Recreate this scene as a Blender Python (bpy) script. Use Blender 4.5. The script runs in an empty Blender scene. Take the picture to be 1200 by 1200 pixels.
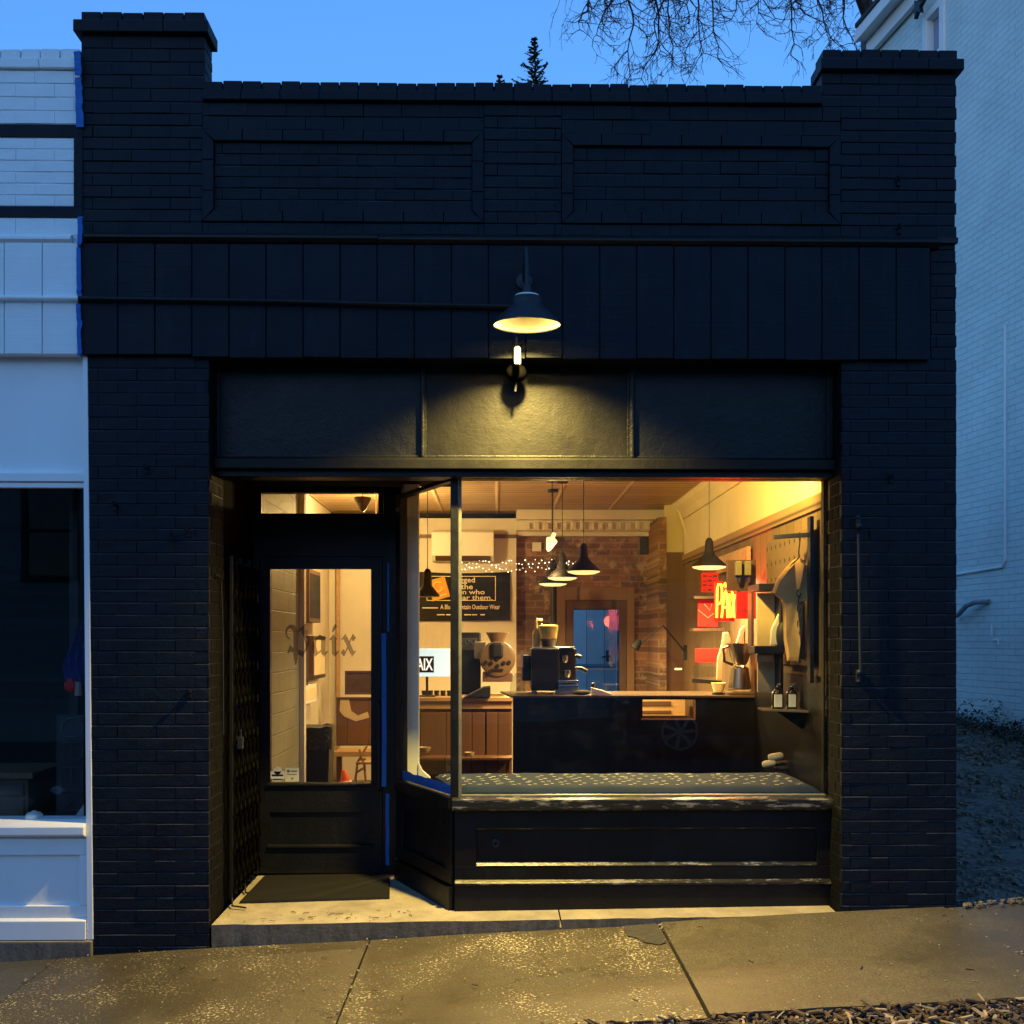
import bpy, bmesh, math, random
from mathutils import Vector, Matrix
R = math.radians
rnd = random.Random(11)
sc = bpy.context.scene
C = sc.collection

# ------------------------------------------------------------------ camera geometry
DIST, EYE, YAW = 5.7, 1.58, R(0.8)
CAM = Vector((0, -DIST, EYE))
FWD = Vector((math.sin(YAW), math.cos(YAW), 0)); RGT = Vector((math.cos(YAW), -math.sin(YAW), 0))
def at(px, py, Y):
    d = FWD + RGT * ((px - 600) / 1200) + Vector((0, 0, (750 - py) / 1200))
    return CAM + d * ((Y + DIST) / d.y)
def ax(px, Y): return at(px, 750, Y).x
def az(py, Y, px=600): return at(px, py, Y).z
def ad(px, py, d):            # a point at depth d along the view axis
    return CAM + (FWD + RGT * ((px - 600) / 1200) + Vector((0, 0, (750 - py) / 1200))) * d

# ------------------------------------------------------------------ materials
def nodes(name):
    m = bpy.data.materials.new(name); m.use_nodes = True
    nt = m.node_tree; b = nt.nodes['Principled BSDF']
    return m, nt, b
def N(nt, t, **kw):
    n = nt.nodes.new(t)
    for k, v in kw.items():
        if k in n.inputs.keys(): n.inputs[k].default_value = v
        else: setattr(n, k, v)
    return n
def lk(nt, a, b): nt.links.new(a, b)
def coord(nt, axes=None):
    tc = N(nt, 'ShaderNodeNewGeometry')
    if not axes: return tc.outputs['Position']
    s = N(nt, 'ShaderNodeSeparateXYZ'); lk(nt, tc.outputs['Position'], s.inputs[0])
    c = N(nt, 'ShaderNodeCombineXYZ')
    for i, a in enumerate(axes): lk(nt, s.outputs['XYZ'.index(a.upper())], c.inputs[i])
    return c.outputs[0]
def mixcol(nt, fac, a, b, blend='MIX'):
    m = N(nt, 'ShaderNodeMix', data_type='RGBA', blend_type=blend)
    for s, v in ((0, fac), (6, a), (7, b)):
        if isinstance(v, (tuple, list)): m.inputs[s].default_value = (*v[:3], 1)
        elif isinstance(v, (int, float)): m.inputs[s].default_value = v
        else: lk(nt, v, m.inputs[s])
    return m.outputs[2]
def ramp(nt, src, pts):
    r = N(nt, 'ShaderNodeValToRGB'); lk(nt, src, r.inputs[0]); e = r.color_ramp.elements
    while len(e) < len(pts): e.new(0.5)
    for i, (p, c) in enumerate(pts):
        e[i].position = p; e[i].color = (*c, 1) if isinstance(c, tuple) else (c, c, c, 1)
    return r.outputs[0]
def noise(nt, vec, scale, detail=4, rough=.55, stretch=None):
    n = N(nt, 'ShaderNodeTexNoise', Scale=scale, Detail=detail, Roughness=rough)
    if stretch:
        mp = N(nt, 'ShaderNodeMapping'); mp.inputs['Scale'].default_value = stretch
        lk(nt, vec, mp.inputs[0]); vec = mp.outputs[0]
    lk(nt, vec, n.inputs['Vector']); return n.outputs['Fac']
def bump(nt, b, h, strength=.3, dist=.01, prev=None):
    n = N(nt, 'ShaderNodeBump', Strength=strength, Distance=dist)
    lk(nt, h, n.inputs['Height'])
    if prev: lk(nt, prev, n.inputs['Normal'])
    lk(nt, n.outputs[0], b.inputs['Normal']); return n.outputs[0]
def pm(name, col, rough=.5, spec=.5, metal=0, var=.15, vscale=6, bs=.15, bscale=40, bd=.004, emit=0, ecol=None, stretch=None):
    m, nt, b = nodes(name)
    b.inputs['Roughness'].default_value = rough; b.inputs['Specular IOR Level'].default_value = spec
    b.inputs['Metallic'].default_value = metal
    p = coord(nt)
    f = noise(nt, p, vscale, 5, .6, stretch)
    c = mixcol(nt, f, tuple(max(0, x * (1 - var * 1.6)) for x in col), tuple(min(1, x * (1 + var * 1.6)) for x in col))
    lk(nt, c, b.inputs['Base Color'])
    if bs: bump(nt, b, noise(nt, p, bscale, 4, .6, stretch), bs, bd)
    if emit:
        b.inputs['Emission Color'].default_value = (*(ecol or col), 1); b.inputs['Emission Strength'].default_value = emit
    return m
def painted_brick(name, col, axes='xz', course=.0684, length=.2135, bs=.5, rough=.6, stain=0):
    m, nt, b = nodes(name)
    v = coord(nt, axes)
    br = N(nt, 'ShaderNodeTexBrick', Scale=1.0); br.inputs['Brick Width'].default_value = length
    br.inputs['Row Height'].default_value = course; br.inputs['Mortar Size'].default_value = .006
    br.inputs['Mortar Smooth'].default_value = .6
    wob = N(nt, 'ShaderNodeVectorMath', operation='ADD')
    nn = N(nt, 'ShaderNodeTexNoise', Scale=3.0); lk(nt, v, nn.inputs['Vector'])
    sc_ = N(nt, 'ShaderNodeVectorMath', operation='SCALE'); sc_.inputs['Scale'].default_value = .012
    lk(nt, nn.outputs['Color'], sc_.inputs[0]); lk(nt, v, wob.inputs[0]); lk(nt, sc_.outputs[0], wob.inputs[1])
    lk(nt, wob.outputs[0], br.inputs['Vector'])
    f = noise(nt, v, 1.7, 6, .6)
    c = mixcol(nt, f, tuple(x * .68 for x in col), tuple(min(1, x * 1.14) for x in col))
    lk(nt, c, b.inputs['Base Color']); b.inputs['Roughness'].default_value = rough
    inv = N(nt, 'ShaderNodeMath', operation='SUBTRACT'); inv.inputs[0].default_value = 1; lk(nt, br.outputs['Fac'], inv.inputs[1])
    n1 = bump(nt, b, inv.outputs[0], bs, .012)
    bump(nt, b, noise(nt, v, 22, 5, .65), .35, .01, n1)
    return m
def raw_brick(name, axes='xz'):
    m, nt, b = nodes(name)
    v = coord(nt, axes)
    br = N(nt, 'ShaderNodeTexBrick', Scale=1.0); br.inputs['Brick Width'].default_value = .21
    br.inputs['Row Height'].default_value = .072; br.inputs['Mortar Size'].default_value = .008
    br.inputs['Color1'].default_value = (.30, .135, .080, 1); br.inputs['Color2'].default_value = (.14, .068, .045, 1)
    br.inputs['Mortar'].default_value = (.28, .20, .135, 1)
    lk(nt, v, br.inputs['Vector'])
    f = noise(nt, v, 4, 6, .7)
    c = mixcol(nt, ramp(nt, f, [(.52, 0.0), (.62, .8)]), mixcol(nt, ramp(nt, noise(nt, v, 1.1, 4), [(.4, .75), (.6, 0.0)]), br.outputs['Color'], (.045, .028, .02)), (.40, .28, .19))
    lk(nt, c, b.inputs['Base Color']); b.inputs['Roughness'].default_value = .85
    n1 = bump(nt, b, br.outputs['Fac'], -.5, .01); bump(nt, b, noise(nt, v, 30, 4), .4, .01, n1)
    return m
def wood(name, a, c2, axes='xz', plank=.14, rough=.6, grain=(40, 2, 1)):
    m, nt, b = nodes(name)
    v = coord(nt, axes)                      # u across the boards, v along
    s = N(nt, 'ShaderNodeSeparateXYZ'); lk(nt, v, s.inputs[0])
    d = N(nt, 'ShaderNodeMath', operation='DIVIDE'); d.inputs[1].default_value = plank; lk(nt, s.outputs[0], d.inputs[0])
    fl = N(nt, 'ShaderNodeMath', operation='FLOOR'); lk(nt, d.outputs[0], fl.inputs[0])
    fr = N(nt, 'ShaderNodeMath', operation='FRACT'); lk(nt, d.outputs[0], fr.inputs[0])
    wn = N(nt, 'ShaderNodeTexWhiteNoise', noise_dimensions='1D'); lk(nt, fl.outputs[0], wn.inputs['W'])
    g = noise(nt, v, 1.0, 6, .65, grain)
    k = mixcol(nt, g, a, c2)
    k2 = mixcol(nt, wn.outputs['Value'], k, tuple(x * .55 for x in a))
    gap = ramp(nt, fr.outputs[0], [(0, 0.0), (.03, 1.0), (.97, 1.0), (1, 0.0)])
    k3 = mixcol(nt, gap, tuple(x * .12 for x in a), k2)
    lk(nt, k3, b.inputs['Base Color']); b.inputs['Roughness'].default_value = rough
    n1 = bump(nt, b, gap, .5, .006); bump(nt, b, g, .2, .004, n1)
    return m
def glass_mat(name, tint=(.93, .95, .95), ior=1.5, rough=.0):
    m = bpy.data.materials.new(name); m.use_nodes = True; nt = m.node_tree
    for n in list(nt.nodes):
        if n.type == 'BSDF_PRINCIPLED': nt.nodes.remove(n)
    out = nt.nodes['Material Output']
    t = N(nt, 'ShaderNodeBsdfTransparent'); t.inputs[0].default_value = (*tint, 1)
    g = N(nt, 'ShaderNodeBsdfGlossy'); g.inputs['Roughness'].default_value = rough
    f = N(nt, 'ShaderNodeFresnel', IOR=ior); gb = N(nt, 'ShaderNodeNewGeometry')
    io = N(nt, 'ShaderNodeMapRange'); io.inputs['To Min'].default_value = ior; io.inputs['To Max'].default_value = 1/ior
    lk(nt, gb.outputs['Backfacing'], io.inputs['Value']); lk(nt, io.outputs[0], f.inputs['IOR'])
    p = coord(nt); bm_ = N(nt, 'ShaderNodeBump', Strength=.02, Distance=.01)
    lk(nt, noise(nt, p, 2.2, 2), bm_.inputs['Height']); lk(nt, bm_.outputs[0], g.inputs['Normal'])
    dirt = noise(nt, p, 9, 6, .7)
    mx = N(nt, 'ShaderNodeMixShader'); lk(nt, f.outputs[0], mx.inputs[0]); lk(nt, t.outputs[0], mx.inputs[1]); lk(nt, g.outputs[0], mx.inputs[2])
    dm = N(nt, 'ShaderNodeMixShader'); dd = N(nt, 'ShaderNodeBsdfDiffuse'); dd.inputs[0].default_value = (.5, .5, .5, 1)
    lk(nt, ramp(nt, dirt, [(.5, 0.0), (.95, .012)]), dm.inputs[0]); lk(nt, mx.outputs[0], dm.inputs[1]); lk(nt, dd.outputs[0], dm.inputs[2])
    lk(nt, dm.outputs[0], out.inputs['Surface'])
    return m

M = {}
def black_paint(name, col=(.011, .0125, .015), rough=.42, spec=.4, peel=.12, bs=.35):
    m, nt, b = nodes(name)
    p = coord(nt); f = noise(nt, p, 3.5, 6, .65)
    c = mixcol(nt, f, tuple(x * .7 for x in col), tuple(x * 1.4 for x in col))
    c = mixcol(nt, 1.0, c, ramp(nt, noise(nt, p, .9, 6, .7), [(.32, .62), (.68, 1.0)]), 'MULTIPLY')
    c = mixcol(nt, ramp(nt, noise(nt, p, 5, 6, .75, (3, 3, .5)), [(.56, 0.0), (.72, .5)]), c, tuple(x * 2.6 + .002 for x in col))
    fl = noise(nt, p, 60, 5, .7)
    c = mixcol(nt, ramp(nt, fl, [(.70, 0.0), (.76, peel)]), c, (.22, .22, .20))
    lk(nt, c, b.inputs['Base Color']); b.inputs['Specular IOR Level'].default_value = spec
    rr = ramp(nt, f, [(.2, max(.05, rough - .12)), (.8, rough + .15)]); lk(nt, rr, b.inputs['Roughness'])
    n1 = bump(nt, b, noise(nt, p, 16, 5, .65), min(1, bs*1.6), .010)
    bump(nt, b, noise(nt, p, 110, 3, .65), min(1, bs*1.8), .004, n1)
    return m
M['black_brick'] = black_paint('black_painted_brick', (.0044, .0076, .0140), .55, .2, .012, .4)
M['reveal_shade'] = black_paint('shaded_reveal_brick', (.0030, .0036, .0045), .75, .08, .012, .4)  # darker copy of the brick paint, standing in for shade on the reveals
M['brick_highlight'] = black_paint('brick_edge_highlight', (.030, .034, .040), .45, .4, .03, .4)  # paler colour paints the edge highlight onto each brick's top chamfer
M['black_wood'] = black_paint('black_painted_wood', (.0052, .0060, .0070), .40, .28, .05, .3)
def crackled():
    m = black_paint('crackled_black_paint', (.0056, .0053, .0046), .48, .22, .06, .14)
    nt = m.node_tree; b = nt.nodes['Principled BSDF']; p = coord(nt)
    w = N(nt, 'ShaderNodeTexVoronoi', feature='DISTANCE_TO_EDGE', Scale=5.5)
    dn = N(nt, 'ShaderNodeTexNoise', Scale=4.0, Detail=5.0); lk(nt, p, dn.inputs['Vector'])
    mx = N(nt, 'ShaderNodeMix', data_type='VECTOR'); mx.inputs[0].default_value = .35
    lk(nt, p, mx.inputs[4]); lk(nt, dn.outputs['Color'], mx.inputs[5]); lk(nt, mx.outputs[1], w.inputs['Vector'])
    mask = ramp(nt, noise(nt, p, 2.3, 3), [(.48, 0.0), (.6, 1.0)])
    r = ramp(nt, w.outputs['Distance'], [(0, 1.0), (.022, 0.0)])
    mm = N(nt, 'ShaderNodeMath', operation='MULTIPLY'); lk(nt, r, mm.inputs[0]); lk(nt, mask, mm.inputs[1])
    prev = b.inputs['Normal'].links[0].from_socket
    bump(nt, b, mm.outputs[0], .2, .003, prev)
    return m
M['crackled'] = crackled()
def siding_black(name, col):
    m = black_paint(name, col, .55, .18, .015, .25) if col[0] < .1 else pm(name, col, .6, .3, var=.05, bs=.1)
    nt = m.node_tree; b = nt.nodes['Principled BSDF']; p = coord(nt)
    h = noise(nt, p, 1.0, 3, .5, (1.2, 1.2, 90))
    prev = b.inputs['Normal'].links[0].from_socket
    bump(nt, b, h, .35, .006, prev); return m
M['fascia'] = siding_black('black_grooved_siding', (.0044, .0078, .0148))
M['fascia_white'] = siding_black('white_grooved_siding', (.84, .86, .86))
M['white'] = pm('white_paint', (.84, .85, .84), .5, .35, var=.07, vscale=2.2, bs=.2, bscale=18, stretch=(1, 1, .35))
M['white_brick_near'] = pm('white_painted_brick', (.82, .84, .84), .6, .3, var=.08, vscale=4, bs=.6, bscale=26, bd=.008)
M['white_brick'] = painted_brick('pale_painted_brick', (.74, .84, .80), 'yz', .071, .21, .8)
M['tape'] = pm('blue_masking_tape', (.014, .125, .42), .55, .3, var=.2, vscale=30, bs=.3, bscale=60)
M['concrete'] = pm('weathered_concrete', (.30, .27, .21), .85, .3, var=.3, vscale=4, bs=.5, bscale=60, bd=.006)
def worn_gleam_ledge():
    m, nt, b = nodes('worn_gleaming_ledge'); p = coord(nt)
    f = noise(nt, p, 1.0, 7, .75, (7, 12, 40)); f2 = noise(nt, p, 40, 4, .7)
    c = mixcol(nt, ramp(nt, f, [(.53, 0.0), (.60, .9)]), (.014, .014, .0135), (.22, .21, .18))  # pale patches: chipped paint, with the lamp's gleam put into the colour
    c = mixcol(nt, ramp(nt, f2, [(.55, 0.0), (.7, .5)]), c, (.02, .02, .018)); lk(nt, c, b.inputs['Base Color'])
    b.inputs['Roughness'].default_value = .3; b.inputs['Specular IOR Level'].default_value = .5
    bump(nt, b, f2, .5, .004); return m
M['worn'] = worn_gleam_ledge()
M['putty'] = pm('chipped_putty', (.13, .125, .10), .45, .4, var=.45, vscale=14, bs=.4, bscale=70)
M['pendant'] = pm('matt_black_shade', (.010, .009, .008), .7, .2, var=.15, bs=0)
M['glass'] = glass_mat('window_glass')
M['glass_jar'] = glass_mat('jar_glass', (.85, .88, .85), 1.45)
M['steel'] = pm('brushed_steel', (.55, .55, .53), .22, .5, 1, var=.08, bs=.05)
M['matt_black'] = pm('matt_black', (.0015, .0015, .0016), .9, .03, var=.2, bs=.1)
M['gate_metal'] = pm('gate_metal', (.008, .008, .0085), .5, .35, var=.2, bs=.1)
M['black_metal'] = pm('black_metal', (.012, .012, .013), .45, .4, var=.2, bs=.1)
M['lamp_metal'] = pm('dark_enamel', (.012, .017, .024), .5, .35, var=.1, bs=.05)
M['enamel_white'] = pm('white_enamel', (.75, .72, .62), .4, .4, var=.12, vscale=18, bs=.1)
M['bulb'] = pm('lit_bulb', (1, .8, .4), .5, 0, var=0, bs=0, emit=1.7, ecol=(1, .66, .17))
M['tube_lit'] = pm('lit_diffuser', (1, .9, .5), .5, 0, var=0, bs=0, emit=0.36, ecol=(1, .90, .36))
M['spark'] = pm('fairy_light', (1, .9, .7), .5, 0, var=0, bs=0, emit=3.0, ecol=(1, .80, .50))
M['plaster'] = pm('cream_plaster', (.62, .56, .45), .75, .25, var=.1, vscale=2.2, bs=.2, bscale=12)
M['yellow_wall'] = pm('yellowed_plaster', (.64, .56, .36), .7, .25, var=.14, vscale=1.6, bs=.15, bscale=9)
M['block'] = painted_brick('grey_painted_block', (.20, .195, .15), 'yz', .15, .33, .6)
M['brick_back'] = raw_brick('worn_red_brick', 'xz')
M['brick_side'] = raw_brick('worn_red_brick_return', 'xz')
M['plank_wall'] = wood('rough_wall_planks', (.22, .135, .06), (.11, .064, .028), 'yz', .17, .75)
M['plank_trim'] = wood('wall_trim_wood', (.34, .21, .10), (.22, .13, .06), 'zy', .6, .7, (20, 1.5, 1))
M['brown_wood'] = wood('brown_cabinet_wood', (.17, .075, .03), (.09, .04, .016), 'xz', .22, .5)
M['door_wood'] = wood('dark_door_wood', (.10, .045, .02), (.055, .026, .012), 'xz', 1.3, .5)
M['case_wood'] = wood('door_casing_wood', (.24, .13, .055), (.15, .08, .035), 'xz', .9, .55)
M['light_wood'] = pm('light_wood', (.42, .26, .12), .5, .4, var=.25, vscale=5, stretch=(1, 1, 12), bs=.15)
M['ply'] = pm('plywood', (.60, .46, .22), .6, .3, var=.2, vscale=9, bs=.1)
M['floor_wood'] = wood('floor_boards', (.13, .07, .03), (.08, .04, .02), 'xy', .09, .45)
M['mat'] = pm('rubber_mat', (.010, .010, .009), .9, .2, var=.25, vscale=60, bs=.6, bscale=220, bd=.004)
M['counter'] = pm('black_counter', (.006, .006, .007), .35, .4, var=.2, bs=.1)
M['counter_top'] = pm('counter_top', (.10, .075, .05), .25, .5, var=.2, bs=.05)
M['cushion'] = pm('slate_blue_fabric', (.020, .036, .070), .9, .2, var=.2, vscale=12, bs=.5, bscale=180, bd=.003)
M['dash'] = pm('cream_thread', (.46, .46, .42), .9, .2, var=.2, bs=.1)
M['black_cloth'] = pm('black_banner_cloth', (.010, .009, .009), .75, .25, var=.2, bs=.35, bscale=9, bd=.02)
M['tan_print'] = pm('tan_print', (.62, .32, .05), .7, .2, var=.1, bs=0)
M['cream_print'] = pm('cream_print', (.72, .62, .42), .7, .2, var=.08, bs=0)
M['shirt'] = pm('tan_cotton', (.70, .41, .13), .9, .15, var=.2, vscale=8, bs=.4, bscale=14, bd=.01)
M['red'] = pm('red_print_and_glow', (.62, .012, .008), .6, .3, var=.25, vscale=12, bs=.1)  # on the pictures, the neon's red light is put into this colour
M['neon'] = pm('yellow_neon_tube', (1, .75, .1), .4, 0, var=0, bs=0, emit=0.839, ecol=(1, .62, .05))
M['neon_red'] = pm('red_neon_tube', (1, .05, .03), .4, 0, var=0, bs=0, emit=0.774, ecol=(1, .03, .015))
M['screen'] = pm('lit_screen', (.6, .8, .9), .3, 0, var=0, bs=0, emit=0.274, ecol=(.62, .90, 1.0))
M['screen_white'] = pm('lit_white', (1, 1, 1), .3, 0, var=0, bs=0, emit=0.306, ecol=(.95, .97, 1))
M['ac'] = pm('white_plastic', (.72, .68, .58), .4, .4, var=.04, bs=0)
M['paper'] = pm('white_paper', (.75, .73, .66), .8, .2, var=.08, bs=.1)
M['blue_door'] = wood('blue_lit_boards', (.10, .24, .42), (.08, .20, .36), 'xz', .17, .5)
M['orange'] = pm('orange_plastic', (.70, .10, .02), .5, .4, var=.05, bs=0)
M['purple'] = pm('purple_cloth', (.035, .02, .17), .85, .2, var=.3, vscale=10, bs=.4, bscale=20, bd=.01)
M['bark'] = pm('dark_bark', (.055, .040, .036), .9, .2, var=.3, vscale=8, bs=.6, bscale=30, bd=.01)
M['needles'] = pm('conifer_needles', (.016, .034, .022), .8, .2, var=.4, vscale=5, bs=0)
M['car_paint'] = pm('dark_car_paint', (.012, .013, .016), .15, .6, var=.05, bs=0)
M['tyre'] = pm('tyre_rubber', (.012, .012, .012), .85, .3, var=.2, bs=.2)
M['alloy'] = pm('alloy_rim', (.60, .60, .62), .35, .5, .6, var=.05, bs=0)
M['dark_glass'] = pm('dark_car_glass', (.01, .012, .014), .05, .6, var=0, bs=0)
M['house_siding'] = wood('grey_house_siding', (.27, .34, .35), (.23, .29, .30), 'zx', .16, .7, (1, 1, 1))
M['asphalt'] = pm('asphalt', (.045, .045, .047), .9, .3, var=.25, vscale=9, bs=.6, bscale=120, bd=.006)
M['earth'] = pm('dark_earth', (.030, .028, .024), .95, .2, var=.5, vscale=5, bs=.9, bscale=18, bd=.05)

def tin_ceiling():
    m, nt, b = nodes('pressed_tin_ceiling')
    v = coord(nt, 'xy')
    br = N(nt, 'ShaderNodeTexBrick', Scale=1.0, offset=0.0); br.inputs['Brick Width'].default_value = .61
    br.inputs['Row Height'].default_value = .61; br.inputs['Mortar Size'].default_value = .03; br.inputs['Mortar Smooth'].default_value = 1
    lk(nt, v, br.inputs['Vector'])
    w = N(nt, 'ShaderNodeTexWave', Scale=2.6, Distortion=0.0, bands_direction='Y'); lk(nt, v, w.inputs['Vector'])
    c = mixcol(nt, noise(nt, v, 2.5, 4), (.36, .23, .12), (.58, .40, .22)); c = mixcol(nt, ramp(nt, w.outputs['Fac'], [(.35, 0.0), (.6, .6)]), c, (.15, .085, .04)); c = mixcol(nt, br.outputs['Fac'], c, (.52, .36, .21)); lk(nt, c, b.inputs['Base Color'])
    b.inputs['Roughness'].default_value = .5
    n1 = bump(nt, b, br.outputs['Fac'], .7, .02); bump(nt, b, w.outputs['Fac'], .35, .01, n1)
    return m
M['tin'] = tin_ceiling()

def sidewalk_mat(name, base, fleck, amt, dark):
    m, nt, b = nodes(name)
    p = coord(nt, 'xy')
    big = noise(nt, p, 1.3, 6, .65)
    c = mixcol(nt, ramp(nt, big, [(.3, 0.0), (.7, 1.0)]), tuple(x * dark for x in base), base)
    mid = noise(nt, p, 14, 6, .7)
    c = mixcol(nt, ramp(nt, mid, [(.38, .55), (.6, 0.0)]), c, tuple(x * .5 for x in base))
    fine = noise(nt, p, 85, 5, .8)
    c = mixcol(nt, ramp(nt, fine, [(.42, .85), (.55, 0.0)]), c, (.03, .024, .012))
    grit = noise(nt, p, 62, 3, .65); patch = noise(nt, p, 1.9, 5, .6)
    thr = N(nt, 'ShaderNodeMapRange'); thr.inputs['From Min'].default_value = .36; thr.inputs['From Max'].default_value = .62
    thr.inputs['To Min'].default_value = .70; thr.inputs['To Max'].default_value = .70 - amt; lk(nt, patch, thr.inputs['Value'])
    sb = N(nt, 'ShaderNodeMath', operation='SUBTRACT'); lk(nt, grit, sb.inputs[0]); lk(nt, thr.outputs[0], sb.inputs[1])
    fl = ramp(nt, sb.outputs[0], [(.0, 0.0), (.05, 1.0)])
    c = mixcol(nt, fl, c, fleck)
    vo = N(nt, 'ShaderNodeTexVoronoi', feature='DISTANCE_TO_EDGE', Scale=.75)
    dn = N(nt, 'ShaderNodeTexNoise', Scale=2.5, Detail=7.0, Roughness=.65); lk(nt, p, dn.inputs['Vector'])
    mv = N(nt, 'ShaderNodeMix', data_type='VECTOR'); mv.inputs[0].default_value = .3; lk(nt, p, mv.inputs[4]); lk(nt, dn.outputs['Color'], mv.inputs[5]); lk(nt, mv.outputs[1], vo.inputs['Vector'])
    crack = ramp(nt, vo.outputs['Distance'], [(0, .75), (.006, 0.0)])
    cm = N(nt, 'ShaderNodeMath', operation='MULTIPLY'); lk(nt, crack, cm.inputs[0]); lk(nt, ramp(nt, noise(nt, p, .9, 2), [(.5, 0.0), (.56, 1.0)]), cm.inputs[1])
    c = mixcol(nt, cm.outputs[0], c, (.02, .016, .01))
    gum = N(nt, 'ShaderNodeTexVoronoi', Scale=4.0); lk(nt, p, gum.inputs['Vector'])
    c = mixcol(nt, ramp(nt, gum.outputs['Distance'], [(.055, .5), (.075, 0.0)]), c, (.05, .042, .03))
    damp = noise(nt, p, .8, 5, .6); c = mixcol(nt, ramp(nt, damp, [(.40, .65), (.58, 0.0)]), c, tuple(x * .40 for x in base))
    lk(nt, c, b.inputs['Base Color'])
    lk(nt, ramp(nt, damp, [(.4, .38), (.6, .7)]), b.inputs['Roughness'])
    n1 = bump(nt, b, fine, .5, .004); bump(nt, b, fl, .6, .004, n1)
    return m
M['walk_a'] = sidewalk_mat('aggregate_sidewalk', (.135, .112, .068), (.64, .55, .34), .17, .62)
M['walk_b'] = sidewalk_mat('smooth_sidewalk', (.150, .128, .082), (.45, .43, .30), .06, .62)
M['walk_c'] = sidewalk_mat('grey_sidewalk', (.13, .12, .095), (.45, .42, .36), .05, .7)

def gravel_mat():
    m, nt, b = nodes('gravel')
    p = coord(nt)
    vo = N(nt, 'ShaderNodeTexVoronoi', Scale=26.0); lk(nt, p, vo.inputs['Vector'])
    s = N(nt, 'ShaderNodeSeparateColor'); lk(nt, vo.outputs['Color'], s.inputs[0])
    c = mixcol(nt, s.outputs[0], (.030, .027, .022), (.15, .13, .10))
    c = mixcol(nt, ramp(nt, noise(nt, p, .8, 4), [(.4, .0), (.7, .6)]), c, (.045, .045, .04))
    lk(nt, c, b.inputs['Base Color']); b.inputs['Roughness'].default_value = .85
    bump(nt, b, vo.outputs['Distance'], -1.0, .03); return m
M['gravel'] = gravel_mat()
M['stone'] = pm('gravel_stone', (.17, .145, .105), .8, .3, var=.6, vscale=20, bs=.3)
M['chip'] = pm('bark_chip', (.085, .06, .042), .85, .25, var=.7, vscale=14, bs=.4)
M['chip_pale'] = pm('pale_chip', (.34, .27, .19), .8, .25, var=.4, vscale=14, bs=.3)

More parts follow.
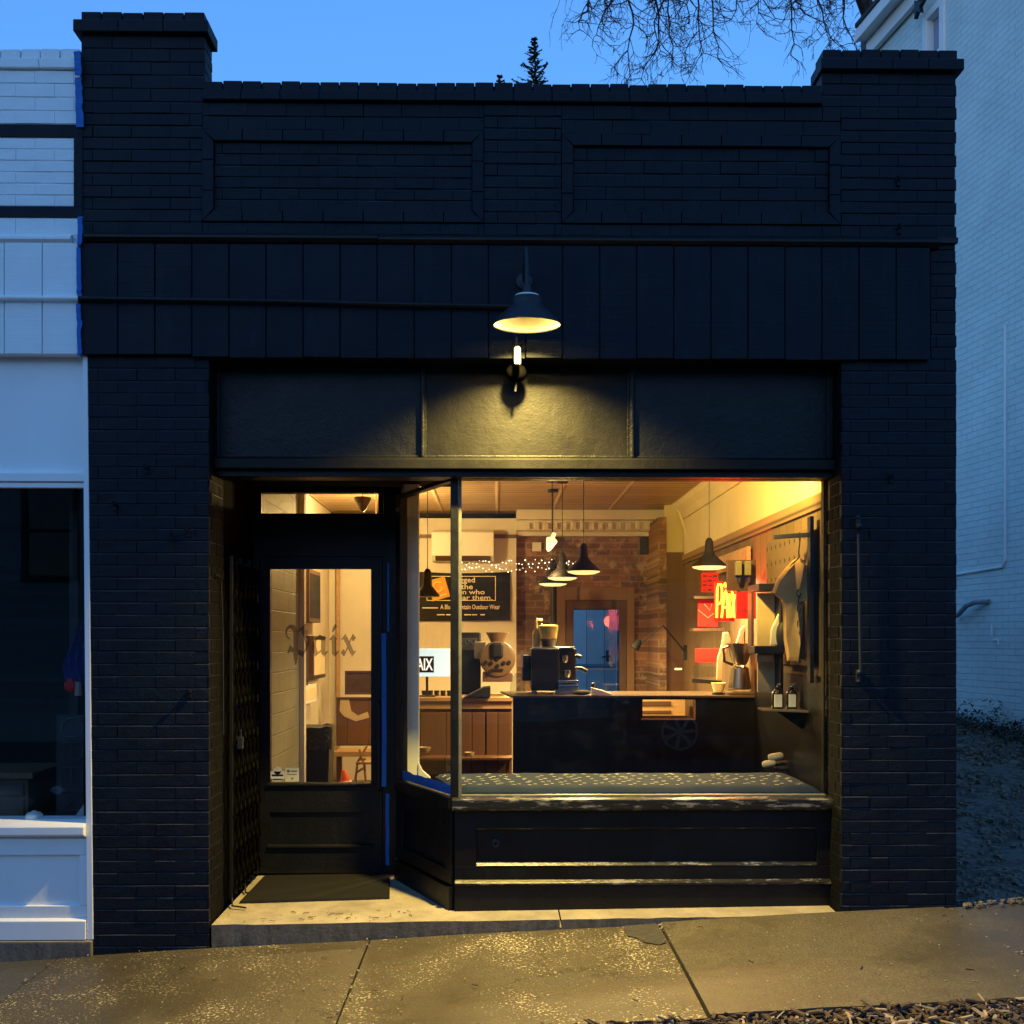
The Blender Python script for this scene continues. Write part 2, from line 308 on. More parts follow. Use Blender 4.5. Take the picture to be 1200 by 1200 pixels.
# ------------------------------------------------------------------ mesh builder
def world_off(o):
    v = Vector((0, 0, 0))
    while o: v += o.location; o = o.parent
    return v
class MB:
    def __init__(s): s.v = []; s.f = []; s.m = []; s.mi = 0
    def add(s, vs, fs):
        n = len(s.v); s.v += [tuple(v) for v in vs]
        for f in fs: s.f.append(tuple(i + n for i in f)); s.m.append(s.mi)
        return s
    def box(s, x0, x1, y0, y1, z0, z1):
        if x0 > x1: x0, x1 = x1, x0
        if y0 > y1: y0, y1 = y1, y0
        if z0 > z1: z0, z1 = z1, z0
        return s.add([(x0,y0,z0),(x1,y0,z0),(x1,y1,z0),(x0,y1,z0),(x0,y0,z1),(x1,y0,z1),(x1,y1,z1),(x0,y1,z1)],
                     [(3,2,1,0),(4,5,6,7),(0,1,5,4),(1,2,6,5),(2,3,7,6),(3,0,4,7)])
    def hexa(s, lo, hi):       # lo, hi: four points each
        return s.add(list(lo) + list(hi), [(3,2,1,0),(4,5,6,7),(0,1,5,4),(1,2,6,5),(2,3,7,6),(3,0,4,7)])
    def quad(s, a, b, c, d): return s.add([a, b, c, d], [(0, 1, 2, 3)])
    def prism(s, pts, vec):    # polygon swept along vec
        n = len(pts); vec = Vector(vec); p = [Vector(q) for q in pts]; q = [a + vec for a in p]
        return s.add(p + q, [tuple(range(n))[::-1], tuple(range(n, 2*n))] + [(i, (i+1) % n, n + (i+1) % n, n + i) for i in range(n)])
    def lathe(s, prof, c=(0,0,0), n=24, rot=None, close=True):
        c = Vector(c); vs = []; fs = []
        for r, z in prof:
            for k in range(n):
                a = 2*math.pi*k/n; p = Vector((r*math.cos(a), r*math.sin(a), z))
                if rot: p = rot @ p
                vs.append(c + p)
        for i in range(len(prof)-1):
            for k in range(n):
                k2 = (k+1) % n; fs.append((i*n+k, i*n+k2, (i+1)*n+k2, (i+1)*n+k))
        if close:
            fs.append(tuple(range(n))[::-1]); fs.append(tuple(range((len(prof)-1)*n, len(prof)*n)))
        return s.add(vs, fs)
    def tube(s, path, r, n=8, cap=True):
        path = [Vector(p) for p in path]; rs = r if isinstance(r, (list, tuple)) else [r]*len(path)
        vs = []; fs = []; up = Vector((.13, .31, .94))
        for i, p in enumerate(path):
            t = (path[min(i+1, len(path)-1)] - path[max(i-1, 0)])
            t = t.normalized() if t.length > 1e-9 else Vector((0,0,1))
            a = t.cross(up)
            if a.length < .05: a = t.cross(Vector((1,0,0)))
            a.normalize(); b = t.cross(a)
            for k in range(n):
                an = 2*math.pi*k/n; vs.append(p + (a*math.cos(an) + b*math.sin(an))*rs[i])
        for i in range(len(path)-1):
            for k in range(n):
                k2 = (k+1) % n; fs.append((i*n+k, i*n+k2, (i+1)*n+k2, (i+1)*n+k))
        if cap: fs.append(tuple(range(n))[::-1]); fs.append(tuple(range((len(path)-1)*n, len(path)*n)))
        return s.add(vs, fs)
    def sphere(s, c, r, n=12, m=8, sq=(1,1,1)):
        c = Vector(c); vs = []; fs = []
        for i in range(1, m):
            t = math.pi*i/m
            for k in range(n):
                a = 2*math.pi*k/n; vs.append(c + Vector((r*sq[0]*math.sin(t)*math.cos(a), r*sq[1]*math.sin(t)*math.sin(a), r*sq[2]*math.cos(t))))
        vs += [c + Vector((0,0,r*sq[2])), c - Vector((0,0,r*sq[2]))]; T = (m-1)*n
        for i in range(m-2):
            for k in range(n):
                k2 = (k+1) % n; fs.append((i*n+k, (i+1)*n+k, (i+1)*n+k2, i*n+k2))
        for k in range(n):
            fs.append((T, k, (k+1) % n)); fs.append((T+1, (m-2)*n+(k+1) % n, (m-2)*n+k))
        return s.add(vs, fs)
    def build(s, name, mats, parent=None, bevel=0, smooth=False, seg=2, fix=True):
        if not isinstance(mats, (list, tuple)): mats = [mats]
        off = world_off(parent) if parent else Vector((0,0,0))
        me = bpy.data.meshes.new(name)
        me.from_pydata([tuple(Vector(v) - off) for v in s.v], [], s.f)
        for q in mats: me.materials.append(q)
        for p, k in zip(me.polygons, s.m): p.material_index = k
        bm = bmesh.new(); bm.from_mesh(me)
        if fix: bmesh.ops.recalc_face_normals(bm, faces=bm.faces)
        if bevel:
            es = [e for e in bm.edges if len(e.link_faces) == 2 and e.calc_face_angle(0) > R(35)]
            bmesh.ops.bevel(bm, geom=es, offset=bevel, segments=seg, profile=.6, affect='EDGES', clamp_overlap=True)
        bm.to_mesh(me); bm.free()
        if smooth:
            for p in me.polygons: p.use_smooth = True
            try: me.set_sharp_from_angle(angle=R(40))
            except Exception: pass
        o = bpy.data.objects.new(name, me); C.objects.link(o)
        if parent: o.parent = parent
        return o
def tag(o, label=None, cat=None, group=None, kind=None):
    if label: o['label'] = label
    if cat: o['category'] = cat
    if group: o['group'] = group
    if kind: o['kind'] = kind
    return o
def thing(name, label, cat, loc=(0,0,0), group=None):
    o = bpy.data.objects.new(name, None); C.objects.link(o); o.location = loc; o.empty_display_size = .1
    return tag(o, label, cat, group)
def copy_tree(o, parent=None):
    c = o.copy(); C.objects.link(c)
    if parent: c.parent = parent
    for ch in [k for k in bpy.data.objects if k.parent == o]: copy_tree(ch, c)
    return c
def text_obj(name, s, mat, parent, origin, u, v, width, height, depth=.002, offset=0.0, shear=0):
    cu = bpy.data.curves.new(name, 'FONT'); cu.body = s; cu.size = 1; cu.extrude = .5; cu.resolution_u = 3; cu.offset = offset; cu.shear = shear
    t = bpy.data.objects.new(name, cu); C.objects.link(t)
    dg = bpy.context.evaluated_depsgraph_get(); me = bpy.data.meshes.new_from_object(t.evaluated_get(dg))
    bpy.data.objects.remove(t)
    xs = [p.co.x for p in me.vertices]; ys = [p.co.y for p in me.vertices]
    x0, x1, y0, y1 = min(xs), max(xs), min(ys), max(ys)
    u = Vector(u).normalized(); v = Vector(v).normalized(); w = u.cross(v); o0 = Vector(origin)
    if height is None: height = width * (y1 - y0) / (x1 - x0)
    off = world_off(parent) if parent else Vector((0,0,0))
    for p in me.vertices:
        a = (p.co.x - x0)/(x1 - x0)*width; b = (p.co.y - y0)/(y1 - y0)*height
        p.co = o0 + u*a + v*b + w*(p.co.z*2*depth/2) - off
    me.name = name; me.materials.clear(); me.materials.append(mat)
    o = bpy.data.objects.new(name, me); C.objects.link(o)
    if parent: o.parent = parent
    return o
def bricks(mb, u0, u1, v0, v1, fmap, course=.0684, L=.2135, ch=.005, phase=0, skip=None, jit=.0015, dep=.007, k0=0):
    fu0 = u0 if callable(u0) else (lambda v: u0); fu1 = u1 if callable(u1) else (lambda v: u1)
    n = max(1, round((v1 - v0)/course)); ch_ = (v1 - v0)/n
    for k in range(n):
        va, vb = v0 + k*ch_, v0 + (k+1)*ch_; a, b = fu0((va+vb)/2), fu1((va+vb)/2)
        u = math.floor(a/L)*L + phase + ((k+k0) % 2)*L/2 - L
        dv = rnd.uniform(-.0012, .0012)
        while u < b:
            l, r = max(u, a), min(u + L, b)
            if r - l > .02 and not (skip and skip((l+r)/2, (va+vb)/2)):
                w = rnd.uniform(-jit, jit); c1 = ch*rnd.uniform(.5, .9); c2 = ch*rnd.uniform(1.0, 1.7)
                t1 = rnd.uniform(-.0012, .0012); t2 = rnd.uniform(-.0012, .0012)
                cs = ch*(rnd.uniform(.1, .35) if rnd.random() < .75 else rnd.uniform(.4, .8))
                mb.add([fmap(l, va, -dep), fmap(r, va, -dep), fmap(r, vb, -dep), fmap(l, vb, -dep),
                        fmap(l+cs, va+c1+dv, w+t1), fmap(r-cs, va+c1+dv, w-t1), fmap(r-cs, vb-c2+dv, w+t2), fmap(l+cs, vb-c2+dv, w-t2)],
                       [(4,5,6,7),(0,1,5,4),(1,2,6,5),(2,3,7,6),(3,0,4,7)])
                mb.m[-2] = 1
            u += L
# ------------------------------------------------------------------ the black shop front
shop = thing('shop_building', 'black painted brick shop with a lit display window and recessed door', 'shop', (0, 0, 0))
fxz = lambda y: (lambda u, v, w: (u, y - w, v))             # faces the street
fyz = lambda x, s: (lambda u, v, w: (x + s*w, u, v))        # side faces, s = outward sign
K = [M['black_brick'], M['brick_highlight'], M['reveal_shade']]
zT = az(97, 0); zF1 = az(290, 0); zF0 = az(419, 0); zC = az(122, 0)
xL, xR = ax(95, 0), ax(1121, 0)
x1, x2 = ax(245, 0), ax(986, 0)                             # opening between the piers
lean = lambda z: ax(103 + (az(420, 0) - z)/(az(420, 0) - az(1118, 0))*7, 0)
walk = lambda x: -.168 + (x + 2.27)*.0515                   # the pavement climbs to the right
# left pier (leans a little), with its return into the entry
mb = MB(); zb = -.185
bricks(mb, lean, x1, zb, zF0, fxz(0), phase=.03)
mb.hexa([(lean(zb)+.004, .005, zb), (x1-.004, .005, zb), (x1-.004, .30, zb), (lean(zb)+.004, .30, zb)],
        [(lean(zF0)+.004, .005, zF0), (x1-.004, .005, zF0), (x1-.004, .30, zF0), (lean(zF0)+.004, .30, zF0)])
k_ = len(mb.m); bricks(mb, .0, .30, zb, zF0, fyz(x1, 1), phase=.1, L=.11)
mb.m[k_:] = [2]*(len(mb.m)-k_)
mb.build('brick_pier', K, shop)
mb = MB(); zb = walk(x2) - .02
bricks(mb, x2, xR, zb, zF0, fxz(0), phase=.05)
mb.box(x2+.004, xR-.004, .005, .30, zb, zF0)
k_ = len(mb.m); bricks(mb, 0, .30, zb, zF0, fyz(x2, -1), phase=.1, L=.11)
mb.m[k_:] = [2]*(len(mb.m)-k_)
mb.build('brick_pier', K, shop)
# upper wall with two soldier-course frames
P1 = (ax(237, 0), ax(567, 0), az(262, 0), az(154, 0)); P2 = (ax(658, 0), ax(985, 0), az(262, 0), az(157, 0)); BW = .066
def in_band(u, v):
    for a, b, c, d in (P1, P2):
        if a - .02 < u < b + .02 and c - .0 < v < d and not (a + BW < u < b - BW and c + BW < v < d - BW): return True
    return False
mb = MB()
a = ax(240, 0); b = ax(962, 0); zPL = az(62, 0); zPR = az(84, 0)
for (u0, u1, v0, v1) in ((xL, P1[0], zF1, zC), (P1[1], P2[0], zF1, zC), (P2[1], xR, zF1, zC)):
    bricks(mb, u0, u1, v0, v1, fxz(0), jit=.0025)
for a_, b_, c_, d_ in (P1, P2):
    n_ = round((zC - zF1)/.0684); h_ = (zC - zF1)/n_
    bricks(mb, a_, b_, d_, zC, fxz(0), jit=.0025); bricks(mb, a_, b_, zF1, c_, fxz(0), jit=.0025)
    bricks(mb, a_+BW, b_-BW, c_+BW, d_-BW, fxz(.010), jit=.0025, phase=.07)
mb.box(xL+.004, xR-.004, .016, .30, zF1, zC)
bricks(mb, ax(1090, 0)+.004, xR, zF0, zF1, fxz(0))
mb.box(xL+.3, xR-.004, .006, .30, zF0, zF1-.002)
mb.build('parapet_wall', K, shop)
mb = MB()
for a_, b_, c_, d_ in (P1, P2):                              # bands of bricks stood on end, corners mitred
    mb = MB()
    y0 = -.011; g = .006
    def seg(p, q, horiz, n):
        for i in range(n):
            t0, t1 = i/n, (i+1)/n
            if horiz:
                u0, u1 = p[0] + (q[0]-p[0])*t0, p[0] + (q[0]-p[0])*t1; z0, z1 = p[1], q[1]
                l0 = BW if i == 0 else 0; l1 = BW if i == n-1 else 0
                top = z0 > (c_+d_)/2
                if top: pts = [(u0+l0, z0), (u1-l1, z0), (u1, z1), (u0, z1)]
                else: pts = [(u0, z0), (u1, z0), (u1-l1, z1), (u0+l0, z1)]
            else:
                z0, z1 = p[1] + (q[1]-p[1])*t0, p[1] + (q[1]-p[1])*t1; u0, u1 = p[0], q[0]
                l0 = BW if i == 0 else 0; l1 = BW if i == n-1 else 0
                left = u0 < (a_+b_)/2
                if left: pts = [(u0, z0), (u1, z0+l0), (u1, z1-l1), (u0, z1)]
                else: pts = [(u0, z0+l0), (u1, z0), (u1, z1), (u0, z1-l1)]
            cx = sum(q_[0] for q_ in pts)/4; cz = sum(q_[1] for q_ in pts)/4
            dd = rnd.uniform(-.002, .002)
            fr = [(x + (.003 if x < cx else -.003), y0 + dd, z + (.003 if z < cz else -.003)) for x, z in pts]
            bk = [(x, .012, z) for x, z in pts]
            mb.add(bk + fr, [(4,5,6,7),(0,1,5,4),(1,2,6,5),(2,3,7,6),(3,0,4,7)])
    seg((a_, d_-BW), (b_, d_), True, 7); seg((a_, c_), (b_, c_+BW), True, 7)
    seg((a_, c_), (a_+BW, d_), False, 3); seg((b_-BW, c_), (b_, d_), False, 3)
    mb.build('soldier_brick_frame', K, shop)
# copings: one projecting course and a row of headers on top
def coping(u0, u1, z0, zm, z1, proj, d0, d1, side=0, name='coping'):
    mb = MB()
    n = max(2, round((u1 - u0)/.215))
    for i in range(n):
        l = u0 + (u1-u0)*i/n; r = u0 + (u1-u0)*(i+1)/n; j = rnd.uniform(-.003, .003)
        mb.box(l+.0008, r-.0008, -proj+j*.6, d1, z0+.002, zm-.002)
    mb.box(u0+.006, u1-.006, -proj+.008, d1-.01, z0+.006, zm)
    n = max(2, round((u1 - u0 - 2*side)/.106))
    for i in range(n):
        w = (u1 - u0 - 2*side)/n; l = u0 + side + w*i; j = rnd.uniform(-.004, .004)
        mb.box(l+.0022, l+w-.0022, -proj+.03+side*.3+j, d1-.02, zm-.004, z1+rnd.uniform(-.004, .003))
    mb.box(u0+side+.006, u1-side-.006, -proj+.045+side*.3, d1-.03, zm-.004, z1-.010)
    mb.build(name, K, shop, bevel=.004, seg=1)
coping(ax(238, 0), ax(962, 0), zC, az(109, 0), zT, .028, 0, .19)
# pier heads above the parapet
mb = MB(); zc = az(45, 0)
bricks(mb, xL, ax(240, 0), zC, zc, fxz(0)); mb.box(xL+.004, ax(240, 0)-.004, .005, .15, zC-.05, zc)
bricks(mb, .0, .15, az(97, 0), zc, fyz(ax(240, 0), 1), L=.11)
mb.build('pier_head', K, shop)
coping(ax(88, 0), ax(239.5, 0)+.03, zc, az(30, 0), az(17, 0), .035, 0, .165, .03)
mb = MB(); zc = az(82, 0)
bricks(mb, ax(963, 0), xR, zC, zc, fxz(0)); mb.box(ax(963, 0)+.004, xR-.004, .005, .15, zC-.05, zc)
bricks(mb, .0, .15, az(97, 0), zc, fyz(ax(963, 0), -1), L=.11)
mb.build('pier_head', K, shop)
coping(ax(961, 0)-.004, ax(1127, 0), zc, az(68, 0), az(54, 0), .035, 0, .165, .02)
# moulding over the siding, the siding itself
mb = MB(); z1_, z0_ = az(277, 0), az(290, 0)
def mould(u0, u1, dz):
    mb.prism([(u0, -.004, z1_+dz), (u0, -.030, z1_+dz-.006), (u0, -.048, z1_+dz-.026), (u0, -.048, z1_+dz-.038), (u0, -.022, z0_+dz), (u0, -.004, z0_+dz)], (u1-u0, 0, 0))
mould(xL, ax(444, 0), .006); mould(ax(444, 0)+.003, ax(1098, 0), 0); mb.box(ax(1098, 0)+.002, xR, -.02, .01, z1_-.03, z1_)
mb.build('cornice_moulding', M['black_wood'], shop)
mb = MB(); z1b = z0_ - .002
edges = [95 + (i*43.4) for i in range(24)]; edges[-1] = min(edges[-1], 1090)
for i in range(len(edges)-1):
    l, r = ax(edges[i], -.03), ax(edges[i+1], -.03); dz = rnd.uniform(-.003, .003)
    zb_ = az(417 + (3 if i > 2 else 0), -.03)
    mb.box(l+.003, r-.003, -.036+rnd.uniform(-.002, .002), -.006, zb_+dz, z1b)
mb.box(ax(95, 0)+.01, ax(1090, 0)-.01, -.022, .006, az(419, 0)+.01, z1b-.003)
mb.build('siding_fascia', M['fascia'], shop, bevel=.002, seg=1)
# transom zone
YW = .22                                                    # display window plane
YT = .15                                                    # transom panels
zTr1 = zF0; zTr0 = az(537, YT)
panels = [(258, 490), (500, 735), (744, 968)]
for i, (l, r) in enumerate(panels):
    mb = MB(); mb.box(ax(l, YT), ax(r, YT), YT, YT+.02, zTr0, zTr1+.05)
    mb.build('transom_panel', M['crackled'] if i == 1 else M['black_wood'], shop)
mb = MB()
for l, r in ((490, 500), (735, 744)):
    c = ax((l+r)/2, YT); z0 = zTr0; z1 = zTr1+.05
    mb.box(c-.024, c+.024, YT-.012, YT+.018, z0, z1)
    mb.lathe([(.016, 0), (.016, z1-z0)], (c+.004, YT-.014, z0), 12)
for s, l, r in ((1, x1+.003, ax(258, YT)), (-1, ax(968, YT), x2-.003)):
    m_ = (l+r)/2; mb.box(l, r, YT-.02, YT+.02, zTr0, zTr1+.05)
mb.box(ax(258, YT), ax(968, YT), YT-.010, YT+.018, zTr0, zTr0+.014)
mb.build('transom_moulding', M['black_wood'], shop, bevel=.004)
mb = MB(); zl0, zl1 = az(549, .10), az(538, .10)
zL0 = az(549, .08)
mb.prism([(x1+.004, YT+.02, zTr0+.001), (x1+.004, .10, zTr0-.006), (x1+.004, .085, zTr0-.018), (x1+.004, .085, zL0), (x1+.004, YT+.02, zL0)], (x2-x1-.008, 0, 0))
mb.build('drip_ledge', M['crackled'], shop, bevel=.003)
mb = MB(); mb.box(x1+.004, x2-.004, YT-.02, YW+.06, zL0-.04, zL0-.002)
zW1 = az(553, YW)
mb.box(ax(528, YW), x2-.004, YW-.03, YW+.05, zW1, zL0-.042)
mb.build('window_header', M['black_wood'], shop, bevel=.003)
# right jamb, a run of vertical mouldings
mb = MB(); zS = az(1063, YW)
for l, r, y in ((967, 971, YW+.03), (971, 976.5, YW-.02), (976.5, 980.5, YW-.05), (980.5, 986.2, YW-.09)):
    mb.box(ax(l, YW), ax(r, YW)-.001, y, YW+.08, zS, zL0-.002)
mb.build('window_jamb', M['black_wood'], shop, bevel=.005)

# display window: front pane, corner post, angled side pane
XC = ax(532, YW); XB, YB = ax(470, .95), .95                 # corner and back end of the angled side
zG0, zG1 = az(934, YW), az(553, YW)
dw = thing('display_window', None, None)
dw.parent = shop
ddir = Vector((XB - XC, YB - YW, 0)); Ls = ddir.length; ddir.normalize(); nrm = Vector((-ddir.y, ddir.x, 0))
def side(t, o, z):            # t along the side pane from the corner, o outward (into the entry)
    p = Vector((XC, YW, 0)) + ddir*t + nrm*o; return (p.x, p.y, z)
def sbox(mb, t0, t1, o0, o1, z0, z1):
    mb.hexa([side(t0, o0, z0), side(t1, o0, z0), side(t1, o1, z0), side(t0, o1, z0)], [side(t0, o0, z1), side(t1, o0, z1), side(t1, o1, z1), side(t0, o1, z1)])
mb = MB(); mb.box(ax(539, YW), ax(968, YW), YW, YW+.006, zG0-.01, zG1+.01); mb.build('window_pane', M['glass'], dw, fix=True)
mb = MB(); mb.quad(side(.02, 0, zG0-.02), side(Ls-.03, 0, zG0-.02), side(Ls-.03, 0, zG1-.01), side(.02, 0, zG1-.01))
mb.build('window_pane', M['glass'], dw)
mb = MB(); mb.box(ax(528, YW), ax(537, YW), YW-.02, YW+.03, zG0-.02, zL0-.044); mb.build('corner_post', M['black_wood'], dw, bevel=.005)
mb = MB(); mb.box(ax(537.3, YW), ax(541, YW), YW-.012, YW+.014, zG0, zG1)
mb.box(ax(541, YW), ax(967, YW), YW-.014, YW+.012, zG0-.004, zG0+.014)
mb.build('glazing_bead', M['putty'], dw, bevel=.003)
mb = MB(); sbox(mb, .02, Ls+.02, -.03, .022, zG1-.03, zL0-.05); sbox(mb, Ls-.04, Ls+.03, -.03, .025, zG0-.14, zG1-.03)
mb.build('side_frame', M['black_wood'], dw, bevel=.004)
# sills
zs1, zs0 = az(936, YW-.06), az(951, YW-.06)
mb = MB()
mb.prism([(ax(530, YW), YW+.05, zs1+.012), (ax(530, YW), YW-.045, zs1), (ax(530, YW), YW-.068, zs1-.006), (ax(530, YW), YW-.068, zs0+.014), (ax(530, YW), YW-.05, zs0), (ax(530, YW), YW+.05, zs0)], (ax(976, YW)-ax(530, YW), 0, 0))
mb.build('window_sill', M['worn'], dw, bevel=.005)  # pale patches are chipped paint plus painted lamp gleam
mb = MB(); sbox(mb, -.01, Ls+.03, -.05, .04, zs0+.01, zs1+.004); mb.build('side_sill', M['black_wood'], dw, bevel=.006)

# bulkhead below the window
bk = thing('bulkhead', None, None); bk.parent = shop
zB0 = lambda x: .03 + (x + .3)*.012                         # step surface at the foot of the bulkhead
mb = MB(); xa, xb = ax(533, YW), ax(975.5, YW); zlo = .0
z1013, z1027, z1033, z972 = az(1014, YW), az(1026, YW), az(1032, YW), az(970, YW)
mb.box(xa, xb, YW, YW+.04, zlo, zs0)                         # field
mb.box(xa, xb, YW-.022, YW+.002, z972, zs0-.001)             # top rail
mb.box(xa, ax(558, YW), YW-.022, YW+.002, z1013, z972)       # stiles
mb.box(ax(956, YW), xb, YW-.022, YW+.002, z1013, z972)
mb.box(xa, xb, YW-.022, YW+.002, z1033, z1013)               # lower rail
mb.box(xa, xb, YW-.030, YW+.002, zlo, z1033-.02)             # base board
mb.build('front_panelling', M['black_wood'], bk, bevel=.004)
mb = MB()
xs = ax(558, YW), ax(956, YW)
mb.prism([(xs[0], YW-.001, z1013+.022), (xs[0], YW-.024, z1013+.004), (xs[0], YW-.024, z1013-.003), (xs[0], YW-.001, z1013-.003)], (xs[1]-xs[0], 0, 0))
mb.prism([(xa, YW-.020, z1033+.012), (xa, YW-.044, z1033-.004), (xa, YW-.044, z1033-.016), (xa, YW-.020, z1033-.022)], (xb-xa, 0, 0))
mb.prism([(xs[0], YW-.001, z972-.012), (xs[0], YW-.014, z972-.004), (xs[0], YW-.014, z972+.002), (xs[0], YW-.001, z972+.002)], (xs[1]-xs[0], 0, 0))
mb.build('ledge_moulding', M['worn'], bk, bevel=.003)  # pale patches are chipped paint plus painted lamp gleam
mb = MB(); c = at(581, 988, YW); mb.lathe([(.024, 0), (.024, .008), (.014, .012), (.014, .022), (.006, .022), (.006, .010)], (c.x, YW-.0, c.z), 20, Matrix.Rotation(R(90), 3, 'X'))
mb.build('hose_bib', M['black_metal'], bk, smooth=True)
mb = MB(); sbox(mb, .0, Ls+.04, -.04, 0, zlo, zs0+.012)
sbox(mb, .0, Ls+.04, 0, .02, zs0-.10, zs0+.011); sbox(mb, .0, .09, 0, .02, .25, zs0-.10); sbox(mb, Ls-.06, Ls+.04, 0, .02, .25, zs0-.10)
sbox(mb, .0, Ls+.04, 0, .02, .17, .25); sbox(mb, .0, Ls+.04, 0, .034, zlo, .155)
mb.build('side_panelling', M['black_wood'], bk, bevel=.004)

# recessed entry: soffit, left wall, door wall
YD = 1.12
zsof = 2.60
mb = MB(); mb.box(x1-.02, ax(528, YW)-.002, YW+.062, YD, zsof, zsof+.05); mb.build('entry_soffit', M['matt_black'], shop)
mb = MB(); mb.box(x1-.06, x1-.025, .302, YD, 0, zsof-.002); mb.build('entry_side_wall', M['matt_black'], shop)
dL, dR = ax(305, YD), ax(448, YD); zD1 = az(653, YD)
xw0, xw1 = x1-.024, ax(474, YD)
tz0, tz1 = az(603, YD), az(579, YD); tx0, tx1 = ax(308, YD), ax(444, YD)
mb = MB()
mb.box(xw0, dL-.004, YD-.02, YD+.08, .03, zD1+.01)
mb.box(dR+.004, xw1, YD-.02, YD+.08, .03, zD1+.01)
mb.box(xw0, xw1, YD-.02, YD+.08, zD1+.002, tz0-.04)
mb.box(dL-.003, dL+.02, YD+.038, YD+.079, .03, zD1+.001); mb.box(dR-.02, dR+.003, YD+.038, YD+.079, .03, zD1+.001); mb.box(dL+.021, dR-.021, YD+.038, YD+.079, zD1-.02, zD1+.001)
mb.box(xw0, tx0-.035, YD-.02, YD+.08, tz0-.038, zsof-.002); mb.box(tx1+.035, xw1, YD-.02, YD+.08, tz0-.038, zsof-.002)
mb.box(tx0-.033, tx1+.033, YD-.02, YD+.08, tz1+.03, zsof-.002)
mb.box(dR+.03, xw1-.01, YD-.045, YD-.021, .03, zsof-.01)
mb.build('door_surround', M['black_wood'], shop, bevel=.003)
tw = thing('transom_window', None, None); tw.parent = shop
mb = MB()
mb.box(tx0-.033, tx1+.033, YD-.045, YD+.03, tz0-.036, tz0); mb.box(tx0-.033, tx1+.033, YD-.045, YD+.03, tz1, tz1+.028)
mb.box(tx0-.033, tx0, YD-.045, YD+.03, tz0+.001, tz1-.001); mb.box(tx1, tx1+.033, YD-.045, YD+.03, tz0+.001, tz1-.001)
mb.box(tx0-.06, tx1+.06, YD-.062, YD-.021, tz0-.06, tz0-.038)
mb.build('transom_frame', M['black_wood'], tw, bevel=.004)
mb = MB(); mb.box(tx0, tx1, YD, YD+.005, tz0, tz1); mb.build('window_pane', M['glass'], tw)
door = thing('door', None, None); door.parent = shop
gx0, gx1, gz0, gz1 = ax(317, YD), ax(435, YD), az(917, YD), az(667, YD)
pz0, pz1 = az(989, YD), az(951, YD)
mb = MB(); y0, y1 = YD-.012, YD+.035
mb.box(dL, gx0, y0, y1, .035, zD1); mb.box(gx1, dR, y0, y1, .035, zD1)
mb.box(gx0, gx1, y0, y1, gz1, zD1); mb.box(gx0, gx1, y0, y1, pz1, gz0); mb.box(gx0, gx1, y0, y1, .035, pz0)
mb.box(gx0, gx1, y0+.018, y1-.004, pz0-.002, pz1+.002)
mb.build('door_leaf', M['black_wood'], door)
mb = MB(); mb.box(gx0-.002, gx1+.002, YD+.010, YD+.015, gz0-.003, gz1+.003); mb.build('door_pane', M['glass'], door)
for z, w in ((gz0, .02), (pz0, .014)):
    mb = MB(); mb.prism([(gx0-w, y0-.0005, z+.006), (gx0-w, y0-.020, z-.004), (gx0-w, y0-.020, z-.016), (gx0-w, y0-.0005, z-.02)], (gx1-gx0+2*w, 0, 0))
    mb.build('ledge_moulding', M['black_wood'], door, bevel=.002)
mb = MB(); hx = ax(445, YD); hz0, hz1 = az(925, YD), az(822, YD)
mb.tube([(hx, y0-.002, hz0), (hx, y0-.045, hz0+.01), (hx, y0-.045, hz1-.01), (hx, y0-.002, hz1)], .009)
mb.build('pull_handle', M['black_metal'], door, smooth=True)
gm = pm('dark_gilt_lettering', (.07, .045, .016), .5, .3, bs=0); nt = gm.node_tree
mx = N(nt, 'ShaderNodeMixShader'); mx.inputs[0].default_value = .38; tb_ = N(nt, 'ShaderNodeBsdfTransparent')
lk(nt, tb_.outputs[0], mx.inputs[1]); lk(nt, nt.nodes['Principled BSDF'].outputs[0], mx.inputs[2]); lk(nt, mx.outputs[0], nt.nodes['Material Output'].inputs['Surface'])
text_obj('lettering', '\U0001D57B\U0001D586\U0001D58E\U0001D59D', gm, door, (ax(334, YD), YD+.0065, az(779, YD)), (1,0,0), (0,0,1), ax(417, YD)-ax(334, YD), az(731, YD)-az(779, YD), .0015)
st = MB(); c0, c1 = at(317, 915, YD), at(333, 901, YD)
st.mi = 0; st.box(c0.x, c1.x, YD+.006, YD+.009, c0.z+.016, c1.z-.018)
cx = (c0.x+c1.x)/2
st.prism([(c0.x+.002, YD+.006, c0.z+.016), (c1.x-.002, YD+.006, c0.z+.016), (cx+.025, YD+.006, c0.z-.004), (cx-.025, YD+.006, c0.z-.004)], (0, .003, 0))
st.lathe([(.026, 0), (.026, .003)], (cx, YD+.006, c1.z-.012), 16, Matrix.Rotation(R(-90), 3, 'X'))
st.mi = 1; st.box(c0.x+.008, c1.x-.008, YD+.005, YD+.0062, c0.z+.03, c0.z+.042); st.box(c0.x+.012, c1.x-.012, YD+.005, YD+.0062, c0.z+.004, c0.z+.012)
s1 = st.build('sticker', [M['paper'], M['black_metal']], door); s1['label'] = 'white shield-shaped sticker with a black bar'
st = MB(); c0, c1 = at(334, 916, YD), at(350, 900, YD)
st.box(c0.x, c1.x, YD+.006, YD+.009, c0.z, c1.z); st.mi = 1
st.box(c0.x+.012, c0.x+.030, YD+.0052, YD+.0062, c1.z-.03, c1.z-.014); st.box(c0.x+.036, c1.x-.012, YD+.0052, YD+.0062, c1.z-.026, c1.z-.018)
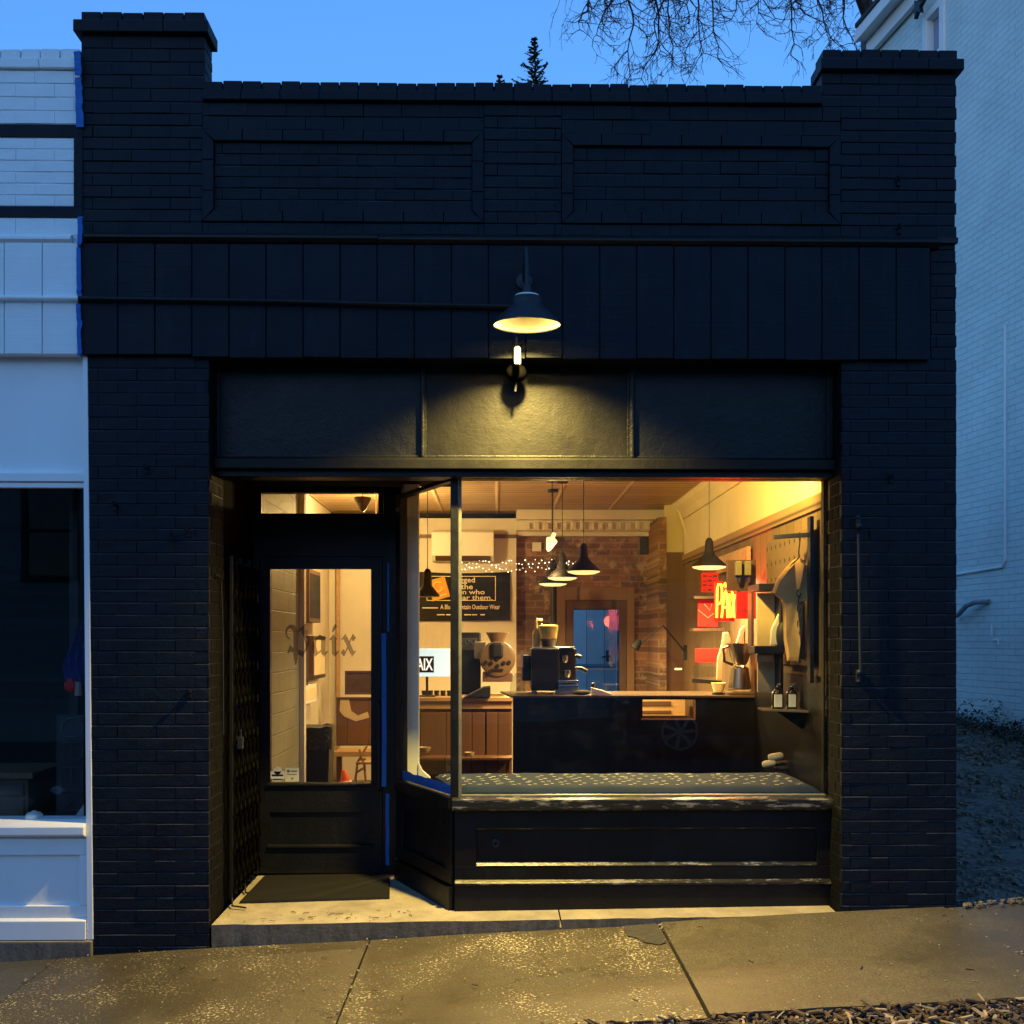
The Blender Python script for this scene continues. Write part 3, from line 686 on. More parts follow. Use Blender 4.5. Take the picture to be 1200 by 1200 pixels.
st.box(c0.x+.015, c1.x-.015, YD+.0052, YD+.0062, c1.z-.046, c1.z-.041); st.box(c0.x+.04, c0.x+.052, YD+.0052, YD+.0062, c0.z+.014, c0.z+.026)
s2 = st.build('sticker', [pm('cream_sticker', (.72, .68, .48), .6, bs=0), pm('grey_print', (.12, .12, .09), .6, bs=0)], door, bevel=0); s2['label'] = 'square cream sticker with small grey print'

# shell behind the front: side walls, roof, back
mb = MB()
mb.box(xR-.20, xR-.006, .302, 5.95, -.1, 3.65); mb.build('side_wall', M['black_brick'], shop)
mb = MB(); mb.box(xL+.02, x1-.062, .302, YD+.085, -.1, 3.65); mb.box(xL+.02, -1.91, YD+.0855, 5.95, -.1, 3.65); mb.build('side_wall', M['black_brick'], shop)
mb = MB(); mb.box(xL+.02, xR-.006, .305, 5.98, 3.66, 3.8); mb.build('roof', M['asphalt'], shop)
rg0, rg1 = ax(672, 5.70), ax(726, 5.70); rgz = az(714, 5.70)
mb = MB(); mb.box(xL+.02, rg0, 5.81, 5.945, -.1, 3.655); mb.box(rg1, xR-.21, 5.81, 5.945, -.1, 3.655); mb.box(rg0, rg1, 5.81, 5.945, rgz, 3.655); mb.build('rear_wall', M['black_brick'], shop)

# step and pavement -------------------------------------------------
mb = MB()
def zstep(x, y): return (x + 1.6)*.012 + y*.018
def stepbox(u0, u1, y0, y1, lip=0):
    nx, ny = 16, 5; P = {}
    for i in range(nx+1):
        for j in range(ny+1):
            x = u0 + (u1-u0)*i/nx; y = y0 + (y1-y0)*j/ny
            P[i, j] = (x, y + (rnd.uniform(-.006, .006) if j == 0 and 0 < i < nx else 0), zstep(x, y) - (.004*rnd.random() if j == 0 else 0))
    vs = [P[i, j] for i in range(nx+1) for j in range(ny+1)]; ix = lambda i, j: i*(ny+1)+j
    fs = [(ix(i, j), ix(i+1, j), ix(i+1, j+1), ix(i, j+1)) for i in range(nx) for j in range(ny)]
    mb.add(vs, fs)
    fr = [P[i, 0] for i in range(nx+1)]; lo = [(p[0], p[1]+.006, -.35) for p in fr]
    mb.add(fr + lo, [(i+1, i, nx+1+i, nx+2+i) for i in range(nx)])
xj = ax(657, 0)
stepbox(x1+.012, xj-.004, .004, YD-.02); stepbox(xj+.004, x2-.010, .004, YD-.02)
mb.box(x1+.02, x2-.02, .03, YD-.02, -.35, -.03)
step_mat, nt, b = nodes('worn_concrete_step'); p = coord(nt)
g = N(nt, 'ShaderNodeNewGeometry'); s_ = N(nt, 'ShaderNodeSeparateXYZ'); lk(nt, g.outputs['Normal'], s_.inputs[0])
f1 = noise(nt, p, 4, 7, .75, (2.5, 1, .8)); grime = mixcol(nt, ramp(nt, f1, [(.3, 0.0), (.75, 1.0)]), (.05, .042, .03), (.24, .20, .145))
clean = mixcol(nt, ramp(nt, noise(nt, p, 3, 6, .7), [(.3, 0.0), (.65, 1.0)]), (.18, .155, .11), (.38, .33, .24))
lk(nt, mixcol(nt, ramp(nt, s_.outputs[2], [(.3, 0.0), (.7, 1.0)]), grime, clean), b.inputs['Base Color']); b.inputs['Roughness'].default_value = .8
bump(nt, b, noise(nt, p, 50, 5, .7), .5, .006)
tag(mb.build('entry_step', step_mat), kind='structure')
def slab(u0, u1, mat, dz, y0=-1.34, y1=.0, seed=0):
    mb = MB(); nx, ny = 10, 6; vs = []
    for i in range(nx+1):
        for j in range(ny+1):
            x = u0 + (u1-u0)*i/nx; y = y0 + (y1-y0)*j/ny
            vs.append((x, y + (rnd.uniform(-.008, .008) if j == 0 else 0), walk(x) + y*.02 + dz + .003*math.sin(x*3+y*4+seed)))
    ix = lambda i, j: i*(ny+1)+j
    mb.add(vs, [(ix(i, j), ix(i+1, j), ix(i+1, j+1), ix(i, j+1)) for i in range(nx) for j in range(ny)])
    bot = [(v[0], v[1], v[2]-.10) for v in vs]
    fr = [ix(i, 0) for i in range(nx+1)]; mb.add([vs[k] for k in fr] + [bot[k] for k in fr], [(i, i+1, nx+2+i, nx+1+i) for i in range(nx)])
    for i_, fl in ((0, 0), (nx, 1)):
        e = [ix(i_, j) for j in range(ny+1)]; mb.add([vs[k] for k in e] + [bot[k] for k in e], [(j, j+1, ny+2+j, ny+1+j) for j in range(ny)])
    return tag(mb.build('sidewalk', mat), kind='structure')
slab(-5.6, -2.43, M['walk_c'], 0); slab(-2.42, -.715, M['walk_a'], .002); slab(-.705, .895, M['walk_a'], .0, seed=2)
slab(.908, 2.495, M['walk_b'], .012, seed=3); slab(2.508, 5.4, M['walk_b'], .004, seed=4)
mb = MB()                                                    # base bed under the slabs, seen in the joints
mb.hexa([(-5.6, -1.33, walk(-5.6)-.25), (5.4, -1.33, walk(5.4)-.25), (5.4, .2, walk(5.4)-.25), (-5.6, .2, walk(-5.6)-.25)],
        [(-5.6, -1.33, walk(-5.6)-.045), (5.4, -1.33, walk(5.4)-.045), (5.4, .2, walk(5.4)-.02), (-5.6, .2, walk(-5.6)-.02)])
tag(mb.build('ground', M['earth']), kind='structure')
# dark patch of repair in the pavement corner
mb = MB(); pts = [at(733, 1092, -.02), ]
pp = [(.70, -.02), (.885, -.004), (.888, -.33), (.84, -.37), (.80, -.33), (.77, -.32), (.745, -.24), (.70, -.19), (.695, -.12)]
top = [(x, y + rnd.uniform(-.006, .006), walk(x) + y*.02 + .006) for x, y in pp]
mb.add(top, [tuple(range(len(top)))])
tag(mb.build('asphalt_patch', pm('old_asphalt', (.055, .052, .045), .85, .3, var=.35, vscale=20, bs=.8, bscale=90, bd=.006)), kind='structure')
# ------------------------------------------------------------------ white neighbour on the left
nb = thing('white_shop_building', 'white painted brick shop front adjoining the black shop', 'shop', (-3.5, 0, 0))
W, WB = M['white'], [M['white_brick_near']]*2
X0 = -5.6
mb = MB(); xe = ax(94, 0)
z258, z278 = az(258, 0), az(279, 0)
for v0, v1 in ((az(149, 0), az(86, 0)), (az(245, 0), az(165, 0)), (z278, z258)):
    bricks(mb, X0, (xe if v1 != az(245, 0) else ax(86.5, 0)), v0, v1, fxz(0), phase=.11)
mb.box(X0, ax(92, 0), .006, .30, az(418, 0), az(73, 0))
mb.build('white_brick_wall', WB, nb)
mb = MB(); mb.box(X0, ax(97, 0), -.004, .01, z258+.001, az(245.5, 0)); mb.box(X0, ax(97, 0), -.004, .01, az(164.5, 0), az(150, 0))
mb.box(ax(87, 0), ax(97, 0), -.006, .01, az(245.4, 0), az(164.6, 0))
mb.build('black_painted_band', M['black_brick'], nb)
mb = MB(); n = 30
for i in range(n):
    l = X0 + (xe-X0)*i/n; r = X0 + (xe-X0)*(i+1)/n
    mb.box(l+.003, r-.003, -.002+rnd.uniform(-.003, .003), .26, az(74, 0)+.002, az(62, 0)+rnd.uniform(-.004, .003))
    if i % 2 == 0: mb.box(l+.002, l+2*(xe-X0)/n-.002, -.022+rnd.uniform(-.002, .002), .27, az(86, 0), az(75, 0)+.002)
mb.build('coping', WB, nb, bevel=.004, seg=1)
mb = MB(); zz1, zz0 = z278-.003, az(290, 0)
mb.prism([(X0, -.004, zz1), (X0, -.03, zz1-.004), (X0, -.048, zz1-.022), (X0, -.048, zz1-.034), (X0, -.022, zz0), (X0, -.004, zz0)], (xL-.04-X0, 0, 0))
mb.build('cornice_moulding', W, nb)
mb = MB(); e = [x for x in (-500, -450, -410, -380, -340, -300, -255, -212, -168, -125, -82, -38, 5.4, 50, 92)]
for l, r in zip(e[:-1], e[1:]):
    mb.box(ax(l, -.03)+.003, ax(r, -.03)-.003, -.036+rnd.uniform(-.002, .002), -.006, az(417, -.03), zz0-.002)
mb.box(X0, ax(92, 0)-.01, -.022, .006, az(416, 0), zz0-.003)
mb.build('siding_fascia', M['fascia_white'], nb, bevel=.002, seg=1)
z420, z572, z962, z1100 = az(420, 0), az(556, 0), az(962, 0), az(1099, 0)
lx = lambda py: ax(103.2 + (py-420)/698*7 - .6, 0)
mb = MB(); mb.box(X0, ax(99, .02), .05, .07, az(562, .05), z420+.05); mb.build('upper_panel', W, nb)
mb = MB()                                                     # corner trim leaning with the black pier
mb.hexa([(lx(1100)-.035, -.004, z1100), (lx(1100), -.004, z1100), (lx(1100), .07, z1100), (lx(1100)-.035, .07, z1100)],
        [(lx(420)-.026, -.004, z420), (lx(420), -.004, z420), (lx(420), .07, z420), (lx(420)-.026, .07, z420)])
mb.build('corner_trim', W, nb, bevel=.003)
mb = MB(); mb.box(X0, lx(560)-.028, .005, .06, az(566, .03), az(556, .03)); mb.box(X0, lx(560)-.028, .018, .06, az(573, .03), az(567, .03))
mb.build('window_head_trim', W, nb, bevel=.004)
mb = MB(); sl = lx(965)-.034
mb.prism([(X0, .12, az(960, .03)+.012), (X0, -.02, az(964, 0)), (X0, -.035, az(967, 0)), (X0, -.035, az(976, 0)), (X0, -.005, az(979, 0)), (X0, .12, az(979, 0))], (sl-X0, 0, 0))
mb.build('window_sill', W, nb, bevel=.004)
mb = MB(); pr = lx(1000)-.034; pl = ax(92, 0)
mb.box(X0, pr, .03, .06, z1100, az(980, 0)); mb.box(X0, pr, .010, .031, az(1001, 0), az(982, 0)); mb.box(pl, pr, .010, .031, az(1060, 0), az(1001, 0)-.001)
mb.box(X0, pr, .010, .031, az(1074, 0), az(1060, 0)-.001)
mb.prism([(X0, .029, az(1072, 0)), (X0, -.012, az(1077, 0)), (X0, -.012, z1100), (X0, .029, z1100)], (pr-X0, 0, 0))
mb.build('bulkhead_panelling', W, nb, bevel=.004)
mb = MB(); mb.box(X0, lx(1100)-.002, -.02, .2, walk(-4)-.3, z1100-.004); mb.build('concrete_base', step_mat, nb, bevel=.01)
mb = MB(); mb.box(X0, ax(98.5, .06), .06, .066, az(961, .06), az(572, .06)); mb.build('window_pane', M['glass'], nb)
mb = MB(); dk = pm('dim_interior', (.035, .03, .028), .9, .2)
mb.box(X0, -2.46, 3.0, 3.05, -.2, 3.0); mb.box(X0, X0+.05, .08, 3.0, -.2, 3.0); mb.box(-2.50, -2.45, .31, 3.0, -.2, 3.0)
mb.build('room_wall', dk, nb)
mb = MB(); mb.box(X0, -2.45, .075, 3.0, 2.55, 2.6); mb.build('room_ceiling', dk, nb)
mb = MB(); mb.box(X0, -2.45, .075, 3.0, -.12, -.05); mb.build('room_floor', dk, nb)
mb = MB(); mb.box(X0, -2.45, .302, 3.2, 2.7, 3.7); mb.build('roof', M['asphalt'], nb)
# things seen in its dark window
op = thing('open_sign', 'unlit outline neon sign reading OPEN hung sideways in dark window', 'sign', at(86, 900, .16))
mb = MB(); c0, c1 = at(66, 958, .17), at(98, 838, .17); mb.box(c0.x, c1.x, .17, .18, c0.z, c1.z); mb.build('backing_board', pm('dark_board', (.010, .011, .013), .6), op)
pale = pm('unlit_tube', (.055, .06, .07), .4, .4, bs=0)
t0 = at(71, 842, .15)
for i, ch in enumerate('OPEN'):
    pa = at(71, 842 + i*28.5, .155); 
    strokes = {'O': [[(math.cos(q*math.pi/8)*.5+.5, math.sin(q*math.pi/8)*.5+.5) for q in range(17)]],
               'P': [[(0, 0), (0, 1), (.7, 1), (.9, .85), (.9, .6), (.7, .45), (0, .45)]],
               'E': [[(1, 0), (0, 0), (0, 1), (1, 1)], [(0, .5), (.8, .5)]], 'N': [[(0, 0), (0, 1), (1, 0), (1, 1)]]}[ch]
    mb = MB()
    for s in strokes:                                        # rotated a quarter turn clockwise, so the sign reads downwards
        mb.tube([(pa.x + y*.125, .155, pa.z - x*.105) for x, y in s], .004, 6)
    mb.build('letter', pale, op)
th = thing('garment', 'purple cloth garment hanging at the edge of the dark window', 'clothing', at(92, 730, .22))
mb = MB(); a0 = at(96, 728, .22)
vs = []; nx, nz = 10, 12
for i in range(nz+1):
    for k in range(nx+1):
        t = i/nz; w = .04 + .10*min(1, t*1.6) - .04*max(0, t-.7)*3; x = a0.x - w*(k/nx) + .03
        vs.append((x, .22 + .02*math.sin(k*1.9+i*.4), a0.z - .36*t + .02*math.sin(k*2.3)*t))
mb.add(vs, [(i*(nx+1)+k, i*(nx+1)+k+1, (i+1)*(nx+1)+k+1, (i+1)*(nx+1)+k) for i in range(nz) for k in range(nx)])
o = mb.build('cloth', M['purple'], th, smooth=True)
mb = MB(); c = at(83, 803, .22); mb.sphere(c, .035, 12, 8, (1.1, .6, 1.2)); mb.build('red_trim', M['red'], th, smooth=True)
mb = MB(); c = at(92, 805, .22); mb.tube([c + Vector((0, 0, .03)), c - Vector((0, 0, .05))], .02); mb.build('hanging_tag', pm('pale_tag', (.3, .25, .2), .8), th)
cb = thing('wooden_crate_stack', 'brown wooden drawers below the dark glossy shape in window', 'drawers', at(15, 960, .45))
mb = MB(); a0, a1 = at(-40, 962, .45), at(36, 905, .45)
wd = pm('old_crate_wood', (.16, .09, .04), .7, .3, var=.3, vscale=7, bs=.3)
mb.box(a0.x, a1.x-.02, .46, .9, a0.z, a1.z-.04); mb.build('cabinet', wd, cb, bevel=.004)
mb = MB(); mb.box(a0.x-.02, a1.x+.02, .43, .93, a1.z-.038, a1.z); mb.build('top_board', wd, cb, bevel=.005)
mb = MB(); mb.box(a0.x+.02, a1.x-.04, .445, .459, a0.z+.15, a1.z-.06); mb.build('drawer', pm('drawer_front', (.05, .035, .022), .7), cb, bevel=.004)
mb = MB(); mb.box(a0.x+.02, a1.x-.04, .445, .459, a0.z+.02, a0.z+.13); mb.build('drawer', pm('drawer_front_warm', (.14, .07, .03), .7), cb, bevel=.004)
wh = thing('white_dome', 'small rounded white object sitting on the white window sill', 'ornament', at(40, 961, .10))
c = at(40, 961, .10)
mb = MB(); mb.lathe([(.047, 0), (.05, .012), (.046, .03), (.034, .043), (.014, .049), (.010, .053), (.001, .055)], c, 24); mb.build('dome', M['paper'], wh, smooth=True)
mb = MB(); mb.sphere((c.x-.01, .045+.012, c.z+.010), .006, 8, 6); mb.build('dark_hole', M['black_metal'], wh)
pp_ = MB(); c = at(97, 959, .11); pp_.add([(c.x-.05, .1, c.z), (c.x+.01, .1, c.z), (c.x+.01, .1, c.z+.08), (c.x-.02, .105, c.z+.04)], [(0, 1, 2, 3)]); pp_.prism([(c.x-.04, .12, c.z), (c.x, .12, c.z), (c.x, .12, c.z+.05)], (0, .01, 0))
tag(pp_.build('paper_scrap', pm('grey_scrap', (.3, .32, .33), .8)), 'small grey triangular scrap at the corner of dark window', 'scrap')

# blue masking tape along the paint line
def tape(name, px0, py0, px1, py1, lab, Y=-.008, w0=8, w1=8):
    mb = MB(); n = 14; vs = []
    for i in range(n+1):
        t = i/n; px = px0 + (px1-px0)*t; py = py0 + (py1-py0)*t; w = w0 + (w1-w0)*t
        j = rnd.uniform(-.9, .9) + .3*math.sin(i*.9+py0); a = at(px-w/2+j*.4, py, Y); b = at(px+w/2+j, py, Y)
        yy = Y - .004*rnd.random()
        vs += [(a.x, yy, a.z), (b.x, yy-.003, b.z)]
    mb.add(vs, [(2*i, 2*i+1, 2*i+3, 2*i+2) for i in range(n)])
    m = [(x, y+.006, z) for x, y, z in vs]; mb.add(m, [(2*i, 2*i+2, 2*i+3, 2*i+1) for i in range(n)])
    return tag(mb.build('masking_tape', M['tape']), lab, 'tape', 'blue masking tape strips')
tape('t', 90.5, 60, 92, 88, 'short blue tape strip at the top of the white parapet', -.03)
tape('t', 92, 91, 93.5, 149, 'blue tape strip beside the upper white bricks', -.012, 8, 9)
tape('t', 94, 254, 93, 287, 'blue tape strip with torn top beside the white moulding', -.055, 6, 5)
tape('t', 92, 290, 93, 350, 'blue tape strip on the siding above the conduit', -.045, 5, 6)
tape('t', 92.5, 356, 93.5, 416, 'blue tape strip on the siding below the conduit', -.045, 6, 5)
def strip(pts, w, lab, nrm_=None):
    mb = MB(); vs = []
    for p in pts:
        p = Vector(p); vs += [p - Vector(w)/2, p + Vector(w)/2]
    n = len(pts); mb.add(vs, [(2*i, 2*i+1, 2*i+3, 2*i+2) for i in range(n-1)])
    mb.add([Vector(v) + Vector((0, .002, 0)) for v in vs], [(2*i, 2*i+2, 2*i+3, 2*i+1) for i in range(n-1)])
    return tag(mb.build('masking_tape', M['tape']), lab, 'tape', 'blue masking tape strips')
yt = YD - .048
strip([at(450 + rnd.uniform(-.3, .3), y, yt) for y in range(742, 928, 15)], (.030, 0, 0), 'long blue tape strip on the door frame beside the handle')
strip([at(454 + rnd.uniform(-.3, .3), y, yt) for y in range(930, 1015, 12)], (.024, 0, 0), 'lower blue tape strip near the foot of the door frame')
strip([at(455, y, yt-.001) for y in range(660, 741, 16)], (.012, 0, 0), 'thin blue tape strip on the door frame above the handle')
# tape along the bottom of the angled pane
mb = MB(); n = 12; zt = zG0 - .012
for o_ in (.006, .008):
    vs = []
    for i in range(n+1):
        t = .03 + (Ls-.07)*i/n; vs += [side(t, o_, zs1+.012), side(t, o_, zs1+.066+rnd.uniform(-.008, .006))]
    mb.add(vs, [(2*i, 2*i+2, 2*i+3, 2*i+1) for i in range(n)])
tag(mb.build('masking_tape', M['tape']), 'wide blue tape along the bottom of the angled window pane', 'tape', 'blue masking tape strips')

# ------------------------------------------------------------------ conduit, lamp, small fixtures
mb = MB(); zc0 = az(352, -.07)
mb.tube([(X0, -.06, zc0+.01), (ax(95, -.07), -.06, zc0+.004), (ax(330, -.07), -.06, zc0-.008), (ax(470, -.07), -.06, zc0-.022), (ax(590, -.07), -.06, zc0-.030), (ax(608, -.07), -.05, zc0-.032)], .013, 10)
cond = MB()
cond.tube([(X0, -.06, zc0+.01), (ax(91, -.07), -.06, zc0+.004)], .0131, 10)
cr = thing('conduit', 'thin painted conduit running along the fascia to the lamp', 'conduit', (ax(95, 0), -.06, zc0))
cond.build('white_run', M['white'], cr, smooth=True)
mb = MB(); mb.tube([(ax(91.2, -.07), -.06, zc0+.004), (ax(330, -.07), -.06, zc0-.008), (ax(470, -.07), -.06, zc0-.022), (ax(590, -.07), -.06, zc0-.030), (ax(608, -.07), -.055, zc0-.032)], .0131, 10)
mb.build('black_run', M['black_wood'], cr, smooth=True)
lc = at(617.5, 380, -.34)
lamp = thing('barn_lamp', 'dark gooseneck barn lamp lit above the shop window', 'lamp', lc)
rot = Matrix.Rotation(R(4), 3, 'X')
prof_o = [(.180, 0), (.176, .008), (.150, .034), (.115, .066), (.092, .086), (.086, .094), (.086, .128), (.070, .140), (.030, .152), (.022, .185)]
mb = MB(); mb.lathe(prof_o, lc, 40, rot, close=False); mb.lathe([(.181, .001), (.181, -.006), (.174, -.006), (.174, .003)], lc, 40, rot, close=False)
sh = mb.build('lamp_shade', M['lamp_metal'], lamp, smooth=True, fix=False)
mb = MB(); mb.lathe([(r-.004, z-.003) for r, z in prof_o[:7]] + [(.06, .150), (.001, .160)], lc, 40, rot, close=False); mb.build('shade_lining', M['enamel_white'], lamp, smooth=True, fix=False)
mb = MB(); mb.sphere(lc + rot @ Vector((0, 0, .132)), .024, 14, 10, (1, 1, 1.2)); mb.build('bulb', M['bulb'], lamp, smooth=True)
mb = MB(); tp = lc + rot @ Vector((0, 0, .18)); za = az(303, -.1)
path = [tp]
for k in range(1, 11):
    t = k/10*math.pi*.62; path.append(Vector((tp.x - .004*k/10, tp.y + .115*(1-math.cos(t)), tp.z + (za-tp.z+.0)*math.sin(min(t, math.pi/2)) - (.05*(max(0, t-math.pi/2)/.4)**1.5 if t > math.pi/2 else 0))))
path.append(Vector((tp.x-.006, -.04, path[-1].z-.06)))
mb.tube(path, .0125, 12); mb.lathe([(.026, 0), (.026, .03), (.018, .04)], tp - Vector((0, 0, .02)), 16)
mb.lathe([(.045, 0), (.045, .012), (.02, .02)], (path[-1].x, -.036, path[-1].z), 20, Matrix.Rotation(R(90), 3, 'X'))
mb.build('gooseneck_arm', M['lamp_metal'], lamp, smooth=True)
fx = at(605, 437, .03)
fb = thing('ball_fixture', 'small black ball-shaped fixture hanging on a stem below the barn lamp', 'light fixture', fx)
mb = MB(); zt_ = az(392, -.075); mb.tube([(fx.x-.002, -.05, zt_), (fx.x-.002, -.07, zt_-.004), (fx.x-.002, -.075, zt_-.02), (fx.x, -.075, az(409, -.075))], .008, 8); mb.build('stem', M['lamp_metal'], fb, smooth=True)
mb = MB(); mb.lathe([(.017, 0), (.019, .004), (.019, .088), (.012, .096)], (fx.x+.004, -.075, az(427, -.075)), 16); mb.tube([(fx.x+.004, -.075, az(427, -.075)+.01), (fx.x, -.02, fx.z+.05), fx + Vector((0, 0, .03))], .011, 8); mb.build('socket', pm('white_ceramic', (.62, .60, .52), .4, bs=0), fb, smooth=True)
mb = MB(); mb.sphere(fx, .058, 24, 14, (1, 1, .92)); mb.build('ball', M['matt_black'], fb, smooth=True)
mb = MB(); mb.tube([fx - Vector((0, 0, .05)), fx + Vector((-.006, 0, -.105))], .007, 8); mb.build('tip', M['black_metal'], fb, smooth=True)

br_ = thing('metal_rod', 'vertical thin metal rod on the right brick pier', 'rod', at(1007, 700, -.03))
mb = MB(); p0, p1 = at(1006, 626, -.03), at(1008.5, 786, -.03); mb.tube([p0, p1], .009, 8); mb.build('rod', M['lamp_metal'], br_, smooth=True)
for py in (612, 792):
    mb = MB(); c = at(1006.5, py, -.02); mb.box(c.x-.012, c.x+.012, -.016, -.001, c.z-.035, c.z+.035); mb.sphere((c.x, -.028, c.z+(-.02 if py < 700 else .02)), .017, 10, 8); mb.sphere((c.x-.002, -.022, c.z+(.03 if py < 700 else -.03)), .010, 8, 6); mb.build('bracket', M['lamp_metal'], br_, bevel=.002)
for i, (px, py, l) in enumerate(((135, 592, 'small black hook near the white trim on the left pier'), (202, 627, 'small black anchor on the left pier, left of a pair'), (221, 623, 'small black anchor on the left pier, right of a pair'), (172, 549, 'small black stub high on the left pier'), (222, 811, 'small round black knob low on the left pier'), (1052, 212, 'upper small black stub on the right pier head'), (1053, 268, 'lower forked black stub on the right pier head'), (1043, 560, 'small black bolt on the right pier above the rod'))):
    mb = MB(); c = at(px, py, 0)
    mb.tube([(c.x, .01, c.z), (c.x, -.022, c.z), (c.x+rnd.uniform(-.008, .008), -.03, c.z+.018)], .007, 8); mb.lathe([(.015, 0), (.013, .006)], (c.x, -.003, c.z), 10, Matrix.Rotation(R(90), 3, 'X'))
    mb.box(c.x-.009, c.x+.012, -.012, .004, c.z-.03, c.z-.012)
    tag(mb.build('wall_anchor', M['black_brick']), l, 'anchor', 'old anchors left in the brick piers')
mb = MB(); w0 = at(252, 678, .15)
mb.tube([(x1+.006, .10, w0.z+.02), (x1+.02, .13, w0.z+.012), (x1+.012, .2, w0.z-.015), (x1+.012, .24, w0.z-.3), (x1+.012, .25, w0.z-.9)], .005, 6)
tag(mb.build('cable', M['black_metal']), 'thin black cable running down the left pier inside the entry', 'cable')

# security gate folded against the left wall of the entry
gate = thing('security_gate', 'black folding scissor gate pushed back along the entry wall', 'gate', (x1+.03, .7, .03))
gx = x1 + .035; ys = [.36 + i*.105 for i in range(7)]; zg0, zg1 = .06, 2.08
for i, y in enumerate(ys):
    mb = MB(); mb.box(gx-.012, gx+.004, y-.008, y+.008, zg0, zg1 - .03*(i % 2)); mb.build('upright', M['gate_metal'], gate)
mb = MB(); seg_n = 9
for i in range(len(ys)-1):
    for k in range(seg_n):
        za_, zb_ = zg0 + .04 + k*.215, zg0 + .04 + (k+1)*.215
        mb.tube([(gx+.010, ys[i], za_), (gx+.016, (ys[i]+ys[i+1])/2, (za_+zb_)/2), (gx+.010, ys[i+1], zb_)], .0065, 5)
        mb.tube([(gx+.020, ys[i], zb_), (gx+.014, (ys[i]+ys[i+1])/2, (za_+zb_)/2), (gx+.020, ys[i+1], za_)], .0065, 5)
mb.build('lattice', M['matt_black'], gate)
mb = MB(); c = at(265, 868, .5); mb.box(gx+.02, gx+.05, .40, .43, c.z-.04, c.z+.03); mb.tube([(gx+.035, .405, c.z+.03), (gx+.035, .40, c.z+.07), (gx+.035, .43, c.z+.07), (gx+.035, .428, c.z+.03)], .004, 6); mb.build('padlock', M['lamp_metal'], gate, bevel=.004)
for i in (0, 3):
    mb = MB(); mb.tube([(gx, ys[i], zg0), (gx+.012, ys[i]-.05, .026), (gx+.10, ys[i]-.08, .022)], .006, 6); mb.build('foot_rod', M['black_metal'], gate)

# door mat
mb = MB(); A = [(ax(279, .40), .42), (ax(456, .44), .47), (ax(456, 1.0), 1.05), (ax(309, 1.04), 1.05)]
mb.add([(x, y, zstep(x, y)+.004) for x, y in A] + [(x + (.006 if i in (0, 3) else -.006), y + (.006 if i < 2 else -.006), zstep(x, y)+.016) for i, (x, y) in enumerate(A)], [(4,5,6,7),(0,1,5,4),(1,2,6,5),(2,3,7,6),(3,0,4,7)])
tag(mb.build('door_mat', M['mat']), 'dark flat rubber mat on the step before the door', 'door mat')
# dry leaves and scraps on the step
mb = MB()
for _ in range(34):
    x = rnd.gauss(ax(392, 0), .26); y = rnd.uniform(.01, .22); z = zstep(x, y)+.006; a = rnd.uniform(0, 6.28); l = rnd.uniform(.008, .05); w = rnd.uniform(.0012, .003)
    mb.tube([(x, y, z), (x+l*.5*math.cos(a), y+l*.3*math.sin(a), z+.002), (x+l*math.cos(a), y+l*.6*math.sin(a), z)], w, 4)
tag(mb.build('dry_litter', pm('dry_grass', (.17, .12, .06), .9, bs=0)), kind='stuff')

# ------------------------------------------------------------------ gable building on the right, far back
rb = thing('white_brick_building', 'tall pale painted brick building with bracketed eave behind gravel lot', 'building', ad(1200, 868, 10.6))
v = (405 - 600)/1200; X0r = 7.0
def wall_pt(px, py=None, z=None, out=0.0):
    d = X0r/((px-600)/1200 - v); p = ad(px, 750, d)
    n = (RGT*-1 + FWD*v*1); n.normalize(); p = p + n*out
    p.z = z if z is not None else EYE + (750-py)/1200*d
    return p
na, nbp = 1024, 1460
wdir = (wall_pt(nbp, z=0) - wall_pt(na, z=0)); wl = wdir.length; wdir.normalize(); wn_ = Vector((-wdir.y, wdir.x, 0))
if wn_.x > 0: wn_ = -wn_
oA = wall_pt(na, z=0); zE = wall_pt(na, 48).z
def wp(t, o, z): p = oA + wdir*t + wn_*o; return (p.x, p.y, z)
def wt(px): return (wall_pt(px, z=0) - oA).length * (1 if px > na else -1)
def wbox(mb, t0, t1, o0, o1, z0, z1):
    return mb.hexa([wp(t0, o0, z0), wp(t1, o0, z0), wp(t1, o1, z0), wp(t0, o1, z0)], [wp(t0, o0, z1), wp(t1, o0, z1), wp(t1, o1, z1), wp(t0, o1, z1)])
win0, win1 = wt(1083), wt(1108); wz0 = wall_pt(1083, 130).z; wz1 = wall_pt(1083, 20).z
mb = MB()
wbox(mb, 0, win0, 0, -.3, -.5, zE); wbox(mb, win1, wl, 0, -.3, -.5, zE); wbox(mb, win0, win1, 0, -.3, -.5, wz0); wbox(mb, win0, win1, 0, -.3, wz1, zE)
mb.build('brick_side_wall', M['white_brick'], rb)
mb = MB(); wbox(mb, 0, wl, -.302, -6, -.5, zE-.1); mb.build('building_body', W, rb)
mb = MB()
wbox(mb, -.05, wl, .02, .20, zE, zE+.10); wbox(mb, -.05, wl, .02, .09, zE-.20, zE-.002); wbox(mb, -.05, wl, .202, .25, zE-.02, zE+.14)
mb.build('eave_cornice', W, rb, bevel=.01)
mb = MB(); wbox(mb, .0, wl, .27, -6.2, zE+.142, zE+.2); mb.build('roof', M['asphalt'], rb)
wn = thing('window', None, None); wn.parent = rb
mb = MB(); f = .09
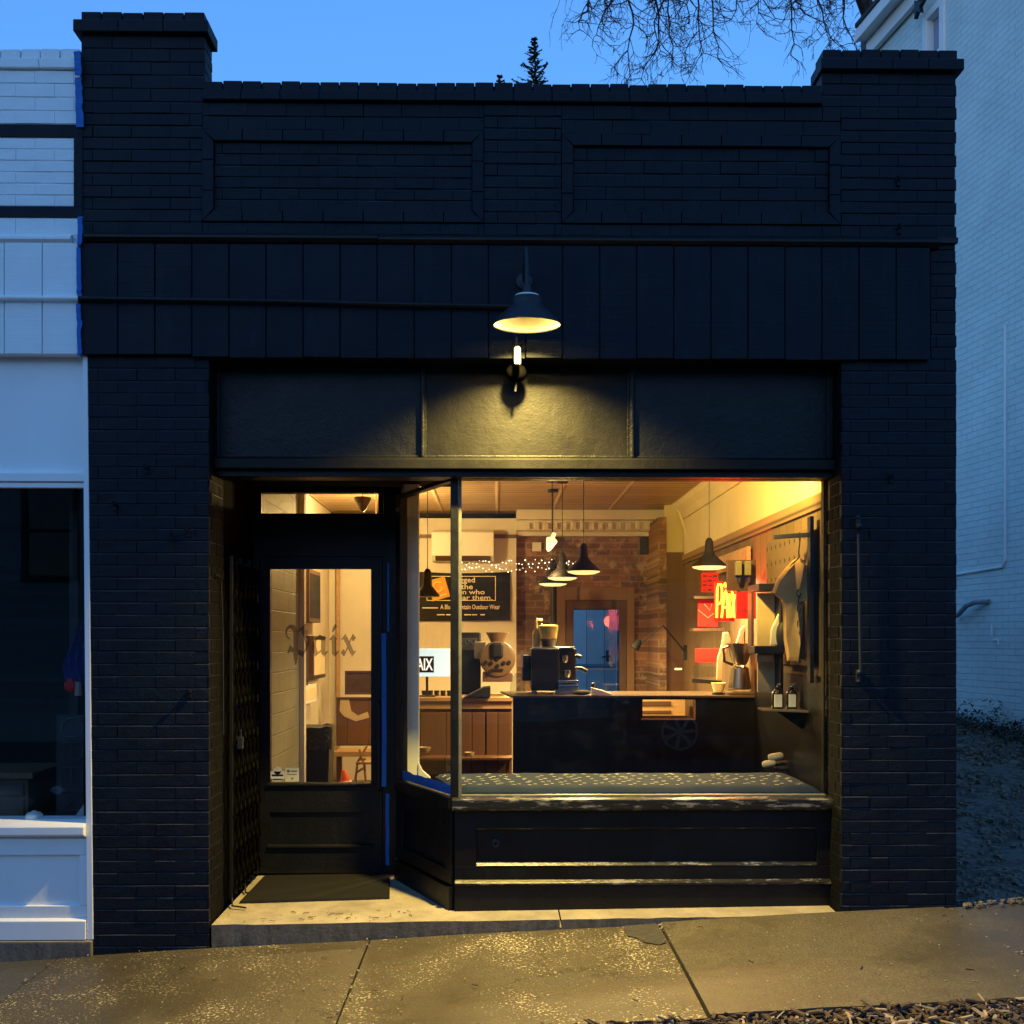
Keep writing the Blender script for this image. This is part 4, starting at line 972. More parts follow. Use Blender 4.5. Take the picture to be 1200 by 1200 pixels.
wbox(mb, win0, win0+f, .03, -.12, wz0, wz1); wbox(mb, win1-f, win1, .03, -.12, wz0, wz1); wbox(mb, win0+f, win1-f, .03, -.12, wz1-f, wz1); wbox(mb, win0+f, win1-f, .05, -.12, wz0, wz0+f); wbox(mb, win0+f, win1-f, -.02, -.1, (wz0+wz1)/2-.04, (wz0+wz1)/2+.04)
mb.build('window_frame', W, wn, bevel=.006)
mb = MB(); wbox(mb, win0+f, win1-f, -.07, -.08, wz0+f, wz1-f); mb.build('glass', pm('curtained_glass', (.30, .33, .42), .1, .6, bs=0), wn)
tst = wt(1088); zst = wall_pt(1088, 9).z
mb = MB(); pts = []
for k in range(12):
    r_ = .13 if k % 2 == 0 else .055; pts.append(wp(tst + r_*math.cos(k*math.pi/6), .10, zst + r_*math.sin(k*math.pi/6)))
mb.prism(pts, wn_*.05); mb.build('star_anchor_plate', M['black_metal'], rb)
mb = MB(); wbox(mb, -.16, -.04, .1, -.02, -.5, zE+.1); mb.build('corner_downpipe', pm('brown_pipe', (.07, .05, .045), .6), rb)
# paint line, downpipe stub and cable on that wall
mb = MB(); t1_, t0_ = wt(1179), wt(1112); zl_ = wall_pt(1179, 664).z
mb.tube([wp(t0_, .012, wall_pt(1112, 675).z), wp(t1_-.05, .012, zl_), wp(t1_, .012, zl_+.06), wp(t1_, .012, wall_pt(1179, 380).z)], .014, 6)
mb.build('wall_wire', M['white'], rb)
mb = MB(); pts = [wall_pt(1122, 724, out=.06), wall_pt(1134, 719, out=.10), wall_pt(1142, 710, out=.10), wall_pt(1150, 706, out=.08), wall_pt(1160, 705, out=.01)]
mb.tube(pts, .028, 8); cbo = mb.build('bent_pipe', pm('weathered_pipe', (.22, .26, .28), .5), rb, smooth=True)
mb = MB(); mb.tube([wall_pt(1164, 745, out=.02), wall_pt(1164, 731, out=.02)], .014, 6); mb.tube([wall_pt(1166, 751, out=.03), wall_pt(1173, 750, out=.04), wall_pt(1174, 756, out=.04)], .014, 6); mb.build('wall_hook', W, rb)
# pale wing further behind
fw = thing('pale_wing_building', 'pale wall of a further building beside the eave', 'building', ad(1050, 600, 24))
mb = MB(); q0, q1 = ad(1034, 750, 24), ad(1130, 750, 24); mb.box(q0.x, q1.x+6, q0.y, q0.y+.5, 0, 19); mb.build('wall', pm('pale_render', (.42, .46, .54), .8, var=.05, bs=0), fw)
mb = MB(); mb.box(q0.x, q1.x+6, q0.y-.02, q0.y+.55, 19.01, 19.2); mb.build('coping', M['concrete'], fw)

# gravel lot
mb = MB(); nx, ny = 60, 80; vs = []; gx0, gx1 = xR - .3, 12.0
for i in range(nx+1):
    for j in range(ny+1):
        x = gx0 + (gx1-gx0)*(i/nx)**1.3; y = .02 + 13.5*(j/ny)**1.4
        base = walk(min(x, 5.2)) + .0
        rise = .62*(1/(1+math.exp(-(y-3.2)*.9))) - .05*math.exp(-y*2)
        nz = .02*math.sin(x*5.1+y*3.3) + .016*math.sin(x*11.7-y*7.9) + rnd.uniform(-.012, .012)
        vs.append((x, y, base - .03 + rise*.85 + nz*min(1, y*2+.2)))
mb.add(vs, [(i*(ny+1)+j, (i+1)*(ny+1)+j, (i+1)*(ny+1)+j+1, i*(ny+1)+j+1) for i in range(nx) for j in range(ny)])
tag(mb.build('gravel_lot', M['gravel'], smooth=True), kind='structure')
def lot_z(x, y): return walk(min(x, 5.2)) - .03 + .62*.85/(1+math.exp(-(y-3.2)*.9)) - .0425*math.exp(-y*2)
def pebble(mb, c, r):
    a = rnd.uniform(0, 6.28); q = [rnd.uniform(.6, 1.2) for _ in range(8)]
    ca, sa = math.cos(a), math.sin(a); vs = []
    for k, (sx, sy, sz) in enumerate([(-1,-1,-1),(1,-1,-1),(1,1,-1),(-1,1,-1),(-1,-1,1),(1,-1,1),(1,1,1),(-1,1,1)]):
        x, y, z = sx*r*q[k]*.8, sy*r*q[(k+3) % 8]*.6, sz*r*.45*q[(k+5) % 8]
        vs.append((c[0]+x*ca-y*sa, c[1]+x*sa+y*ca, c[2]+z))
    mb.add(vs, [(3,2,1,0),(4,5,6,7),(0,1,5,4),(1,2,6,5),(2,3,7,6),(3,0,4,7)])
mb = MB()
for _ in range(6000):
    x = xR - .05 + rnd.random()**.8*3.6; y = .01 + rnd.random()**1.8*5.5
    if x < xR+.02 and y > .0 and y < 6: x = xR + .03 + rnd.random()*.6
    pebble(mb, (x, y, lot_z(x, y)+.010), rnd.uniform(.006, .020)*(1 if rnd.random() > .06 else 1.7)*(1 + y*.22))
for _ in range(150):
    x = xR + .02 + rnd.random()*1.2; y = rnd.uniform(-.05, .05); pebble(mb, (x, y, walk(x)+.018), rnd.uniform(.007, .018))
tag(mb.build('gravel', M['stone'], bevel=0), kind='stuff')
# scruffy dark plants and rubble at the foot of the wall
mb = MB()
for _ in range(4200):
    px = rnd.uniform(1090, 1330); p = wall_pt(px, z=0, out=abs(rnd.gauss(0, .35))+.02); g = lot_z(p.x, p.y); h = abs(rnd.gauss(0, .10)) * (1.7 if 1163 < px < 1184 else .8)
    a = rnd.uniform(0, 6.28); h = min(h, .30); l = rnd.uniform(.025, .065); c = Vector((p.x, p.y, g + h)); u = Vector((math.cos(a), math.sin(a), rnd.uniform(-.5, .9)))*l; w = Vector((-math.sin(a), math.cos(a), rnd.uniform(-.4, .4)))*l*.4
    mb.add([c-u*.5, c+w*.5, c+u*.5, c-w*.5], [(0,1,2,3)])
tag(mb.build('undergrowth', pm('withered_weeds', (.035, .036, .026), .9, var=.6, vscale=8, bs=0)), kind='stuff')

# mulch strip, kerb, road, ground
mb = MB(); nx, ny = 90, 16; vs = []
for i in range(nx+1):
    for j in range(ny+1):
        x = -5.6 + 11*i/nx; y = -2.25 + .93*j/ny; vs.append((x, y, walk(x) + y*.02 - .035 + rnd.uniform(-.015, .012)))
mb.add(vs, [(i*(ny+1)+j, (i+1)*(ny+1)+j, (i+1)*(ny+1)+j+1, i*(ny+1)+j+1) for i in range(nx) for j in range(ny)])
tag(mb.build('mulch_bed', M['earth']), kind='structure')
mb = MB()
for _ in range(5200):
    x = rnd.uniform(-1.2, 3.4); y = -1.35 - rnd.random()**1.3*.75; z = walk(x) + y*.02 - .02 + rnd.uniform(-.008, .022)
    if y > -1.37: z += .012
    l = rnd.uniform(.012, .055); w = rnd.uniform(.003, .010); a = rnd.uniform(0, 6.28); t = rnd.uniform(-.35, .35); mb.mi = 1 if rnd.random() < .12 else 0
    u = Vector((math.cos(a), math.sin(a), t))*l; s = Vector((-math.sin(a), math.cos(a), rnd.uniform(-.4, .4)))*w; h = Vector((0, 0, w*.5)); c = Vector((x, y, z))
    mb.hexa([c-u-s-h, c+u-s-h, c+u+s-h, c-u+s-h], [c-u*.9-s*.7+h, c+u*.85-s*.6+h, c+u*.9+s*.7+h, c-u*.8+s*.8+h])
tag(mb.build('mulch', [M['chip'], M['chip_pale']], fix=False), kind='stuff')
mb = MB()                                                    # grit and crumbs on the pavement
for _ in range(240):
    x = rnd.uniform(-2.4, 3.2); y = -rnd.random()**1.2*1.3; pebble(mb, (x, y, walk(x)+y*.02+.012), rnd.uniform(.002, .0065))
for _ in range(60):
    x = rnd.choice((-2.425, -.71, .9, 2.5)) + rnd.gauss(0, .012); y = -rnd.random()*1.2; pebble(mb, (x, y, walk(x)+y*.02+.012), rnd.uniform(.003, .009))
mb.mi = 1
for _ in range(26):
    x = rnd.uniform(-2, 3); y = -rnd.random()*1.3; z = walk(x)+y*.02+.014; a = rnd.uniform(0, 6.28); l = rnd.uniform(.02, .05)
    mb.tube([(x, y, z), (x+l*math.cos(a), y+l*math.sin(a), z)], .003, 4)
tag(mb.build('grit', [M['chip_pale'], M['chip']], fix=False), kind='stuff')
zr = lambda x: walk(max(-7, min(7, x))) - .26
mb = MB(); vs = []; xsx = [-300, -60, -20, -7, -5, -3, -1, 1, 3, 5, 7, 20, 60, 300]; ysy = [-300, -60, -12.6, -12, -2.42]
for x in xsx:
    for y in ysy: vs.append((x, y, zr(x)))
n = len(ysy); mb.add(vs, [(i*n+j, (i+1)*n+j, (i+1)*n+j+1, i*n+j+1) for i in range(len(xsx)-1) for j in range(n-1)])
tag(mb.build('road', M['asphalt']), kind='structure')
mb = MB(); mb.hexa([(-7, -2.43, zr(-7)-.05), (7, -2.43, zr(7)-.05), (7, -2.27, zr(7)-.05), (-7, -2.27, zr(-7)-.05)], [(-7, -2.42, walk(-7)-.09), (7, -2.42, walk(7)-.09), (7, -2.27, walk(7)-.085), (-7, -2.27, walk(-7)-.085)])
tag(mb.build('kerb', M['concrete'], bevel=.01), kind='structure')
mb = MB(); vs = []
for x in (-300, -40, 40, 300):
    for y in (-2.3, 10, 60, 400): vs.append((x, y, -.75))
mb.add(vs, [(i*4+j, (i+1)*4+j, (i+1)*4+j+1, i*4+j+1) for i in range(3) for j in range(3)])
tag(mb.build('ground', M['earth']), kind='structure')
# ------------------------------------------------------------------ trees
def branch(mb, p, d, L, r, depth, droop, spread, n=6, twigs=3, rg=rnd):
    r = max(r, .0058)
    pts = [Vector(p)]; d = Vector(d).normalized(); rs = [r]
    for i in range(n):
        d = (d + Vector((rg.gauss(0, .24), rg.gauss(0, .22), rg.gauss(0, .18) - droop))).normalized()
        pts.append(pts[-1] + d*L/n); rs.append(max(.0036, r*(1 - .72*(i+1)/n)))
    mb.tube(pts, rs, 5 if r > .012 else 3, cap=False)
    if depth <= 0: return
    for k in range(twigs):
        t = rg.uniform(.2, 1.0); i = min(n-1, int(t*n)); q = pts[i].lerp(pts[i+1], t*n - i)
        a = rg.uniform(0, 6.28); base = (pts[i+1]-pts[i]).normalized(); s = base.cross(Vector((math.cos(a), math.sin(a), .3)))
        if s.length < .1: continue
        nd = (base*(1-spread) + s.normalized()*spread)
        branch(mb, q, nd, L*rg.uniform(.38, .62), rs[i]*.62, depth-1, droop, spread, max(3, n-1), twigs, rg)
tr = thing('bare_tree', 'leafless tree with drooping reddish twigs beyond the roof', 'tree', (0, 0, 0))
dT = 19.0
mb = MB(); base = ad(1062, 750, 20.5); base.z = 0
rg = random.Random(5)
top = base + Vector((-.3, .2, 13.0))
tp_ = [base, base + Vector((.1, 0, 4)), base + Vector((-.1, .1, 8.5)), top, top + Vector((.4, .3, 3.2))]
mb.tube(tp_, [.36, .30, .24, .17, .06], 10)
mb.build('trunk', M['bark'], tr, smooth=True)
limbs = [[(1062, -20), (990, -70), (900, -80), (800, -60), (735, -35), (700, -10)],
         [(1062, -60), (980, -130), (880, -150), (780, -120), (730, -70)],
         [(1062, 0), (1030, -40), (1000, -45), (965, -25), (945, -5)],
         [(1062, -90), (1010, -190), (960, -260), (900, -300)],
         [(1062, -80), (1090, -180), (1130, -260)]]
for li, l in enumerate(limbs):
    mb = MB(); pts = [ad(x, y, dT + .6*math.sin(i*1.3+li)) for i, (x, y) in enumerate(l)]; pts[0] = top + Vector((0, 0, -.6 + .5*li))
    fine = []
    for i in range(len(pts)-1):
        for k in range(4): fine.append(pts[i].lerp(pts[i+1], k/4) + Vector((rg.gauss(0, .04), rg.gauss(0, .04), rg.gauss(0, .04))))
    fine.append(pts[-1]); rs = [.10*(1-.8*i/(len(fine)-1)) for i in range(len(fine))]
    mb.tube(fine, rs, 7, cap=False)
    for i in range(3, len(fine)):
        for k in range(1 if li < 3 else 3):
            a = rg.uniform(0, 6.28); branch(mb, fine[i], (math.cos(a), math.sin(a)*.6, rg.uniform(-.3, .7)), rg.uniform(.7, 1.4), rs[i]*.4, 2, .02, .6, 5, 3, rg)
    mb.build('limb', M['bark'], tr)
# hanging sprays that reach down into the picture
red = pm('reddish_twigs', (.06, .028, .028), .9, .2, var=.3, bs=0)
sprays = [(738, -42, 738, 88, 3, 4), (752, -45, 756, 92, 3, 4), (700, -15, 672, 34, 2, 3), (722, -30, 698, 42, 2, 4), (790, -58, 782, 70, 3, 4), (770, -50, 770, 60, 2, 4), (812, -60, 828, 62, 3, 4),
          (830, -64, 842, 68, 2, 3), (860, -75, 862, 24, 2, 4), (890, -78, 890, 26, 2, 3), (922, -70, 926, 66, 2, 3), (905, -75, 914, 20, 2, 3), (960, -45, 978, 46, 3, 4), (985, -45, 1002, 52, 3, 4), (1010, -45, 1014, 40, 2, 4), (948, -20, 962, 26, 2, 4), (800, -60, 806, 28, 2, 4), (715, -25, 722, 24, 2, 4)]
for k, (xa, ya, xb, yb, dp, tw) in enumerate(sprays):
    mb = MB(); p0 = ad(xa, ya, dT+rg.uniform(-.4, .4)); p1 = ad(xb, yb, dT+rg.uniform(-.8, .8)); L = (p1-p0).length; n = 9; pts = []; rs = []
    bow = Vector((rg.gauss(0, .10), 0, 0))
    wx = 0
    for i in range(n+1):
        t = i/n; wx = wx*.7 + rg.gauss(0, .05); pts.append(p0.lerp(p1, t) + bow*math.sin(t*3.14) + Vector((wx, rg.gauss(0, .03), 0))); rs.append(.027*(1-.72*t))
    mb.tube(pts, rs, 5, cap=False)
    for i in range(1, n+1):
        for q in range(2):
            s = rg.choice((-1, 1)); dd = (pts[i]-pts[i-1]).normalized(); nd = dd*.6 + Vector((s*rg.uniform(.3, 1.0), rg.uniform(-.6, .6), rg.uniform(-.3, .45)))
            branch(mb, pts[i], nd, min(1.0, L*rg.uniform(.16, .36)), max(.009, rs[i]*.6), dp-1, .06, .45, 6, tw-1, rg)
    mb.build('hanging_branch', red, tr)

def conifer(name, label, px, ptop, d, H, rad, seed, group):
    rg = random.Random(seed); topz = ad(px, ptop, d).z; b = ad(px, 750, d); b.z = topz - H
    t = thing(name, label, 'tree', b, group)
    mb = MB(); mb.tube([b, b + Vector((0, 0, H*.5)), b + Vector((.03, 0, H*.97))], [.24, .13, .015], 8); mb.build('trunk', M['bark'], t)
    mb = MB(); z = H - .02; k = 0
    for _ in range(14):                                     # leader tuft
        a = rg.uniform(0, 6.28); p = b + Vector((0, 0, H*.97 - .05 + rg.uniform(-.1, .12)))
        u = Vector((math.cos(a)*.05, math.sin(a)*.05, .16)); w = Vector((-math.sin(a), math.cos(a), 0))*.02; mb.add([p-w, p+w, p+u], [(0,1,2)])
    while z > H*.30:
        f = (H - z); rr = min(rad, .05 + f*.40*rg.uniform(.6, 1.3)); nb_ = 5 + int(min(6, f*1.2))
        a0 = rg.uniform(0, 6.28)
        for i in range(nb_):
            a = a0 + i*6.283/nb_ + rg.gauss(0, .2); L = rr*rg.uniform(.45, 1.25); dirv = Vector((math.cos(a), math.sin(a), .30 if f < 2 else .05)).normalized()
            p0 = b + Vector((0, 0, z)); m_ = max(5, int(L/.055))
            for j in range(m_):
                tt = (j+.4)/m_; q = p0 + dirv*L*tt + Vector((0, 0, .12*tt*tt*L)) ; sz = (.15 - .06*tt)*(1.0 if L > .4 else .7)
                for s in (-1, 1, 0):
                    side_ = Vector((-math.sin(a), math.cos(a), 0))*s; e = (dirv*.9 + side_*.7 + Vector((0, 0, rg.uniform(-.35, .35)))).normalized()*sz*rg.uniform(.7, 1.2)
                    w = e.cross(Vector((0, 0, 1))).normalized()*.022 + Vector((0, 0, rg.uniform(-.02, .02)))
                    mb.add([q - w, q + w, q + e*.6 + w*.6, q + e, q + e*.6 - w*.6], [(0, 1, 2, 3, 4)])
        z -= .13 + f*.014; k += 1
    mb.build('crown', M['needles'], t, fix=False)
conifer('conifer', 'dark pointed conifer rising above the parapet centre', 626, 46, 30, 17, 2.6, 3, 'conifers behind the shop')
conifer('conifer', 'small conifer tip just showing left of the pointed conifer', 586, 90, 31, 16, 2.2, 8, 'conifers behind the shop')

# ------------------------------------------------------------------ across the street (seen in the glass)
hs = thing('sided_house', 'grey sided house across the street reflected in window glass', 'house', (0, -17, -.4))
hx0, hx1, hy = -22, 16, -17.0
wins = [(-9.9, 3.0, 1.0, 2.0), (-13.5, 3.0, 1.0, 2.0), (-4.4, 3.0, 1.0, 2.0), (4, 3.0, 1, 2), (9, 3, 1, 2)]
mb = MB(); mb.box(hx0, hx1, hy-6, hy, -1, 6.0); mb.build('wall', M['house_siding'], hs)
mb = MB(); mb.prism([(hx0-.4, hy+.5, 5.95), (hx0-.4, hy-6.5, 5.95), (hx0-.4, hy-3, 7.0)], (hx1-hx0+.8, 0, 0)); mb.build('roof', M['asphalt'], hs)
for x, z, w, h in wins:
    t = thing('window', None, None); t.parent = hs
    mb = MB(); 
    for a_, b_, c_, d_ in ((x-w/2-.12, x-w/2, z, z+h), (x+w/2, x+w/2+.12, z, z+h), (x-w/2-.12, x+w/2+.12, z+h+.002, z+h+.14), (x-w/2-.12, x+w/2+.12, z-.12, z-.002), (x-w/2+.002, x+w/2-.002, z+h/2-.03, z+h/2+.03)): mb.box(a_, b_, hy+.002, hy+.07, c_, d_)
    mb.build('window_frame', M['black_wood'], t)
    mb = MB(); mb.box(x-w/2, x+w/2, hy+.003, hy+.012, z, z+h); mb.build('pane', M['dark_glass'], t)
def car(label, x, y, z, rz):
    t = thing('parked_car', label, 'car', (0, 0, 0), 'cars parked along the street')
    L_, Wd = 4.5, 1.78
    body = [(-2.2, .35), (-2.25, .7), (-2.1, .95), (-1.2, 1.02), (.95, 1.0), (1.9, .88), (2.2, .72), (2.25, .4), (2.1, .28), (-2.1, .28)]
    mb = MB(); mb.prism([(a, -Wd/2, b) for a, b in body], (0, Wd, 0)); mb.build('body', M['car_paint'], t, bevel=.07, seg=3, smooth=True)
    cab = [(-1.75, .98), (-1.35, 1.42), (.15, 1.46), (.95, .98)]
    mb = MB(); mb.hexa([(-1.85, -.84, .98), (1.0, -.84, .98), (1.0, .84, .98), (-1.85, .84, .98)], [(-1.3, -.64, 1.44), (.2, -.64, 1.46), (.2, .64, 1.46), (-1.3, .64, 1.44)]); mb.build('cabin_glass', M['dark_glass'], t, bevel=.05, seg=3, smooth=True)
    mb = MB(); mb.box(-1.28, .18, -.62, .62, 1.455, 1.485); mb.build('roof', M['car_paint'], t, bevel=.012)
    for s in (-1, 1):
        mb = MB(); mb.sphere((2.12, s*.66, .72), .11, 12, 8, (.7, 1.3, .7)); mb.build('headlight', M['steel'], t, smooth=True)
        for wx in (-1.38, 1.38):
            w = thing('wheel', None, None, (wx, s*.82, .34)); w.parent = t; ry = Matrix.Rotation(R(90), 3, 'X')
            mb = MB(); mb.lathe([(.27, -.1), (.33, -.1), (.35, -.07), (.35, .07), (.33, .1), (.27, .1)], (wx, s*.82, .34), 28, ry, close=False); mb.build('tyre', M['tyre'], w, smooth=True)
            mb = MB(); yo = s*.91
            mb.lathe([(.245, -.012), (.28, -.012), (.28, .012), (.245, .012), (.245, -.012)], (wx, yo, .34), 28, ry, close=False)
            for k in range(7):
                a = k*6.283/7 + .4; c_, s2 = math.cos(a), math.sin(a); u = Vector((c_, 0, s2)); n_ = Vector((-s2, 0, c_)); o_ = Vector((wx, yo, .34))
                mb.hexa([o_+u*.03-n_*.018, o_+u*.25-n_*.032, o_+u*.25+n_*.032, o_+u*.03+n_*.018], [q + Vector((0, .012*s, 0)) for q in (o_+u*.03-n_*.018, o_+u*.25-n_*.032, o_+u*.25+n_*.032, o_+u*.03+n_*.018)])
            mb.lathe([(.05, -.015), (.05, .015)], (wx, yo, .34), 14, ry); mb.build('rim', M['alloy'], w)
    t.location = (x, y, z); t.rotation_euler = (0, 0, rz); return t
car('dark car at the near kerb, mirrored in the white shop window', -6.35, -3.4, zr(-6), R(0))
car('dark car across the street whose wheel shows in the shop glass', 4.05, -9.75, zr(4), R(180))
# ------------------------------------------------------------------ the room behind the glass
XLw, XRw, YBk, ZC, ZF = -1.85, 1.95, 5.70, 3.0, .04
mb = MB(); mb.box(XLw-.05, XRw+.3, YD+.09, YBk+.3, ZF-.05, ZF); mb.box(-.24, XRw+.3, YW+.05, YD+.09, ZF-.05, ZF); mb.build('room_floor', M['floor_wood'], shop)
mb = MB(); mb.box(XLw-.05, XRw+.3, YW+.07, YBk+.3, ZC, ZC+.05); mb.build('room_ceiling', M['tin'], shop)
zt0, zt1 = 2.37, 2.465
mb = MB(); mb.box(XRw, XRw+.05, YW+.05, 5.0, ZF, zt0); mb.build('plank_wall', M['plank_wall'], shop)
mb = MB(); mb.box(XRw-.018, XRw-.001, YW+.06, 1.98, ZF, 1.36); mb.build('lower_wall_shade', M['counter'], shop)  # added black sheet, standing in for shade on the lower wall
mb = MB(); mb.box(XRw-.022, XRw+.05, YW+.05, 5.0, zt0+.001, zt1); mb.build('wall_rail', M['plank_trim'], shop, bevel=.004)
mb = MB(); mb.box(XRw, XRw+.05, YW+.05, YBk, zt1+.001, ZC-.001); mb.build('yellow_upper_wall', M['yellow_wall'], shop)
mb = MB()
mb.prism([(XRw-.001, YW+.08, 2.84), (XRw-.02, YW+.08, 2.84), (XRw-.05, YW+.08, 2.90), (XRw-.10, YW+.08, 2.95), (XRw-.12, YW+.08, ZC-.001), (XRw-.001, YW+.08, ZC-.001)], (0, 4.7, 0))
mb.build('crown_moulding', M['yellow_wall'], shop)
# back wall: plaster on the left, worn brick with a cased door on the right
xp = ax(605, YBk-.12)
mb = MB(); mb.box(XLw-.05, xp, YBk-.12, YBk+.1, ZF, 2.92); mb.build('plaster_wall', M['plaster'], shop)
mb = MB(); mb.box(XLw-.05, xp+.02, YBk-.15, YBk-.121, 2.70, 2.74); mb.build('picture_rail', M['brown_wood'], shop)
xc0, xc1 = ax(650, YBk), ax(741, YBk); zc1 = az(690, YBk); xg0, xg1 = ax(672, YBk), ax(726, YBk); zg1_ = az(714, YBk)
zbt = az(629, YBk); xr = ax(772, YBk-.9)
mb = MB(); mb.box(xp+.001, xc0, YBk, YBk+.1, ZF, ZC); mb.box(xc1, XRw+.25, YBk, YBk+.1, ZF, ZC); mb.box(xc0, xc1, YBk, YBk+.1, zc1, ZC)
mb.build('brick_back_wall', M['brick_back'], shop)
mb = MB(); bx0, bx1 = ax(771, 4.95), ax(781, 4.95); mb.box(bx0, bx1, 4.95, YBk-.001, ZF, 2.86); mb.build('brick_return', M['brick_side'], shop)
mb = MB(); mb.box(bx1+.001, XRw+.05, 5.0, 5.05, ZF, 2.5); mb.build('brown_end_panel', M['brown_wood'], shop)
mb = MB(); mb.box(bx1+.001, XRw+.05, 5.06, 5.12, ZF, ZC); mb.build('plaster_end_wall', M['yellow_wall'], shop)
mb = MB()
mb.box(xp, bx1+.05, YBk-.10, YBk-.002, zbt, zbt+.05); mb.box(xp, bx1+.05, YBk-.2, YBk-.002, zbt+.05, zbt+.16); mb.box(xp, bx1+.05, YBk-.30, YBk-.002, zbt+.161, ZC-.002)
x = xp + .1
while x < bx1: mb.box(x, x+.05, YBk-.235, YBk-.2, zbt+.06, zbt+.13); x += .10
mb.build('dentil_cornice', M['plaster'], shop, bevel=.004, seg=1)
mb = MB(); y0 = YBk-.04
mb.box(xc0-.02, xg0-.09, y0, YBk-.001, ZF, zc1+.02); mb.box(xg1+.08, xc1+.02, y0, YBk-.001, ZF, zc1+.02); mb.box(xg0-.09, xg1+.08, y0, YBk-.001, zg1_+.1, zc1+.02)
mb.build('door_casing', M['case_wood'], shop, bevel=.006)
bd = thing('rear_door', None, None); bd.parent = shop
mb = MB(); mb.box(xg0-.088, xg0, YBk-.03, YBk+.02, ZF, zg1_+.098); mb.box(xg1, xg1+.078, YBk-.03, YBk+.02, ZF, zg1_+.098); mb.box(xg0, xg1, YBk-.03, YBk+.02, zg1_, zg1_+.098); mb.build('door_frame', M['door_wood'], bd, bevel=.004)
mb = MB(); mb.box(xg0-.005, xg1+.005, YBk+.012, YBk+.018, ZF, zg1_+.005); mb.build('door_pane', M['glass'], bd)
YY = 11.0
yg = thing('yard_gate', 'pale plank gate standing in the open yard behind the rear door', 'gate', (1.2, YY, -.3))
mb = MB(); mb.box(.2, 3.2, YY, YY+.04, -.3, 2.8); mb.build('plank_leaf', wood('pale_gate_planks', (.84, .84, .80), (.72, .74, .72), 'xz', .29, .7, (12, 1, 1)), yg)
mb = MB(); mb.box(.2, 3.2, YY-.035, YY-.002, az(781, YY), az(778, YY)); mb.build('cross_rail', pm('gate_rail', (.22, .30, .34), .7), yg)
mb = MB(); mb.box(ax(721.5, YY), ax(725, YY), YY-.05, YY-.001, -.3, 2.8); mb.build('batten', pm('gate_batten', (.55, .66, .70), .7), yg)
mb = MB(); mb.box(ax(710, YY), ax(713, YY), YY-.06, YY-.03, az(775, YY), az(762, YY)); mb.tube([at(715, 769, YY-.06), at(706, 770, YY-.1)], .016, 6); mb.build('handle', M['black_metal'], yg)
# left side: painted block pier and the wall beyond
mb = MB(); mb.box(XLw-.05, -1.60, YD+.09, 2.62, ZF, ZC-.002); mb.build('block_pier', M['block'], shop)
mb = MB(); mb.box(XLw-.05, XLw, 2.63, YBk, ZF, ZC-.002); mb.build('plaster_side_wall', M['plaster'], shop)
mb = MB(); mb.box(-1.598, -1.56, 2.58, 2.66, ZF, ZC-.01); mb.build('pier_edge_trim', M['plaster'], shop)
# wall of the display bay above the entry
mb = MB(); mb.box(XLw, xw1, YD+.09, YD+.14, zsof, ZC-.001); mb.build('front_wall_lining', M['plaster'], shop)
mb = MB(); mb.box(XLw, XRw, YW+.07, YW+.10, zL0-.02, ZC-.001); mb.build('front_wall_lining', M['plaster'], shop)
mb = MB(); q0, q1 = side(Ls-.05, -.06, 0), side(Ls-.05, -.04, 0)
mb.box(ax(473, 1.02), ax(491, 1.02), 1.02, 1.06, zs1-.05, 2.9); mb.build('white_post', pm('cream_post', (.80, .77, .62), .6, .3, var=.05), shop, bevel=.004)
mb = MB(); c = at(492, 898, 1.03)
pts = [at(491, 895, 1.0), at(494, 901, 1.0), at(499, 908, 1.0), at(505, 914, 1.0), at(505, 921, 1.0), at(491, 921, 1.0)]
pts = [at(490, 893, 1.0), at(495, 903, 1.0), at(504, 911, 1.0), at(505, 920, 1.0), at(496, 918, 1.0), at(490, 909, 1.0)]
mb.prism(pts, (0, .03, 0)); mb.build('curved_bracket', pm('cream_bracket', (.66, .62, .46), .6, .3), shop, bevel=.003)

# bench of the display window
mb = MB(); zb = .635
mb.add([(XC+.06, YW+.05, zb), (ax(968, YW), YW+.05, zb), (ax(968, YW), 1.05, zb), (XB+.12, 1.05, zb), (XC+.06, YW+.05, .05), (ax(968, YW), YW+.05, .05), (ax(968, YW), 1.05, .05), (XB+.12, 1.05, .05)], [(0,1,2,3),(7,6,5,4),(0,4,5,1),(1,5,6,2),(2,6,7,3),(3,7,4,0)])
mb.build('display_bench', M['black_wood'], shop)
cu = thing('window_cushion', 'long slate blue cushion with pale dashes lying in the window', 'cushion', (.7, .6, zb))
mb = MB(); nx, ny = 90, 20; cx0, cx1, cy0, cy1, zt = ax(541, .30), ax(963, .30), .285, .99, .718
def cush(u, v):
    x = cx0 - .20*v*(1-u) + (cx1 - .008 - cx0)*u + .0; y = cy0 + (cy1-cy0)*v
    e = min(1, min(v, 1-v)*9, min(u, 1-u)*40); z = zt - .030*(1-e)**2 + .0022*math.sin(u*19)*math.sin(v*5+1) + .0014*math.sin(u*47+v*9)
    return Vector((x, y, z))
vs = [cush(i/nx, j/ny) for i in range(nx+1) for j in range(ny+1)]; ix = lambda i, j: i*(ny+1)+j
mb.add(vs, [(ix(i, j), ix(i+1, j), ix(i+1, j+1), ix(i, j+1)) for i in range(nx) for j in range(ny)])
per = [ix(i, 0) for i in range(nx+1)]
r1 = [vs[k] + Vector((0, -.010, -.022)) for k in per]; r2 = [Vector((vs[k].x, vs[k].y-.004, zb+.012)) for k in per]; r3 = [Vector((vs[k].x, vs[k].y+.01, zb+.001)) for k in per]
